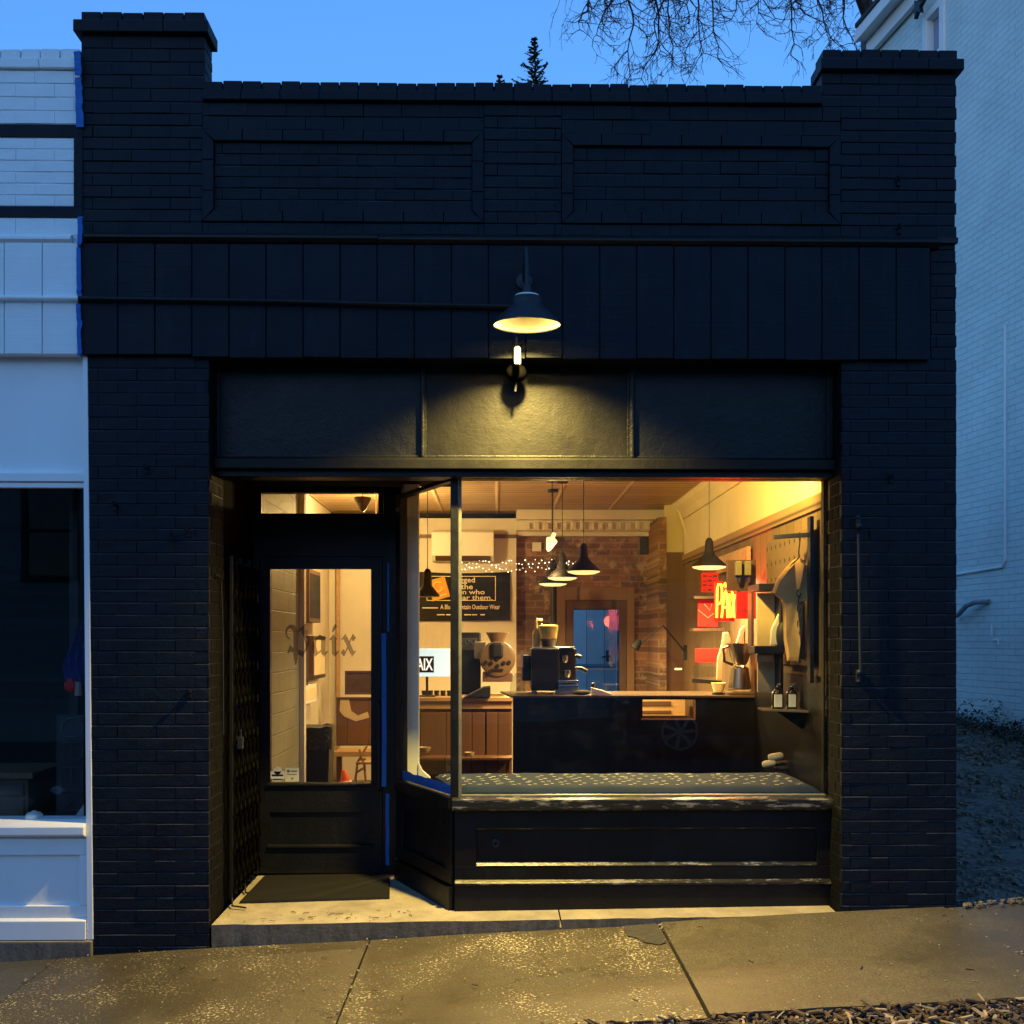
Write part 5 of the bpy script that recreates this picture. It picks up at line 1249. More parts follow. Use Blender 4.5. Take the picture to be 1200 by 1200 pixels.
for a_, b_ in (([vs[k] for k in per], r1), (r1, r2), (r2, r3)): mb.add(a_ + b_, [(i+1, i, nx+1+i, nx+2+i) for i in range(nx)])
for i_ in (0, nx):
    e_ = [vs[ix(i_, j)] for j in range(ny+1)]; lo = [Vector((p.x, p.y, zb)) for p in e_]; mb.add(e_ + lo, [(j, j+1, ny+2+j, ny+1+j) for j in range(ny)])
mb.mi = 1; u = .02; col = 0
while u < .985:
    rows = rnd.choice((4, 5, 5, 5)); sk = rnd.uniform(-.006, .006); odd = col % 2
    right = u > .62
    for r_ in range(rows):
        v = .16 + (r_ + .35*odd)*.155 + rnd.uniform(-.012, .012)
        uu = u + sk*r_ + (rnd.uniform(-.01, .01) if right else rnd.uniform(-.003, .003)); w = rnd.uniform(.0040, .0066)
        if v > .93 or rnd.random() < .06 or uu+w > .99: continue
        q = [cush(uu-w, v-.012), cush(uu+w, v-.012+rnd.uniform(-.006, .006)), cush(uu+w, v+.013), cush(uu-w, v+.013)]
        mb.add([p + Vector((0, 0, .0022)) for p in q], [(0, 1, 2, 3)])
    u += .026 if odd else .020; col += 1
for i in range(40):                                           # stitches along the front edge
    u = .01 + i*.0248; q = [cush(u, 0), cush(u+.009, 0)]
    if rnd.random() < .6: mb.add([q[0] + Vector((0, -.0135, -.060)), q[1] + Vector((0, -.0135, -.060)), q[1] + Vector((0, -.0135, -.066)), q[0] + Vector((0, -.0135, -.066))], [(0, 1, 2, 3)])
mb.build('cushion_cover', [M['cushion'], M['dash']], cu, smooth=True)
gl = thing('rolled_gloves', 'two pale rolled cloths on a dark bundle behind the cushion', 'gloves', at(905, 900, 1.1))
for px, py, l, r_ in ((909, 887, .05, .026), (901, 895, .045, .024)):
    mb = MB(); c = at(px, py, 1.08); mb.lathe([(.001, -l), (r_*.7, -l*.95), (r_, -l*.6), (r_, l*.7), (r_*.6, l), (.001, l)], c, 16, Matrix.Rotation(R(80), 3, 'Y') @ Matrix.Rotation(R(10), 3, 'X')); mb.build('pale_roll', pm('undyed_cotton', (.55, .50, .34), .9, bs=.4), gl, smooth=True)
mb = MB(); c = at(922, 896, 1.12); mb.sphere(c, .05, 14, 8, (2.0, .9, .55)); mb.sphere(at(918, 900, 1.1), .035, 12, 8, (1.9, 1, .6)); mb.sphere(at(938, 888, 1.2), .03, 12, 8, (2, 1, .6)); mb.build('dark_bundle', pm('dark_cloth', (.025, .018, .012), .9, bs=.5, bscale=60), gl, smooth=True)

# counters
YC = 2.0; zct = az(815, YC)
ct = thing('black_counter', 'long black bar counter with a square opening behind the window', 'counter', (.9, YC, ZF))
cl, crr = ax(602, YC), XRw-.004; o0, o1, oz0, oz1 = ax(753, YC), ax(813, YC), az(842, YC), az(820, YC)
mb = MB(); mb.box(cl, o0, YC, YC+.03, ZF, zct-.017); mb.box(o1, crr, YC, YC+.03, ZF, zct-.017); mb.box(o0, o1, YC, YC+.03, ZF, oz0); mb.box(o0, o1, YC, YC+.03, oz1, zct-.017)
mb.build('front_panel', M['counter'], ct)
mb = MB(); mb.box(cl, cl+.03, YC+.031, YC+.62, ZF, zct-.017); mb.build('end_panel', M['counter'], ct)
mb = MB(); mb.hexa([(cl-.02, YC-.025, zct-.016), (crr, YC-.025, zct-.016), (crr, YC+.64, zct-.016), (cl-.10, YC+.64, zct-.016)], [(cl-.02, YC-.025, zct), (crr, YC-.025, zct), (crr, YC+.64, zct), (cl-.10, YC+.64, zct)]); mb.build('counter_top', M['counter_top'], ct, bevel=.002)
mb = MB(); mb.box(o0-.012, o1+.012, YC-.006, YC-.001, oz0-.012, oz0); mb.box(o1, o1+.012, YC-.006, YC-.001, oz0+.001, oz1); mb.box(o0, o1, YC+.031, YC+.3, oz0-.03, oz0-.002); mb.build('opening_trim', M['light_wood'], ct)
dr = thing('low_cabinet', 'wooden cabinet glimpsed through the opening of the black counter', 'cabinet', (o0, 4.2, ZF))
mb = MB(); mb.box(ax(745, 4.2), ax(803, 4.2), 4.2, 4.6, ZF, az(817, 4.2)); mb.build('carcass', M['light_wood'], dr, bevel=.004)
for a_, b_ in ((822, 827), (833, 836)):
    mb = MB(); mb.box(ax(750, 4.2), ax(786, 4.2), 4.185, 4.199, az(b_, 4.2), az(a_, 4.2)); mb.build('drawer_gap', M['door_wood'], dr)
YK = 3.0; zk = az(817, YK)
wc = thing('wooden_counter', 'brown wooden cabinet counter under the coffee roaster', 'counter', (-.4, YK, ZF))
kl, kr = ax(470, YK), ax(600, YK)
mb = MB(); mb.box(kl, kr, YK+.02, YK+.6, ZF, zk-.10); mb.build('carcass', M['brown_wood'], wc)
mb = MB(); mb.box(kl-.02, kr+.02, YK-.02, YK+.62, zk-.035, zk); mb.build('counter_top', M['light_wood'], wc, bevel=.004)
mb = MB(); mb.box(kl, kr, YK, YK+.05, zk-.10, zk-.036); mb.build('apron', M['light_wood'], wc, bevel=.003)
for a_, b_ in ((492, 536), (540, 568), (570, 598)):
    mb = MB(); mb.box(ax(a_, YK), ax(b_, YK), YK+.004, YK+.019, .2, zk-.13); mb.build('cabinet_door', M['brown_wood'], wc, bevel=.006)
for (px, py, w, lab) in ((497, 878, 16, 'pale bowl on the lower left shelf of the wooden counter'), (550, 884, 12, 'pale cup low in front of the wooden counter')):
    b_ = MB(); c = at(px, py, YK-.08); r_ = w/2/1200*(YK+DIST); b_.lathe([(r_*.5, -.03), (r_*.85, -.008), (r_, .018), (r_*.93, .018), (r_*.5, -.015), (.001, -.02)], c, 18, close=False)
    tag(b_.build('bowl', pm('stoneware', (.40, .30, .18), .5, bs=0), smooth=True), lab, 'bowl', 'bowls by the wooden counter')
sh_ = MB(); p0, p1 = at(488, 886, YK-.15), at(600, 890, YK-.15); sh_.box(p0.x, p1.x, YK-.22, YK-.002, p0.z-.03, p0.z-.008)
for x in (p0.x+.02, p1.x-.05): sh_.box(x, x+.03, YK-.2, YK-.17, ZF, p0.z-.03)
tag(sh_.build('low_shelf', M['brown_wood'], bevel=.003), 'low wooden shelf along the foot of the wooden counter', 'shelf')

# coffee roaster and the black machine left of it
YR = 3.15
ro = thing('coffee_roaster', 'drum coffee roaster with round face and funnel on wooden counter', 'coffee roaster', at(583, 815, YR))
c = at(583, 772, YR); rr = .155
RX = Matrix.Rotation(R(90), 3, 'X')
rust = pm('roaster_bronze', (.13, .08, .045), .5, .4, .0, var=.25)
mb = MB(); mb.lathe([(rr, -.02), (rr, .40), (rr*.9, .42)][::-1], (c.x, YR+.43, c.z), 36, RX); mb.build('drum', M['black_metal'], ro, smooth=True)
mb = MB(); mb.lathe([(rr*.98, 0), (rr*.98, .022), (rr*.86, .030), (.001, .030)], (c.x, YR, c.z), 36, RX, close=False); mb.build('face_plate', rust, ro, smooth=True)
mb = MB()
for dx, dz in ((-.055, -.005), (.055, -.005), (0, .03), (0, -.03), (-.10, .0), (.10, 0), (-.06, -.08)): mb.lathe([(.018, 0), (.016, .012)], (c.x+dx, YR-.03, c.z+dz-.03), 14, RX)
mb.box(c.x-.05, c.x+.05, YR-.045, YR-.03, c.z-.10, c.z-.085); mb.build('bolts', M['black_metal'], ro)
mb = MB(); t_ = at(583, 741, YR); mb.lathe([(.098, 0), (.098, -.008), (.035, -.125), (.033, -.14)], (t_.x, YR+.06, t_.z), 30, close=False); mb.build('funnel', rust, ro, smooth=True)
mb = MB(); mb.box(c.x-.05, c.x+.05, YR-.06, YR+.02, c.z+.01, c.z+.14); mb.build('chute', M['black_metal'], ro, bevel=.02)
mb = MB(); mb.box(c.x-.13, c.x+.13, YR-.01, YR+.4, c.z-.20, c.z-.12); mb.build('base', pm('roaster_brown', (.10, .05, .03), .5), ro, bevel=.01)
mb = MB(); b0 = at(548, 806, YR-.15); mb.prism([(b0.x-.03, YR-.2, zk+.002), (c.x-.06, YR-.2, zk+.002), (c.x-.06, YR-.2, zk+.09), (c.x-.12, YR-.2, zk+.085)], (0, .22, 0)); mb.build('cooling_tray', M['black_metal'], ro, bevel=.006)
bm2 = thing('black_cabinet', 'tall black machine left of the coffee roaster', 'machine', at(552, 812, 3.5))
q0, q1 = at(536, 812, 3.5), at(563, 741, 3.5)
mb = MB(); mb.box(q0.x, q1.x, 3.5, 3.85, zk+.002, q1.z); mb.build('case', M['black_metal'], bm2, bevel=.012)
mb = MB(); mb.box(q0.x+.03, q1.x-.03, 3.488, 3.499, q1.z-.16, q1.z-.05); mb.build('display_panel', pm('dull_panel', (.06, .06, .055), .3), bm2, bevel=.004)
for k in range(5):
    mb = MB(); mb.lathe([(.012, 0), (.011, .012)], (q0.x+.05+k*.028, 3.487, q1.z-.075-.02*(k % 2)), 12, RX); mb.build('knob', M['steel'], bm2)
mb = MB(); mb.box(ax(556, 3.4), ax(570, 3.4), 3.40, 3.42, az(772, 3.4), az(752, 3.4)); tag(mb.build('pale_tin', pm('pale_tin', (.30, .25, .2), .5), bevel=.01), 'small pale tin between the black machine and the roaster', 'tin')
cups = []
for i in range(5):
    c = at(497 + i*7.4, 812, 3.2); mb = MB(); mb.lathe([(.018, 0), (.024, .045), (.022, .045), (.016, .006)], (c.x, 3.2, zk+.002), 14, close=True)
    tag(mb.build('cup', M['black_metal'], smooth=True), 'small dark cup in the row below the lit screen', 'cup', 'row of dark cups on the wooden counter')

# lit screen
YS = 3.05; s0, s1 = at(487, 793, YS), at(527, 760, YS)
scn = thing('lit_screen', 'glowing pale blue screen with black PAIX box on it', 'screen', ((s0.x+s1.x)/2, YS, zk))
mb = MB(); mb.box(s0.x-.06, s1.x, YS, YS+.02, s0.z, s1.z); mb.build('display', M['screen'], scn, bevel=.006)
mb = MB(); b0, b1 = at(483, 788, YS), at(508.5, 769, YS); mb.box(b0.x-.085, b1.x, YS-.004, YS-.0005, b0.z, b1.z); mb.build('black_box', pm('screen_black', (.004, .004, .004), .4, bs=0), scn)
text_obj('lettering', 'PAIX', M['screen_white'], scn, (ax(483.5, YS), YS-.0062, b0.z+.018), (1,0,0), (0,0,1), ax(507.3, YS)-ax(483.5, YS), b1.z-b0.z-.036, .001, .02)
mb = MB(); mb.tube([((s0.x+s1.x)/2-.05, YS+.03, s0.z+.05), ((s0.x+s1.x)/2-.05, YS+.04, zk+.01)], .012, 8); mb.box((s0.x+s1.x)/2-.12, (s0.x+s1.x)/2+.02, YS, YS+.1, zk+.002, zk+.012); mb.build('stand', M['black_metal'], scn)

# wall things at the back
YP = YBk-.125
ac = thing('air_conditioner', 'white wall air conditioner above the black banner', 'air conditioner', at(543, 640, YP))
a0, a1 = at(507, 659, YP), at(579, 623, YP)
mb = MB(); mb.prism([(a0.x, YP, a0.z), (a0.x, YP-.12, a0.z), (a0.x, YP-.19, a0.z+.06), (a0.x, YP-.20, a1.z-.03), (a0.x, YP-.16, a1.z), (a0.x, YP, a1.z)], (a1.x-a0.x, 0, 0)); mb.build('body', M['ac'], ac, bevel=.012, seg=3)
mb = MB(); mb.hexa([(a0.x+.04, YP-.165, a0.z+.022), (a1.x-.04, YP-.165, a0.z+.022), (a1.x-.04, YP-.14, a0.z+.005), (a0.x+.04, YP-.14, a0.z+.005)], [(a0.x+.04, YP-.196, a0.z+.056), (a1.x-.04, YP-.196, a0.z+.056), (a1.x-.04, YP-.18, a0.z+.058), (a0.x+.04, YP-.18, a0.z+.058)]); mb.build('louvre', M['door_wood'], ac)
bn = thing('black_banner', 'black cloth banner with tan patch and lettering on plaster wall', 'banner', at(545, 700, YP))
n0, n1 = at(488, 728, YP), at(598, 670, YP); YN = YP-.02
mb = MB(); nx, ny = 30, 14; vs = []
for i in range(nx+1):
    for j in range(ny+1):
        u, v_ = i/nx, j/ny; sag = .018*math.sin(math.pi*u)*(1 if v_ > .5 else .3)
        vs.append((n0.x + (n1.x-n0.x)*u, YN + .006*math.sin(u*17+v_*3)+.005*math.sin(v_*8+u*6), n0.z + (n1.z-n0.z)*v_ - sag*v_ + (.01*u if v_ < .5 else 0)))
mb.add(vs, [(i*(ny+1)+j, (i+1)*(ny+1)+j, (i+1)*(ny+1)+j+1, i*(ny+1)+j+1) for i in range(nx) for j in range(ny)])
mb.build('cloth', M['black_cloth'], bn, smooth=True)
yt_ = YN-.016
mb = MB(); f0, f1 = at(500, 704, yt_), at(581, 675, yt_); w = .008
mb.box(f0.x, f1.x, yt_, yt_+.002, f0.z, f0.z+w); mb.box(f0.x, f1.x, yt_, yt_+.002, f1.z-w, f1.z); mb.box(f0.x, f0.x+w, yt_, yt_+.002, f0.z+w, f1.z-w); mb.box(f1.x-w, f1.x, yt_, yt_+.002, f0.z+w, f1.z-w); mb.build('printed_border', M['cream_print'], bn)
pc = at(514, 690, yt_-.006); rp = Matrix.Rotation(R(-16), 3, 'Y')
def pt(x, z, y=0): return Vector((pc.x, yt_-.006+y, pc.z)) + rp @ Vector((x, 0, z))
mb = MB(); mb.prism([pt(-.125, .09, .002), pt(-.06, .10, .002), pt(-.06, -.02, .002), pt(-.115, -.03, .002)], (0, .003, 0)); mb.prism([pt(-.10, -.115), pt(.10, -.115), pt(.10, .115), pt(-.10, .115)], (0, .004, 0)); mb.build('tan_patch', M['tan_print'], bn)
mb = MB(); arc = [pt(.052*math.cos(a), .022 + .052*math.sin(a), -.003) for a in [R(40 + k*22) for k in range(15)]]
arc += [pt(.02, -.005, -.003), pt(.034, .02, -.003)]
mb.tube(arc, .009, 6); mb.build('swirl_emblem', pm('pale_yellow_print', (.80, .55, .14), .7, bs=0), bn)
mb = MB(); mb.prism([pt(-.06, -.088, -.002), pt(.07, -.088, -.002), pt(.07, -.068, -.002), pt(-.06, -.068, -.002)], (0, .002, 0)); mb.build('patch_line', pm('pale_yellow_bar', (.80, .55, .14), .7, bs=0), bn)
for s, px, py, px2, h in (('Rugged', 529, 684.5, 556.5, 8), ('as the', 529, 690.5, 554, 6), ('men who', 529, 696.5, 568, 5.6), ('wear them.', 529, 703, 577, 5.6), ('A Blue Mountain Outdoor Wear', 516, 714, 586, 5.6), ('UNION MADE IN USA  SINCE 1889', 511, 721, 568, 2.4)):
    a_ = at(px, py, yt_); text_obj('lettering', s if 'UNION' not in s else '_____ _____  ____ _____', M['cream_print'], bn, (a_.x, yt_-.001, a_.z), (1,0,0), (0,0,1), ax(px2, yt_)-a_.x, az(py-h, yt_)-a_.z, .001, .012) if 'UNION' not in s else None
mb = MB()
for k, (px, l) in enumerate(((512, 9), (523, 10), (544, 8), (553, 6), (563, 5))): p_ = at(px, 721, yt_); mb.box(p_.x, p_.x+l*.0095, yt_-.001, yt_+.001, p_.z, p_.z+.012)
p_ = at(495, 713, yt_); mb.box(p_.x, p_.x+.17, yt_-.001, yt_+.001, p_.z, p_.z+.012)
mb.build('fine_print', M['cream_print'], bn)
# fairy lights
fl = thing('string_lights', 'double string of tiny warm fairy lights across the back wall', 'string lights', at(610, 660, YP-.2))
YL = 5.2
for row, (ya, yb, sg) in enumerate(((658, 656, 1.5), (665, 663, 2.5))):
    pts = [at(538 + k*3.9 + rnd.uniform(-1, 1), ya + (yb-ya)*k/36 + sg*math.sin(k/36*math.pi) + rnd.uniform(-3.2, 3.2), YL + rnd.uniform(-.03, .03)) for k in range(37)]
    mb = MB(); mb.tube(pts, .001, 3); mb.build('wire', M['door_wood'], fl)
    for k, p in enumerate(pts):
        if k == 0 and row == 0:
            mb = MB(); mb.sphere((0, 0, 0), .0052, 8, 6); b0_ = mb.build('bulb', M['spark']); b0_.parent = fl; b0_.location = p - fl.location
        else:
            q = b0_.copy(); C.objects.link(q); q.parent = fl; q.location = p - fl.location + Vector((0, 0, -.008)); q.scale = [rnd.uniform(.5, 1.2)]*3
mb = MB(); p = at(629, 641, YBk); mb.box(p.x-.05, p.x+.05, YBk-.03, YBk-.001, p.z-.05, p.z+.05); o = mb.build('wall_box', M['ac'], bevel=.006); tag(o, 'small square white box on the brick above the fairy lights', 'wall box')
mb = MB(); p = at(757, 640, YBk); mb.box(p.x-.07, p.x+.07, YBk-.10, YBk-.001, p.z-.09, p.z+.09); o = mb.build('speaker', M['black_metal'], bevel=.008); tag(o, 'small dark box speaker high on the brick wall', 'speaker')
mb = MB(); p0 = at(651, 684, 5.3); mb.tube([(p0.x-.02, 5.3, p0.z+.02), (p0.x-.02, 5.3, az(735, 5.3)), (p0.x-.02, 5.3, ZF)], .035, 10); o = mb.build('dark_pole', M['black_metal'], smooth=True); tag(o, 'dark upright pole beside the rear door casing', 'pole')

# pendants
def pendant(px, py, d, lab, rad=.137, lit=True, power=26):
    r = ad(px, py, d); t = thing('pendant_lamp', lab, 'lamp', r, 'black pendant lamps over the counters')
    prof = [(rad, 0), (rad*.96, .012), (rad*.62, .055), (rad*.36, .09), (.036, .12), (.030, .20), (.014, .225)]
    mb = MB(); mb.lathe(prof, r, 32, close=False); mb.build('lamp_shade', M['pendant'], t, smooth=True, fix=False)
    mb = MB(); mb.lathe([(k-.003, z-.002) for k, z in prof[:5]] + [(.001, .12)], r, 32, close=False); mb.build('shade_lining', M['enamel_white'], t, smooth=True, fix=False)
    mb = MB(); mb.tube([r + Vector((0, 0, .22)), Vector((r.x, r.y, ZC-.02))], .0035, 6); mb.build('cord', M['black_metal'], t)
    mb = MB(); mb.lathe([(.05, -.025), (.05, -.002)], (r.x, r.y, ZC), 18); mb.build('canopy', M['black_metal'], t)
    if lit:
        mb = MB(); mb.lathe([(.001, -.026), (rad*.6, -.022), (rad*.9, -.010), (rad*.97, .002), (rad*.9, .008), (.001, .010)], r, 32, close=False); mb.build('diffuser', M['tube_lit'], t, smooth=True)
        l = bpy.data.lights.new('pendant_light', 'AREA'); l.shape = 'DISK'; l.size = rad*1.7; l.energy = power; l.color = (1, .67, .25); l.spread = R(160)
        o = bpy.data.objects.new('pendant_light', l); C.objects.link(o); o.parent = t; o.location = (0, 0, -.032)
    return t
pendant(831, 664, 8.0, 'black pendant lamp at right, before the yellow wall', power=23)
pendant(684, 669.5, 8.2, 'largest black pendant lamp, right of the receding row', power=26)
pendant(659, 677, 9.1, 'middle black pendant lamp of the receding row', power=26)
pendant(648, 684, 9.65, 'farthest black pendant lamp of the receding row', power=26)
pendant(501, 699, 8.3, 'unlit black pendant lamp before the banner at left', .10, False)
t = thing('spot_lamp', 'bright bare cone bulb hanging left of the black pendant lamps', 'lamp', ad(647, 640, 9.0))
r = ad(647, 632, 9.0)
mb = MB(); mb.tube([r + Vector((0, 0, .05)), (r.x, r.y, ZC-.02)], .004, 6); mb.lathe([(.05, -.03), (.05, -.002)], (r.x, r.y, ZC), 18); mb.build('cord', M['black_metal'], t)
mb = MB(); tilt = Matrix.Rotation(R(20), 3, 'Y'); mb.lathe([(.018, .06), (.018, .02), (.05, 0), (.048, -.02), (.018, -.10), (.004, -.11)], r, 18, tilt); mb.build('bulb', pm('hot_bulb', (1, .8, .5), .5, 0, bs=0, emit=.5, ecol=(1, .80, .36)), t, smooth=True)
l = bpy.data.lights.new('spot_bulb_light', 'POINT'); l.energy = 5; l.color = (1, .60, .24); l.shadow_soft_size = .08; o = bpy.data.objects.new('spot_bulb_light', l); C.objects.link(o); o.parent = t; o.location = (.0, -.02, -.22)
# lamp on the ceiling of the display bay, and a lamp in the seating corner
def ceiling_lamp(loc, lab, energy, col, ext=.10):
    t = thing('ceiling_lamp', lab, 'lamp', loc)
    mb = MB(); mb.lathe([(.07, ZC-loc[2]-.03), (.07, ZC-loc[2]-.002)], loc, 20); mb.tube([Vector(loc) + Vector((0, 0, .05)), (loc[0], loc[1], ZC-.02)], .006, 6); mb.build('holder', M['ac'], t)
    mb = MB(); mb.sphere(loc, .05, 14, 10); mb.build('bulb', M['bulb'], t, smooth=True)
    l = bpy.data.lights.new('ceiling_lamp_light', 'POINT'); l.energy = energy; l.color = col; l.shadow_soft_size = .06; o = bpy.data.objects.new('ceiling_lamp_light', l); C.objects.link(o); o.parent = t; o.location = (0, 0, -.12)
ts_ = thing('track_spotlight', 'spotlight above the display window aimed at the yellow wall', 'lamp', (.70, .37, 2.86))
mb = MB(); mb.tube([(.70, .37, ZC-.002), (.70, .37, 2.89)], .012, 8); mb.tube([(.66, .35, 2.86), (.77, .42, 2.86)], .045, 14); mb.build('spot_head', M['ac'], ts_, smooth=True)
l = bpy.data.lights.new('track_spotlight_light', 'SPOT'); l.energy = 150; l.color = (1, .66, .13); l.spot_size = R(96); l.spot_blend = .55; l.shadow_soft_size = .05
o = bpy.data.objects.new('track_spotlight_light', l); C.objects.link(o); o.parent = ts_; o.location = (.13, .09, 0); o.rotation_euler = Vector((1.25, 1.05, -.28)).to_track_quat('-Z', 'Y').to_euler()
ceiling_lamp((-1.15, 4.0, 2.72), 'bare bulb lamp over the seating corner behind the door', 42, (1, .66, .23))

# right-hand wall: rail with shirt, shelves, dispensers, sign, neon
def wy(px, x=XRw): return x*1200/(px-583) - DIST            # distance along that wall
pb = thing('peg_board', 'pale pegboard panel with dark holes on the plank wall', 'pegboard', (XRw, .9, 1.6))
pbm, nt, b = nodes('pegboard'); p = coord(nt, 'yz'); vo = N(nt, 'ShaderNodeTexVoronoi', Scale=9.0, Randomness=0.0); lk(nt, p, vo.inputs['Vector']); c_ = mixcol(nt, ramp(nt, vo.outputs['Distance'], [(.12, 0.0), (.15, 1.0)]), (.012, .009, .006), (.12, .075, .038)); lk(nt, c_, b.inputs['Base Color']); b.inputs['Roughness'].default_value = .8
mb = MB(); mb.box(XRw-.034, XRw-.020, wy(959), wy(905), 1.42, 2.27); mb.build('board', pbm, pb)
rl = thing('clothes_rail', 'black metal clothes rail jutting from the wall near the window', 'clothes rail', (XRw-.03, .47, 2.2))
p0, p1 = at(907, 629, .62), at(955, 630, .50)
mb = MB(); mb.hexa([(p0.x, .61, p0.z-.014), (XRw-.062, .49, p0.z-.014), (XRw-.062, .52, p0.z-.014), (p0.x, .64, p0.z-.014)], [(p0.x, .61, p0.z+.014), (XRw-.062, .49, p0.z+.014), (XRw-.062, .52, p0.z+.014), (p0.x, .64, p0.z+.014)]); mb.build('arm', M['black_metal'], rl, bevel=.003)
mb = MB(); mb.box(XRw-.06, XRw-.036, .47, .53, p0.z-.9, p0.z+.11); mb.build('wall_upright', M['black_metal'], rl, bevel=.003)
ts = thing('tshirt', 'tan printed t-shirt hanging from the black rail', 'shirt', at(935, 700, .56))
# shirt profile in pixels (front view, seen three-quarter), extruded as a soft shell
prof = [(923, 664), (931, 656), (938, 653), (943, 657), (949, 668), (953, 690), (954, 700), (944, 704), (941, 712), (941, 740), (938, 760), (936, 776), (924, 775), (920, 750), (919, 715), (917, 703), (906, 694), (912, 678)]
mb = MB(); Yf = .54; fr = [at(x, y, Yf + .010*math.sin(i*1.7)) for i, (x, y) in enumerate(prof)]
ctr = sum(fr, Vector())/len(fr); n = len(fr)
def ring(s, dy): return [Vector((ctr.x + (p.x-ctr.x)*s, p.y+dy, ctr.z + (p.z-ctr.z)*s)) for p in fr]
r0, r1, r2, r3 = ring(1, .03), ring(.99, .01), ring(.90, -.008), ring(.5, -.014)
mb.add(r0+r1+r2+r3+[ctr + Vector((0, -.014, 0))], [(k*n+i, k*n+(i+1) % n, (k+1)*n+(i+1) % n, (k+1)*n+i) for k in range(3) for i in range(n)] + [(3*n+i, 3*n+(i+1) % n, 4*n) for i in range(n)] + [tuple(range(n))[::-1]])
mb.build('cloth', M['shirt'], ts, smooth=True)
mb = MB()
for k in range(6):
    cx_, cz_ = 936 + (k % 2)*1.6, 695 + k*9; pts = [at(cx_ + 2.4*math.cos(a)*(1 - .1*k), cz_ + 4.2*math.sin(a), Yf-.018) for a in [i*.7 for i in range(8)]]; mb.tube(pts, .0035, 5)
mb.build('printed_emblem', pm('dark_print', (.06, .045, .025), .9, bs=0), ts)
mb = MB(); h = at(936, 652, Yf); mb.tube([(h.x, Yf, p0.z+.018), (h.x+.012, Yf, p0.z+.01), (h.x+.008, Yf, p0.z-.03), (h.x, Yf, h.z+.03), (h.x, Yf, h.z-.005)], .004, 6); mb.tube([at(921, 668, Yf+.012), at(936, 654, Yf+.012), at(949, 668, Yf+.012)], .006, 6); mb.build('hanger', M['black_metal'], ts)
t2 = thing('dark_shirt', 'dark shirt hanging behind the tan t-shirt', 'shirt', at(945, 700, .47))
prof2 = [(930, 660), (940, 655), (948, 660), (957, 680), (958, 720), (956, 772), (944, 774), (934, 770), (931, 720), (926, 700)]
mb = MB(); mb.prism([at(x, y, .66) for x, y in prof2], (0, .025, 0)); mb.build('cloth', pm('black_cotton', (.012, .012, .012), .9, bs=.4), t2, bevel=.01)
# small shelf with two bottles
sf = thing('small_shelf', 'small black shelf with two bottles near the right jamb', 'shelf', at(925, 831, .75))
s0_ = at(896, 831, .78); mb = MB(); mb.hexa([(s0_.x, .80, s0_.z-.014), (XRw-.001, .62, s0_.z-.014), (XRw-.001, .95, s0_.z-.014), (s0_.x, .95, s0_.z-.014)], [(s0_.x, .80, s0_.z), (XRw-.001, .62, s0_.z), (XRw-.001, .95, s0_.z), (s0_.x, .95, s0_.z)]); mb.build('board', M['counter_top'], sf, bevel=.002)
mb = MB(); mb.prism([(XRw-.002, .78, s0_.z-.015), (XRw-.002, .78, s0_.z-.14), (s0_.x+.08, .78, s0_.z-.015)], (0, .015, 0)); mb.build('bracket', M['black_metal'], sf)
for px, w, lab in ((911, 14, 'left dark bottle with a pale label on the small shelf'), (927.5, 13, 'right dark bottle with a pale label on the small shelf')):
    t = thing('bottle', lab, 'bottle', (ax(px, .84), .84, s0_.z), 'bottles on the small shelf'); c = t.location.copy(); hw = w/2/1200*6.5
    mb = MB(); mb.lathe([(hw*.9, .001), (hw, .006), (hw, .10), (hw*.6, .118), (.014, .122), (.014, .138), (.001, .138)], c, 20); mb.build('body', pm('dark_bottle', (.02, .014, .010), .2, .5, bs=0), t, smooth=True)
    mb = MB(); mb.box(c.x-hw*.72, c.x+hw*.5, c.y-hw-.004, c.y-hw*.4, .012+c.z, .092+c.z); mb.build('label', M['paper'], t)
    mb = MB(); mb.tube([c + Vector((0, 0, .138)), c + Vector((0, 0, .155)), c + Vector((.02, -.012, .155))], .006, 6); mb.build('pump', M['steel'], t)
# open shelf unit with lit plywood side
su = thing('shelf_unit', 'black shelf unit with lit plywood back beside the hanging shirts', 'shelf unit', (XRw-.1, 1.7, 1.2))
YU = 1.02; u0, u1 = ax(886, YU), ax(916, YU)
mb = MB(); mb.box(ax(888, YU+.1), ax(913, YU+.1), YU+.10, YU+.12, az(812, YU), az(694, YU)); mb.build('plywood_panel', M['ply'], su)
mb = MB(); mb.box(ax(887, YU), ax(909, YU), YU-.05, YU+.24, az(692, YU), az(684, YU)); mb.build('shelf_board', M['black_metal'], su, bevel=.003)
mb = MB(); mb.box(ax(882, YU), ax(917, YU), YU-.05, YU+.12, az(766, YU), az(757, YU)); mb.build('shelf_board', M['black_metal'], su, bevel=.003)
mb = MB(); mb.box(ax(912.6, YU), ax(916, YU), YU-.04, YU+.12, az(812, YU), az(693, YU)); mb.build('side_panel', M['black_metal'], su)
mb = MB(); mb.box(ax(885, YU), ax(888, YU), YU+.1, YU+.2, az(756, YU), az(693, YU)); mb.build('side_panel', M['brown_wood'], su)
mb = MB(); w0_ = at(905, 756, YU-.02); mb.prism([at(903, 756, YU), at(904, 738, YU), at(909, 727, YU), at(916, 712, YU), at(918, 714, YU), at(916, 730, YU), at(914, 756, YU)], (0, .03, 0)); tag(mb.build('paper_bag', M['paper'], bevel=.006), 'crumpled white paper bag standing on the middle black shelf', 'paper bag')
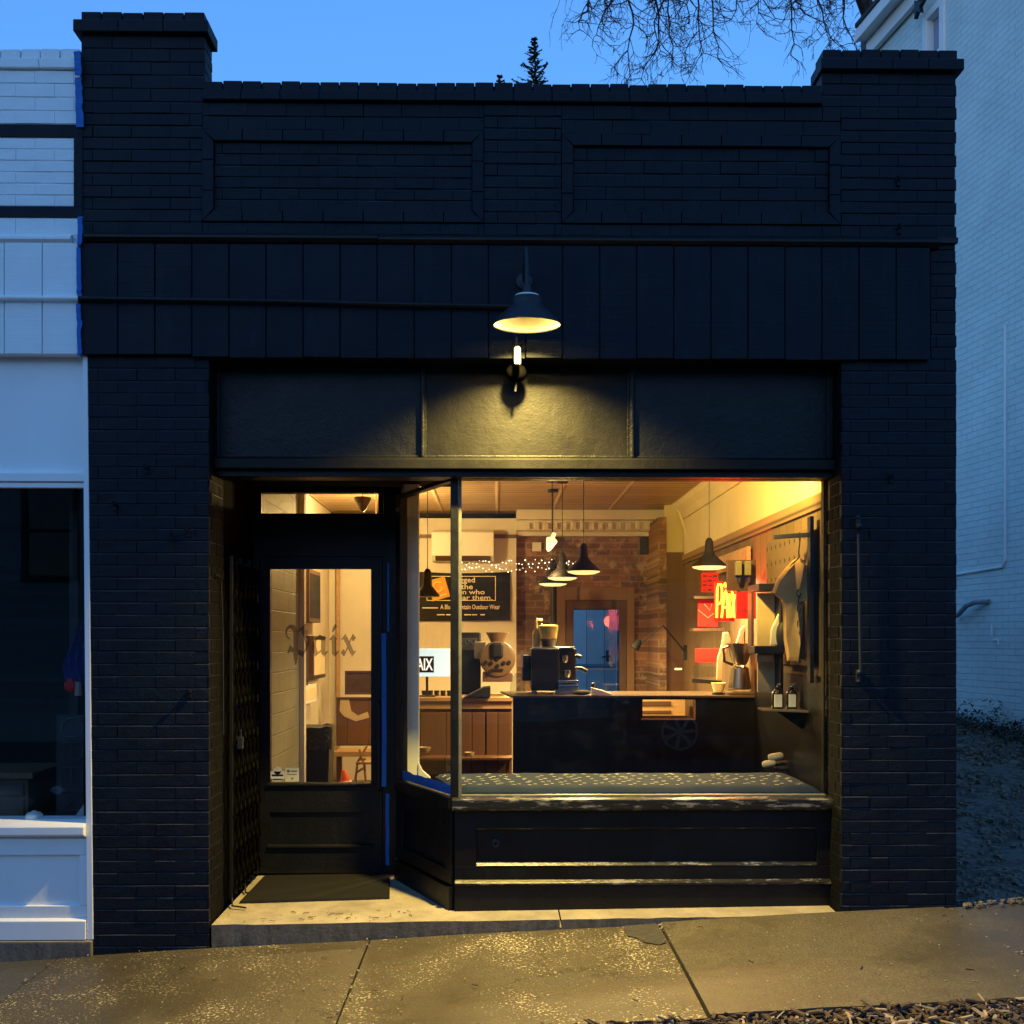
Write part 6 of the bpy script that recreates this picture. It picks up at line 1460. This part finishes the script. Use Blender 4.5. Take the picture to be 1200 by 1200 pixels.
mb = MB(); q = at(919, 745, YU-.05); mb.sphere((q.x, YU-.03, q.z), .07, 14, 10, (.7, .6, 1.4)); tag(mb.build('dark_pouch', pm('dark_pouch', (.015, .013, .012), .6), smooth=True), 'dark pouch leaning right of the white paper bag', 'pouch')
mb = MB(); mb.box(ax(886, YU), ax(905, YU), YU-.02, YU+.02, az(776, YU), az(767, YU)); tag(mb.build('wooden_block', M['light_wood'], bevel=.003), 'pale wooden block under the middle black shelf', 'block')
# dispensers, board above
ds = thing('bean_dispenser', 'wall dispenser with two clear hoppers under the carved board', 'dispenser', (XRw-.05, 2.2, 1.9))
YH = 1.55
mb = MB(); mb.box(ax(852, YH+.06), ax(886, YH+.06), YH+.06, YH+.09, az(692, YH), az(655, YH)); mb.build('back_box', M['door_wood'], ds, bevel=.004)
for px in (866, 877):
    mb = MB(); c = at(px, 668, YH); w = .022; mb.box(c.x-w, c.x+w, YH, YH+.05, az(674, YH), az(657, YH)); mb.build('hopper', pm('clear_hopper', (.20, .17, .10), .15, .6, bs=0), ds, bevel=.006)
    mb = MB(); k0_ = at(px, 680, YH); mb.lathe([(.020, .02), (.016, 0), (.010, -.02)], (k0_.x, YH+.02, k0_.z), 14); mb.build('spout', M['steel'], ds, smooth=True)
mb = MB(); mb.box(XRw-.05, XRw-.02, wy(884, XRw), wy(846, XRw), 2.15, 2.295); o = mb.build('carved_board', pm('pinkish_board', (.42, .27, .17), .7, var=.35, vscale=16, bs=.8, bscale=28, bd=.02), bevel=.006); tag(o, 'pinkish rough carved board on the wall above the dispenser', 'board')
# shelves with red pictures
for py, lab, a_, b_ in ((700, 'upper dark wall shelf under the first red picture', 812, 842), (738, 'middle dark wall shelf under the second red picture', 811, 848)):
    mb = MB(); y = 2.9; mb.box(ax(a_, y), ax(b_, y), y-.05, y+.12, az(py+2, y), az(py-1.5, y)); tag(mb.build('wall_shelf', M['door_wood'], bevel=.003), lab, 'shelf', 'dark wall shelves near the neon')
def pic(px0, py0, px1, py1, y, lab, mat, extra=None):
    t = thing('red_picture', lab, 'picture', at((px0+px1)/2, py1, y), 'red lit pictures by the neon')
    a_, b_ = at(px0, py1, y), at(px1, py0, y); mb = MB(); mb.box(a_.x, b_.x, y, y+.02, a_.z, b_.z); mb.build('panel', mat, t, bevel=.003)
    if extra: extra(t, a_, b_, y)
dkred = pm('dark_red_print', (.10, .01, .01), .7, bs=0); palered = pm('pink_print', (.75, .20, .14), .7, bs=0)
def figs(t, a_, b_, y):
    mb = MB(); w = b_.x-a_.x; h = b_.z-a_.z
    for i in range(3):
        for j in range(4): mb.box(a_.x+w*(.08+.3*i), a_.x+w*(.30+.3*i), y-.003, y-.0005, a_.z+h*(.08+.23*j), a_.z+h*(.13+.23*j+.05*((i+j) % 2)))
    mb.build('print', dkred, t)
def heart(t, a_, b_, y):
    w = b_.x-a_.x; h = b_.z-a_.z; mb = MB(); mb.tube([(a_.x, y-.004, a_.z+h*.62), (a_.x+w*.5, y-.004, a_.z+h*.32), (b_.x, y-.004, a_.z+h*.60)], .005, 5)
    mb.tube([(a_.x+w*.3, y-.004, a_.z+h*.85), (a_.x+w*.6, y-.004, a_.z+h*.6), (a_.x+w*.7, y-.004, a_.z+h*.85)], .005, 5); mb.build('print', palered, t)
def ribs(t, a_, b_, y):
    w = b_.x-a_.x; h = b_.z-a_.z; mb = MB()
    for k in range(6): mb.box(a_.x+w*(.15+.13*k), a_.x+w*(.19+.13*k), y-.003, y-.0005, a_.z+h*.22, a_.z+h*(.32+.06*(k % 3)))
    mb.build('print', dkred, t)
pic(822, 671, 842, 694, 2.95, 'upper red picture standing on the upper dark shelf', M['red'], figs)
pic(818, 703, 841, 734, 2.95, 'red picture with pale angled lines on the middle shelf', M['red'], heart)
pic(863, 693, 886, 725, 1.62, 'plain bright red picture right of the neon', M['red'], ribs)
pic(815, 760, 843, 776, 2.6, 'low wide red box left of the chrome brewer', M['red'], ribs)
ne = thing('neon_sign', 'yellow and red neon sign reading Paix beside the red pictures', 'neon sign', (1.80, 2.4, 1.8))
YNn = 2.0
def nz(px, py): return at(px, py, YNn)
for i, (s) in enumerate(([[(840, 724), (840.5, 690), (842, 684.5), (844.5, 684.5), (846, 690), (846, 702), (844, 707), (840.5, 708)]],
                         [[(845, 724), (848, 696), (849.5, 692), (851, 696), (852, 724)], [(846.5, 712), (851.5, 712)]],
                         [[(853.2, 696), (853.2, 724)]],
                         [[(854.8, 694), (856, 694), (858.2, 724)], [(859, 697), (856.8, 710), (854.6, 724)]])):
    mb = MB()
    for q in s: mb.tube([nz(x, y) + Vector((0, .02*i*-1, 0)) for x, y in q], .0085, 8)
    mb.build('letter', M['neon'], ne, smooth=True)
mb = MB(); mb.tube([nz(847, 687), nz(850, 683), nz(851.5, 686), nz(849, 690)], .007, 8); mb.build('dot', M['neon'], ne, smooth=True)
mb = MB(); mb.tube([nz(848, 690), nz(852, 689), nz(855, 688)], .010, 8); mb.build('red_stroke', M['neon_red'], ne, smooth=True)
mb = MB(); a_, b_ = nz(838.5, 728), nz(862.5, 681); mb.box(a_.x, b_.x, YNn+.05, YNn+.055, a_.z, b_.z); mb.build('backing_panel', pm('red_acrylic', (.30, .02, .012), .3, bs=0), ne)
l = bpy.data.lights.new('neon_light', 'POINT'); l.energy = 8.0; l.color = (1, .05, .02); l.shadow_soft_size = .08; o = bpy.data.objects.new('neon_light', l); C.objects.link(o); o.parent = ne; p = at(850, 706, YNn-.18); o.location = p - ne.location
# swing arm lamp
sw = thing('swing_arm_lamp', 'thin black swing-arm wall lamp left of the shelves', 'wall lamp', at(803, 763, 4.3))
mb = MB(); mb.tube([at(802, 763, 4.3), at(777, 733, 4.1), at(748, 756, 4.2)], .009, 6); mb.build('arm', M['black_metal'], sw)
mb = MB(); c = at(747, 755, 4.2); mb.lathe([(.05, -.05), (.03, .03), (.012, .05)], c, 16, Matrix.Rotation(R(35), 3, 'Y')); mb.build('head', M['black_metal'], sw, smooth=True)
mb = MB(); c = at(803, 763, 4.3); mb.box(c.x-.02, c.x+.02, 4.3, 4.33, c.z-.09, c.z+.06); mb.build('wall_plate', M['black_metal'], sw, bevel=.004)
pi_ = MB(); pi_.tube([at(720, 588, 5.2), at(775, 588, 5.2), at(790, 591, 5.0), at(797, 602, 4.9), at(802, 618, 4.9), at(806, 634, 4.9), at(812, 632, 4.6)], .016, 8)
tag(pi_.build('ceiling_pipe', M['yellow_wall'], smooth=True), 'painted pipe bending down from the ceiling to the wall rail', 'pipe')

# things on the black counter
YO = 2.22
es = thing('espresso_machine', 'black espresso machine with chrome fittings on the black counter', 'espresso machine', at(643, 812, YO))
e0, e1 = at(622, 812, YO), at(676, 760, YO)
mb = MB(); mb.box(e0.x, ax(655, YO), YO-.08, YO+.32, zct+.03, e1.z); mb.box(ax(655, YO), e1.x, YO+.06, YO+.32, zct+.03, e1.z); mb.build('body', M['black_metal'], es, bevel=.012)
mb = MB(); mb.box(ax(612, YO), e0.x-.001, YO, YO+.3, zct+.10, az(768, YO)); mb.build('side_box', M['black_metal'], es, bevel=.01)
mb = MB(); mb.box(ax(653, YO), ax(677, YO), YO-.08, YO+.06, az(800, YO), az(797, YO)); mb.box(ax(650, YO), ax(677, YO), YO-.08, YO+.06, zct+.004, az(802, YO)); mb.build('drip_tray', [M['steel']], es, bevel=.004)
mb = MB(); mb.box(e0.x+.02, e1.x-.02, YO-.06, YO+.3, e1.z+.001, e1.z+.012); mb.build('cup_rail', M['steel'], es, bevel=.003)
for px, py in ((661, 772), (664, 789)):
    mb = MB(); c = at(px, py, YO-.02); mb.lathe([(.03, .025), (.032, -.01), (.022, -.03)], c, 18); mb.build('group_head', M['steel'], es, smooth=True)
for a_, b_ in (((674, 769), (681, 770)), ((674, 783), (688, 787))):
    mb = MB(); mb.tube([at(*a_, YO-.03), at((a_[0]+b_[0])/2, a_[1], YO-.04), at(*b_, YO-.05)], [.011, .015, .017], 10); mb.build('handle', M['black_metal'], es, smooth=True)
mb = MB(); mb.tube([at(655, 783, YO-.06), at(653, 795, YO-.06), at(657, 803, YO-.06)], .005, 6); mb.build('steam_wand', M['steel'], es, smooth=True)
for px in (626, 672):
    mb = MB(); c = at(px, 810, YO); mb.lathe([(.018, 0), (.022, .026)], (c.x, YO, zct+.002), 12); mb.build('foot', M['steel'], es)
gr = thing('grinder_hopper', 'clear conical coffee hopper with beans above the espresso machine', 'hopper', at(643, 762, YO+.1))
c = at(643, 762, YO+.12)
mb = MB(); mb.lathe([(.045, .01), (.052, .03), (.085, .19), (.088, .215), (.084, .215), (.048, .03)], c, 28, close=False); mb.build('hopper_glass', M['glass_jar'], gr, smooth=True)
mb = MB(); mb.lathe([(.044, .012), (.064, .085), (.001, .088)], c, 24, close=False); mb.build('coffee_beans', pm('coffee_beans', (.08, .05, .025), .6, bs=.8, bscale=90), gr, smooth=True)
mb = MB(); mb.lathe([(.066, .092), (.080, .19), (.05, .20), (.001, .20)], (c.x-.004, c.y, c.z), 24, close=False); mb.build('yellow_bag', pm('yellow_lit_paper', (.70, .55, .20), .8, bs=.4, bscale=15), gr, smooth=True)
mb = MB(); mb.lathe([(.055, -.02), (.055, .010)], c, 24); mb.build('collar', M['steel'], gr, smooth=True)
tb = thing('tall_bottle', 'tall pale bottle left of the coffee hopper', 'bottle', at(628, 762, YO+.1)); c = at(628.5, 762, YO+.16)
mb = MB(); mb.lathe([(.030, 0), (.031, .12), (.028, .145), (.012, .175), (.011, .22), (.013, .225), (.001, .226)], c, 20); mb.build('body', pm('pale_bottle', (.62, .52, .26), .35, bs=0), tb, smooth=True)
mb = MB(); mb.tube([c + Vector((0, 0, .225)), c + Vector((.004, 0, .243)), c + Vector((.05, 0, .240))], .010, 8); mb.build('pump', M['paper'], tb, smooth=True)
mb = MB(); p = at(611.5, 772, YO-.05); mb.box(p.x-.009, p.x+.009, YO-.055, YO-.050, az(782, YO-.05), az(762, YO-.05)); tag(mb.build('white_strip', M['paper']), 'narrow white paper strip left of the espresso machine', 'paper')
jg = MB(); c = at(607, 813, YO+.1); jg.lathe([(.06, .002), (.062, .05), (.045, .15), (.04, .155)], (c.x, c.y, zct), 22, close=False); tag(jg.build('glass_jug', M['glass_jar'], smooth=True), 'clear glass jug between the roaster and espresso machine', 'jug')
cd = thing('card_reader', 'small white wedge card reader on the black counter', 'card reader', at(704, 812, 2.05)); c = at(693, 812, 2.04); c2 = at(716, 812, 2.04)
mb = MB(); mb.prism([(c.x, 2.0, zct+.001), (c2.x, 2.0, zct+.001), (c2.x, 2.0, zct+.012), (c2.x-.06, 2.0, zct+.035), (c.x, 2.0, zct+.058)], (0, .09, 0)); mb.build('wedge', M['paper'], cd, bevel=.004)
mb = MB(); mb.lathe([(.012, .05), (.016, .09), (.001, .095)], (c.x+.015, 2.05, zct), 12); mb.build('knob', M['black_metal'], cd, smooth=True)
mb = MB(); p = at(682, 811, 2.05); mb.sphere((p.x, 2.05, zct+.02), .05, 14, 8, (1.4, .8, .4)); tag(mb.build('dark_cloth', pm('dark_rag', (.03, .026, .022), .9, bs=.4), smooth=True), 'dark folded cloth left of the white card reader', 'cloth')
bw = thing('bowl', 'glowing cream bowl on the counter left of chrome brewer', 'bowl', at(842, 811, 2.1)); c = at(842, 812, 2.1)
mb = MB(); mb.lathe([(.030, .004), (.036, .008), (.056, .078), (.053, .078), (.030, .016), (.001, .014)], (c.x, 2.1, zct+.012), 26, close=False); mb.build('bowl_body', pm('cream_ceramic', (.80, .66, .34), .4, bs=0), bw, smooth=True)
mb = MB(); mb.lathe([(.05, 0), (.05, .012)], (c.x, 2.1, zct+.001), 22); mb.build('dark_stand', M['black_metal'], bw)
cb_ = thing('chrome_brewer', 'hourglass chrome coffee brewer on the black counter', 'coffee maker', at(867, 812, 2.12)); c = at(867, 812, 2.12)
zb_ = lambda py: az(py, 2.12); chrome = pm('dark_chrome', (.26, .25, .22), .28, .5, 1, var=.1, bs=0)
mb = MB(); mb.lathe([(.075, zb_(808)), (.085, zb_(806)), (.072, zb_(790)), (.066, zb_(783)), (.04, zb_(780))], (c.x, 2.12, 0), 30); mb.build('lower_carafe', chrome, cb_, smooth=True)
mb = MB(); mb.lathe([(.045, zb_(779.5)), (.06, zb_(776)), (.098, zb_(757)), (.104, zb_(754)), (.094, zb_(754)), (.05, zb_(774))], (c.x, 2.12, 0), 30, close=False); mb.build('upper_cone', chrome, cb_, smooth=True)
mb = MB(); mb.box(c.x-.10, c.x+.14, 2.02, 2.24, zct+.002, zct+.022); mb.build('base_plate', M['counter_top'], cb_, bevel=.006)
mb = MB(); mb.tube([(c.x-.09, 2.10, zb_(757)), (c.x-.135, 2.09, zb_(760)), (c.x-.125, 2.09, zb_(775)), (c.x-.06, 2.10, zb_(779))], .012, 10); mb.build('handle', M['black_metal'], cb_, smooth=True)
for (p, lab) in (([(840, 797), (841, 772), (846, 755), (848, 741), (854, 741), (857, 752), (852, 760), (847, 775), (846, 797)], 'pink paper bag with twisted top left of the brewer'), ([(863, 754), (868, 737), (872, 733), (874, 735), (870, 754)], 'pink folded paper standing behind the brewer')):
    mb = MB(); mb.prism([at(x, y, 2.34) for x, y in p], (0, .035, 0)); tag(mb.build('pink_bag', pm('pink_paper', (.62, .30, .20), .8, bs=.5, bscale=20), bevel=.006), lab, 'paper bag', 'pink paper pieces behind the brewer')
gk = thing('glass_rack', 'low rack of upside-down glasses on the wall shelf', 'glass rack', at(828, 797, 2.75))
mb = MB(); mb.hexa([at(811, 800, 2.75), at(846, 802, 2.75), at(846, 802, 2.95), at(811, 800, 2.95)], [at(811, 795, 2.75), at(846, 798, 2.75), at(846, 798, 2.95), at(811, 795, 2.95)]); mb.build('shelf_board', M['black_metal'], gk, bevel=.002)
for i in range(5):
    mb = MB(); c = at(815.5 + i*6, 795, 2.8); mb.lathe([(.024, .01), (.020, .095), (.001, .10)], (c.x, 2.82, c.z), 14, close=False); mb.build('glass', M['glass_jar'], gk, smooth=True)
wr = MB(); p = at(795, 784, 3.2); wr.box(p.x-.03, p.x+.03, 3.2, 3.21, p.z-.008, p.z+.008); tag(wr.build('price_tag', M['paper']), 'tiny white tag above the counter left of the glasses', 'tag')
# ladder-back stuff seen through the door
bin_ = thing('waste_bin', 'black bin with a liner standing behind the shop door', 'bin', at(373, 930, 2.9)); c = at(373, 850, 2.95)
mb = MB(); w = .11; mb.hexa([(c.x-w*.8, 2.87, ZF), (c.x+w*.8, 2.87, ZF), (c.x+w*.8, 3.1, ZF), (c.x-w*.8, 3.1, ZF)], [(c.x-w, 2.84, c.z-.16), (c.x+w, 2.84, c.z-.16), (c.x+w, 3.12, c.z-.16), (c.x-w, 3.12, c.z-.16)]); mb.build('body', M['black_metal'], bin_, bevel=.01)
mb = MB(); n = 24; r0, r1 = [], []
for k in range(n):
    a = k*6.283/n; x_, y_ = max(-1, min(1, 1.25*math.cos(a))), max(-1, min(1, 1.25*math.sin(a))); j = rnd.uniform(.97, 1.06)
    r0.append((c.x+x_*w*1.09*j, 2.98+y_*.145, c.z-.19+rnd.uniform(-.02, .01))); r1.append((c.x+x_*w*1.12*j, 2.98+y_*.15, c.z-.005+rnd.uniform(-.012, .01)))
mb.add(r0+r1, [(k, (k+1) % n, n+(k+1) % n, n+k) for k in range(n)] + [tuple(range(n, 2*n))]); mb.build('liner', pm('bin_liner', (.016, .016, .015), .3, .5, bs=.8, bscale=22, bd=.02), bin_, smooth=True)
YX = 4.6
tbk = thing('wooden_bench', 'light wooden bench under the brown framed artwork', 'bench', at(412, 905, YX))
b0, b1 = at(391, 885, YX-.2), at(430, 877, YX-.2); zb_t = az(878, YX)
mb = MB(); mb.box(b0.x, b1.x+.2, YX-.2, YX+.15, zb_t-.05, zb_t); mb.build('seat', M['light_wood'], tbk, bevel=.004)
for x in (b0.x+.02, b1.x+.1):
    mb = MB(); mb.box(x, x+.05, YX-.15, YX-.10, ZF, zb_t-.051); mb.build('leg', M['brown_wood'], tbk)
ch = thing('wooden_chair', 'pale wooden folding chair by the bench', 'chair', at(424, 918, YX-.5)); Yc = YX-.55
for p in ([(416, 918), (419, 893), (430, 874)], [(429, 918), (427, 897), (421, 878)], [(418, 905), (428, 899)], [(422, 890), (429, 889)]):
    mb = MB(); mb.tube([at(x, y, Yc) for x, y in p], .012, 8); mb.build('leg' if len(p) == 3 else 'rung', M['light_wood'], ch, smooth=True)
mb = MB(); a_ = at(417, 893, Yc); mb.box(a_.x, a_.x+.16, Yc-.02, Yc+.25, a_.z-.02, a_.z); mb.build('seat', M['light_wood'], ch, bevel=.004)
co = thing('small_cone', 'small orange cone with white rim on the floor', 'cone', at(405, 917, 4.0)); c = at(405, 917, 4.0); rt = Matrix.Rotation(R(-8), 3, 'Y')
mb = MB(); mb.lathe([(.050, .012), (.040, .05), (.024, .115), (.020, .120), (.001, .121)], c, 18, rt); mb.build('body', M['orange'], co, smooth=True)
mb = MB(); mb.lathe([(.060, -.004), (.060, .012), (.05, .014)], c, 18, rt); mb.build('rim', M['paper'], co, smooth=True)
def art(px0, py0, px1, py1, y, lab, mats, shapes):
    t = thing('framed_picture', lab, 'picture', at((px0+px1)/2, py1, y), 'framed pictures behind the shop door'); a_, b_ = at(px0, py1, y), at(px1, py0, y); w, h = b_.x-a_.x, b_.z-a_.z; f = .022
    mb = MB(); mb.box(a_.x, b_.x, y, y+.03, a_.z, a_.z+f); mb.box(a_.x, b_.x, y, y+.03, b_.z-f, b_.z); mb.box(a_.x, a_.x+f, y, y+.03, a_.z+f, b_.z-f); mb.box(b_.x-f, b_.x, y, y+.03, a_.z+f, b_.z-f); mb.build('frame', mats[0], t, bevel=.003)
    mb = MB(); mb.box(a_.x+f, b_.x-f, y+.012, y+.02, a_.z+f, b_.z-f); mb.build('print', mats[1], t)
    if shapes:
        mb = MB()
        for s in shapes: mb.prism([(a_.x+w*u_, y+.0105, a_.z+h*v_) for u_, v_ in s], (0, -.003, 0))
        mb.build('pale_figure', mats[2], t)
art(394, 817, 440, 874, YX+.2, 'brown framed artwork with pale curved figures above the bench', (M['door_wood'], M['brown_wood'], pm('pale_figure', (.42, .32, .18), .8, bs=0)), [[(.10, .95), (.32, .95), (.38, .72), (.55, .62), (.80, .70), (.84, .58), (.5, .50), (.2, .60), (.08, .72)]])
art(404, 786, 440, 814, YX+.3, 'dark framed picture above the brown artwork', (M['door_wood'], pm('dark_picture', (.05, .025, .018), .5, var=.5, vscale=14), M['paper']), None)
for i, (y0, y1, za_, zb_, lab, mt) in enumerate(((2.75, 3.15, 1.72, 2.2, 'nearest tilted dark picture high on the side wall', 'door_wood'), (3.3, 3.65, 1.78, 2.3, 'second dark picture high on the side wall', 'brown_wood'), (3.9, 4.5, 1.75, 2.25, 'farthest dark picture high on the side wall', 'door_wood'), (2.8, 3.3, 1.24, 1.66, 'nearest dark picture at eye level on the side wall', 'black_metal'), (3.45, 3.95, 1.15, 1.6, 'second eye-level picture on the side wall', 'door_wood'), (4.1, 4.8, 1.2, 1.62, 'farthest eye-level picture on the side wall', 'brown_wood'), (2.75, 3.4, .98, 1.2, 'nearest white sheet low on the side wall', 'paper'), (3.7, 4.4, .98, 1.16, 'second white sheet low on the side wall', 'paper'))):
    t = thing('framed_picture', lab, 'picture', (XLw, (y0+y1)/2, za_), 'framed pictures behind the shop door'); dp = .05 + .02*(i % 3)
    mb = MB(); mb.box(XLw+.001, XLw+dp, y0, y1, za_, zb_); mb.build('frame', M[mt], t, bevel=.004)
    mb = MB(); mb.box(XLw+dp-.002, XLw+dp+.003, y0+.04, y1-.04, za_+.04, zb_-.04); mb.build('print', M['cream_print'] if i % 2 else M['black_cloth'], t)
mb = MB(); p = at(395, 740, YP-.1); mb.box(p.x-.02, p.x+.02, YP-.05, YP-.002, ZF, 2.9); tag(mb.build('wall_pipe', M['light_wood'], smooth=False, bevel=.01), 'vertical wooden batten in the room corner behind the door', 'batten')
hl = thing('hanging_shade', 'dark cone lamp shade seen through the transom window', 'lamp', ad(425, 592, 9.2)); c = ad(425, 600, 9.2)
mb = MB(); mb.lathe([(.002, 0), (.03, .02), (.075, .11), (.078, .13)], c, 20, close=False); mb.build('lamp_shade', M['door_wood'], hl, smooth=True)
mb = MB(); mb.tube([c + Vector((0, 0, .13)), (c.x, c.y, ZC)], .004, 6); mb.build('cord', M['black_metal'], hl)
lt = MB(); a_, b_ = at(358, 574, 3.2), at(378, 606, 2.4)
lt.tube([(ax(352, 4.6), 4.6, 2.93), (ax(362, 2.4), 2.4, 2.93)], .012, 8); lt.tube([(ax(357, 4.6), 4.6, 2.93), (ax(368, 2.4), 2.4, 2.93)], .012, 8)
tag(lt.build('ceiling_track', M['ac'], smooth=True), 'pair of pale ceiling tubes seen through the transom window', 'tubes')

# ------------------------------------------------------------------ light, sky, camera
def spot(name, parent, loc, energy, col, ang, blend, size):
    l = bpy.data.lights.new(name, 'SPOT'); l.energy = energy; l.color = col; l.spot_size = R(ang); l.spot_blend = blend; l.shadow_soft_size = size
    o = bpy.data.objects.new(name, l); C.objects.link(o)
    if parent: o.parent = parent; o.location = Vector(loc) - parent.location
    else: o.location = loc
    return o
spot('barn_lamp_light', lamp, lc + rot @ Vector((0, 0, .096)), 410, (1, .71, .18), 134, .95, .035)
sun_el, sun_rot = R(5.0), R(190)
wd_ = bpy.data.worlds.new('World'); sc.world = wd_; wd_.use_nodes = True; nt = wd_.node_tree
bg = nt.nodes['Background']
sky = N(nt, 'ShaderNodeTexSky', sky_type='NISHITA', sun_disc=False, sun_elevation=sun_el, sun_rotation=sun_rot, altitude=300, air_density=1.0, dust_density=.3, ozone_density=4.0)
SKY_TINT = (.92, 1.02, 1.16)
tint = mixcol(nt, .42, mixcol(nt, 1.0, sky.outputs[0], SKY_TINT, 'MULTIPLY'), (.29, .86, 2.05)); lk(nt, tint, bg.inputs['Color']); bg.inputs['Strength'].default_value = .15
sl = bpy.data.lights.new('sun', 'SUN'); sl.energy = .02; sl.angle = R(20); sl.color = (.85, .9, 1)
so = bpy.data.objects.new('sun', sl); C.objects.link(so)
so.rotation_euler = (R(70), 0, R(-20)); so.location = (0, -10, 12)
cam = bpy.data.cameras.new('camera'); cam.lens = 36; cam.sensor_width = 36; cam.sensor_fit = 'HORIZONTAL'; cam.shift_y = .125; cam.clip_end = 1000; cam.clip_start = .05
co_ = bpy.data.objects.new('camera', cam); C.objects.link(co_); co_.location = CAM; co_.rotation_euler = (R(90), 0, -YAW); sc.camera = co_
sc.view_settings.view_transform = 'Standard'; sc.view_settings.look = 'None'; sc.view_settings.exposure = 1.65; sc.view_settings.gamma = 1
sc.render.engine = 'CYCLES'
cy = sc.cycles; cy.max_bounces = 8; cy.diffuse_bounces = 4; cy.glossy_bounces = 4; cy.transparent_max_bounces = 16; cy.transmission_bounces = 6
cy.caustics_reflective = False; cy.caustics_refractive = False; cy.sample_clamp_indirect = 6; cy.use_denoising = True
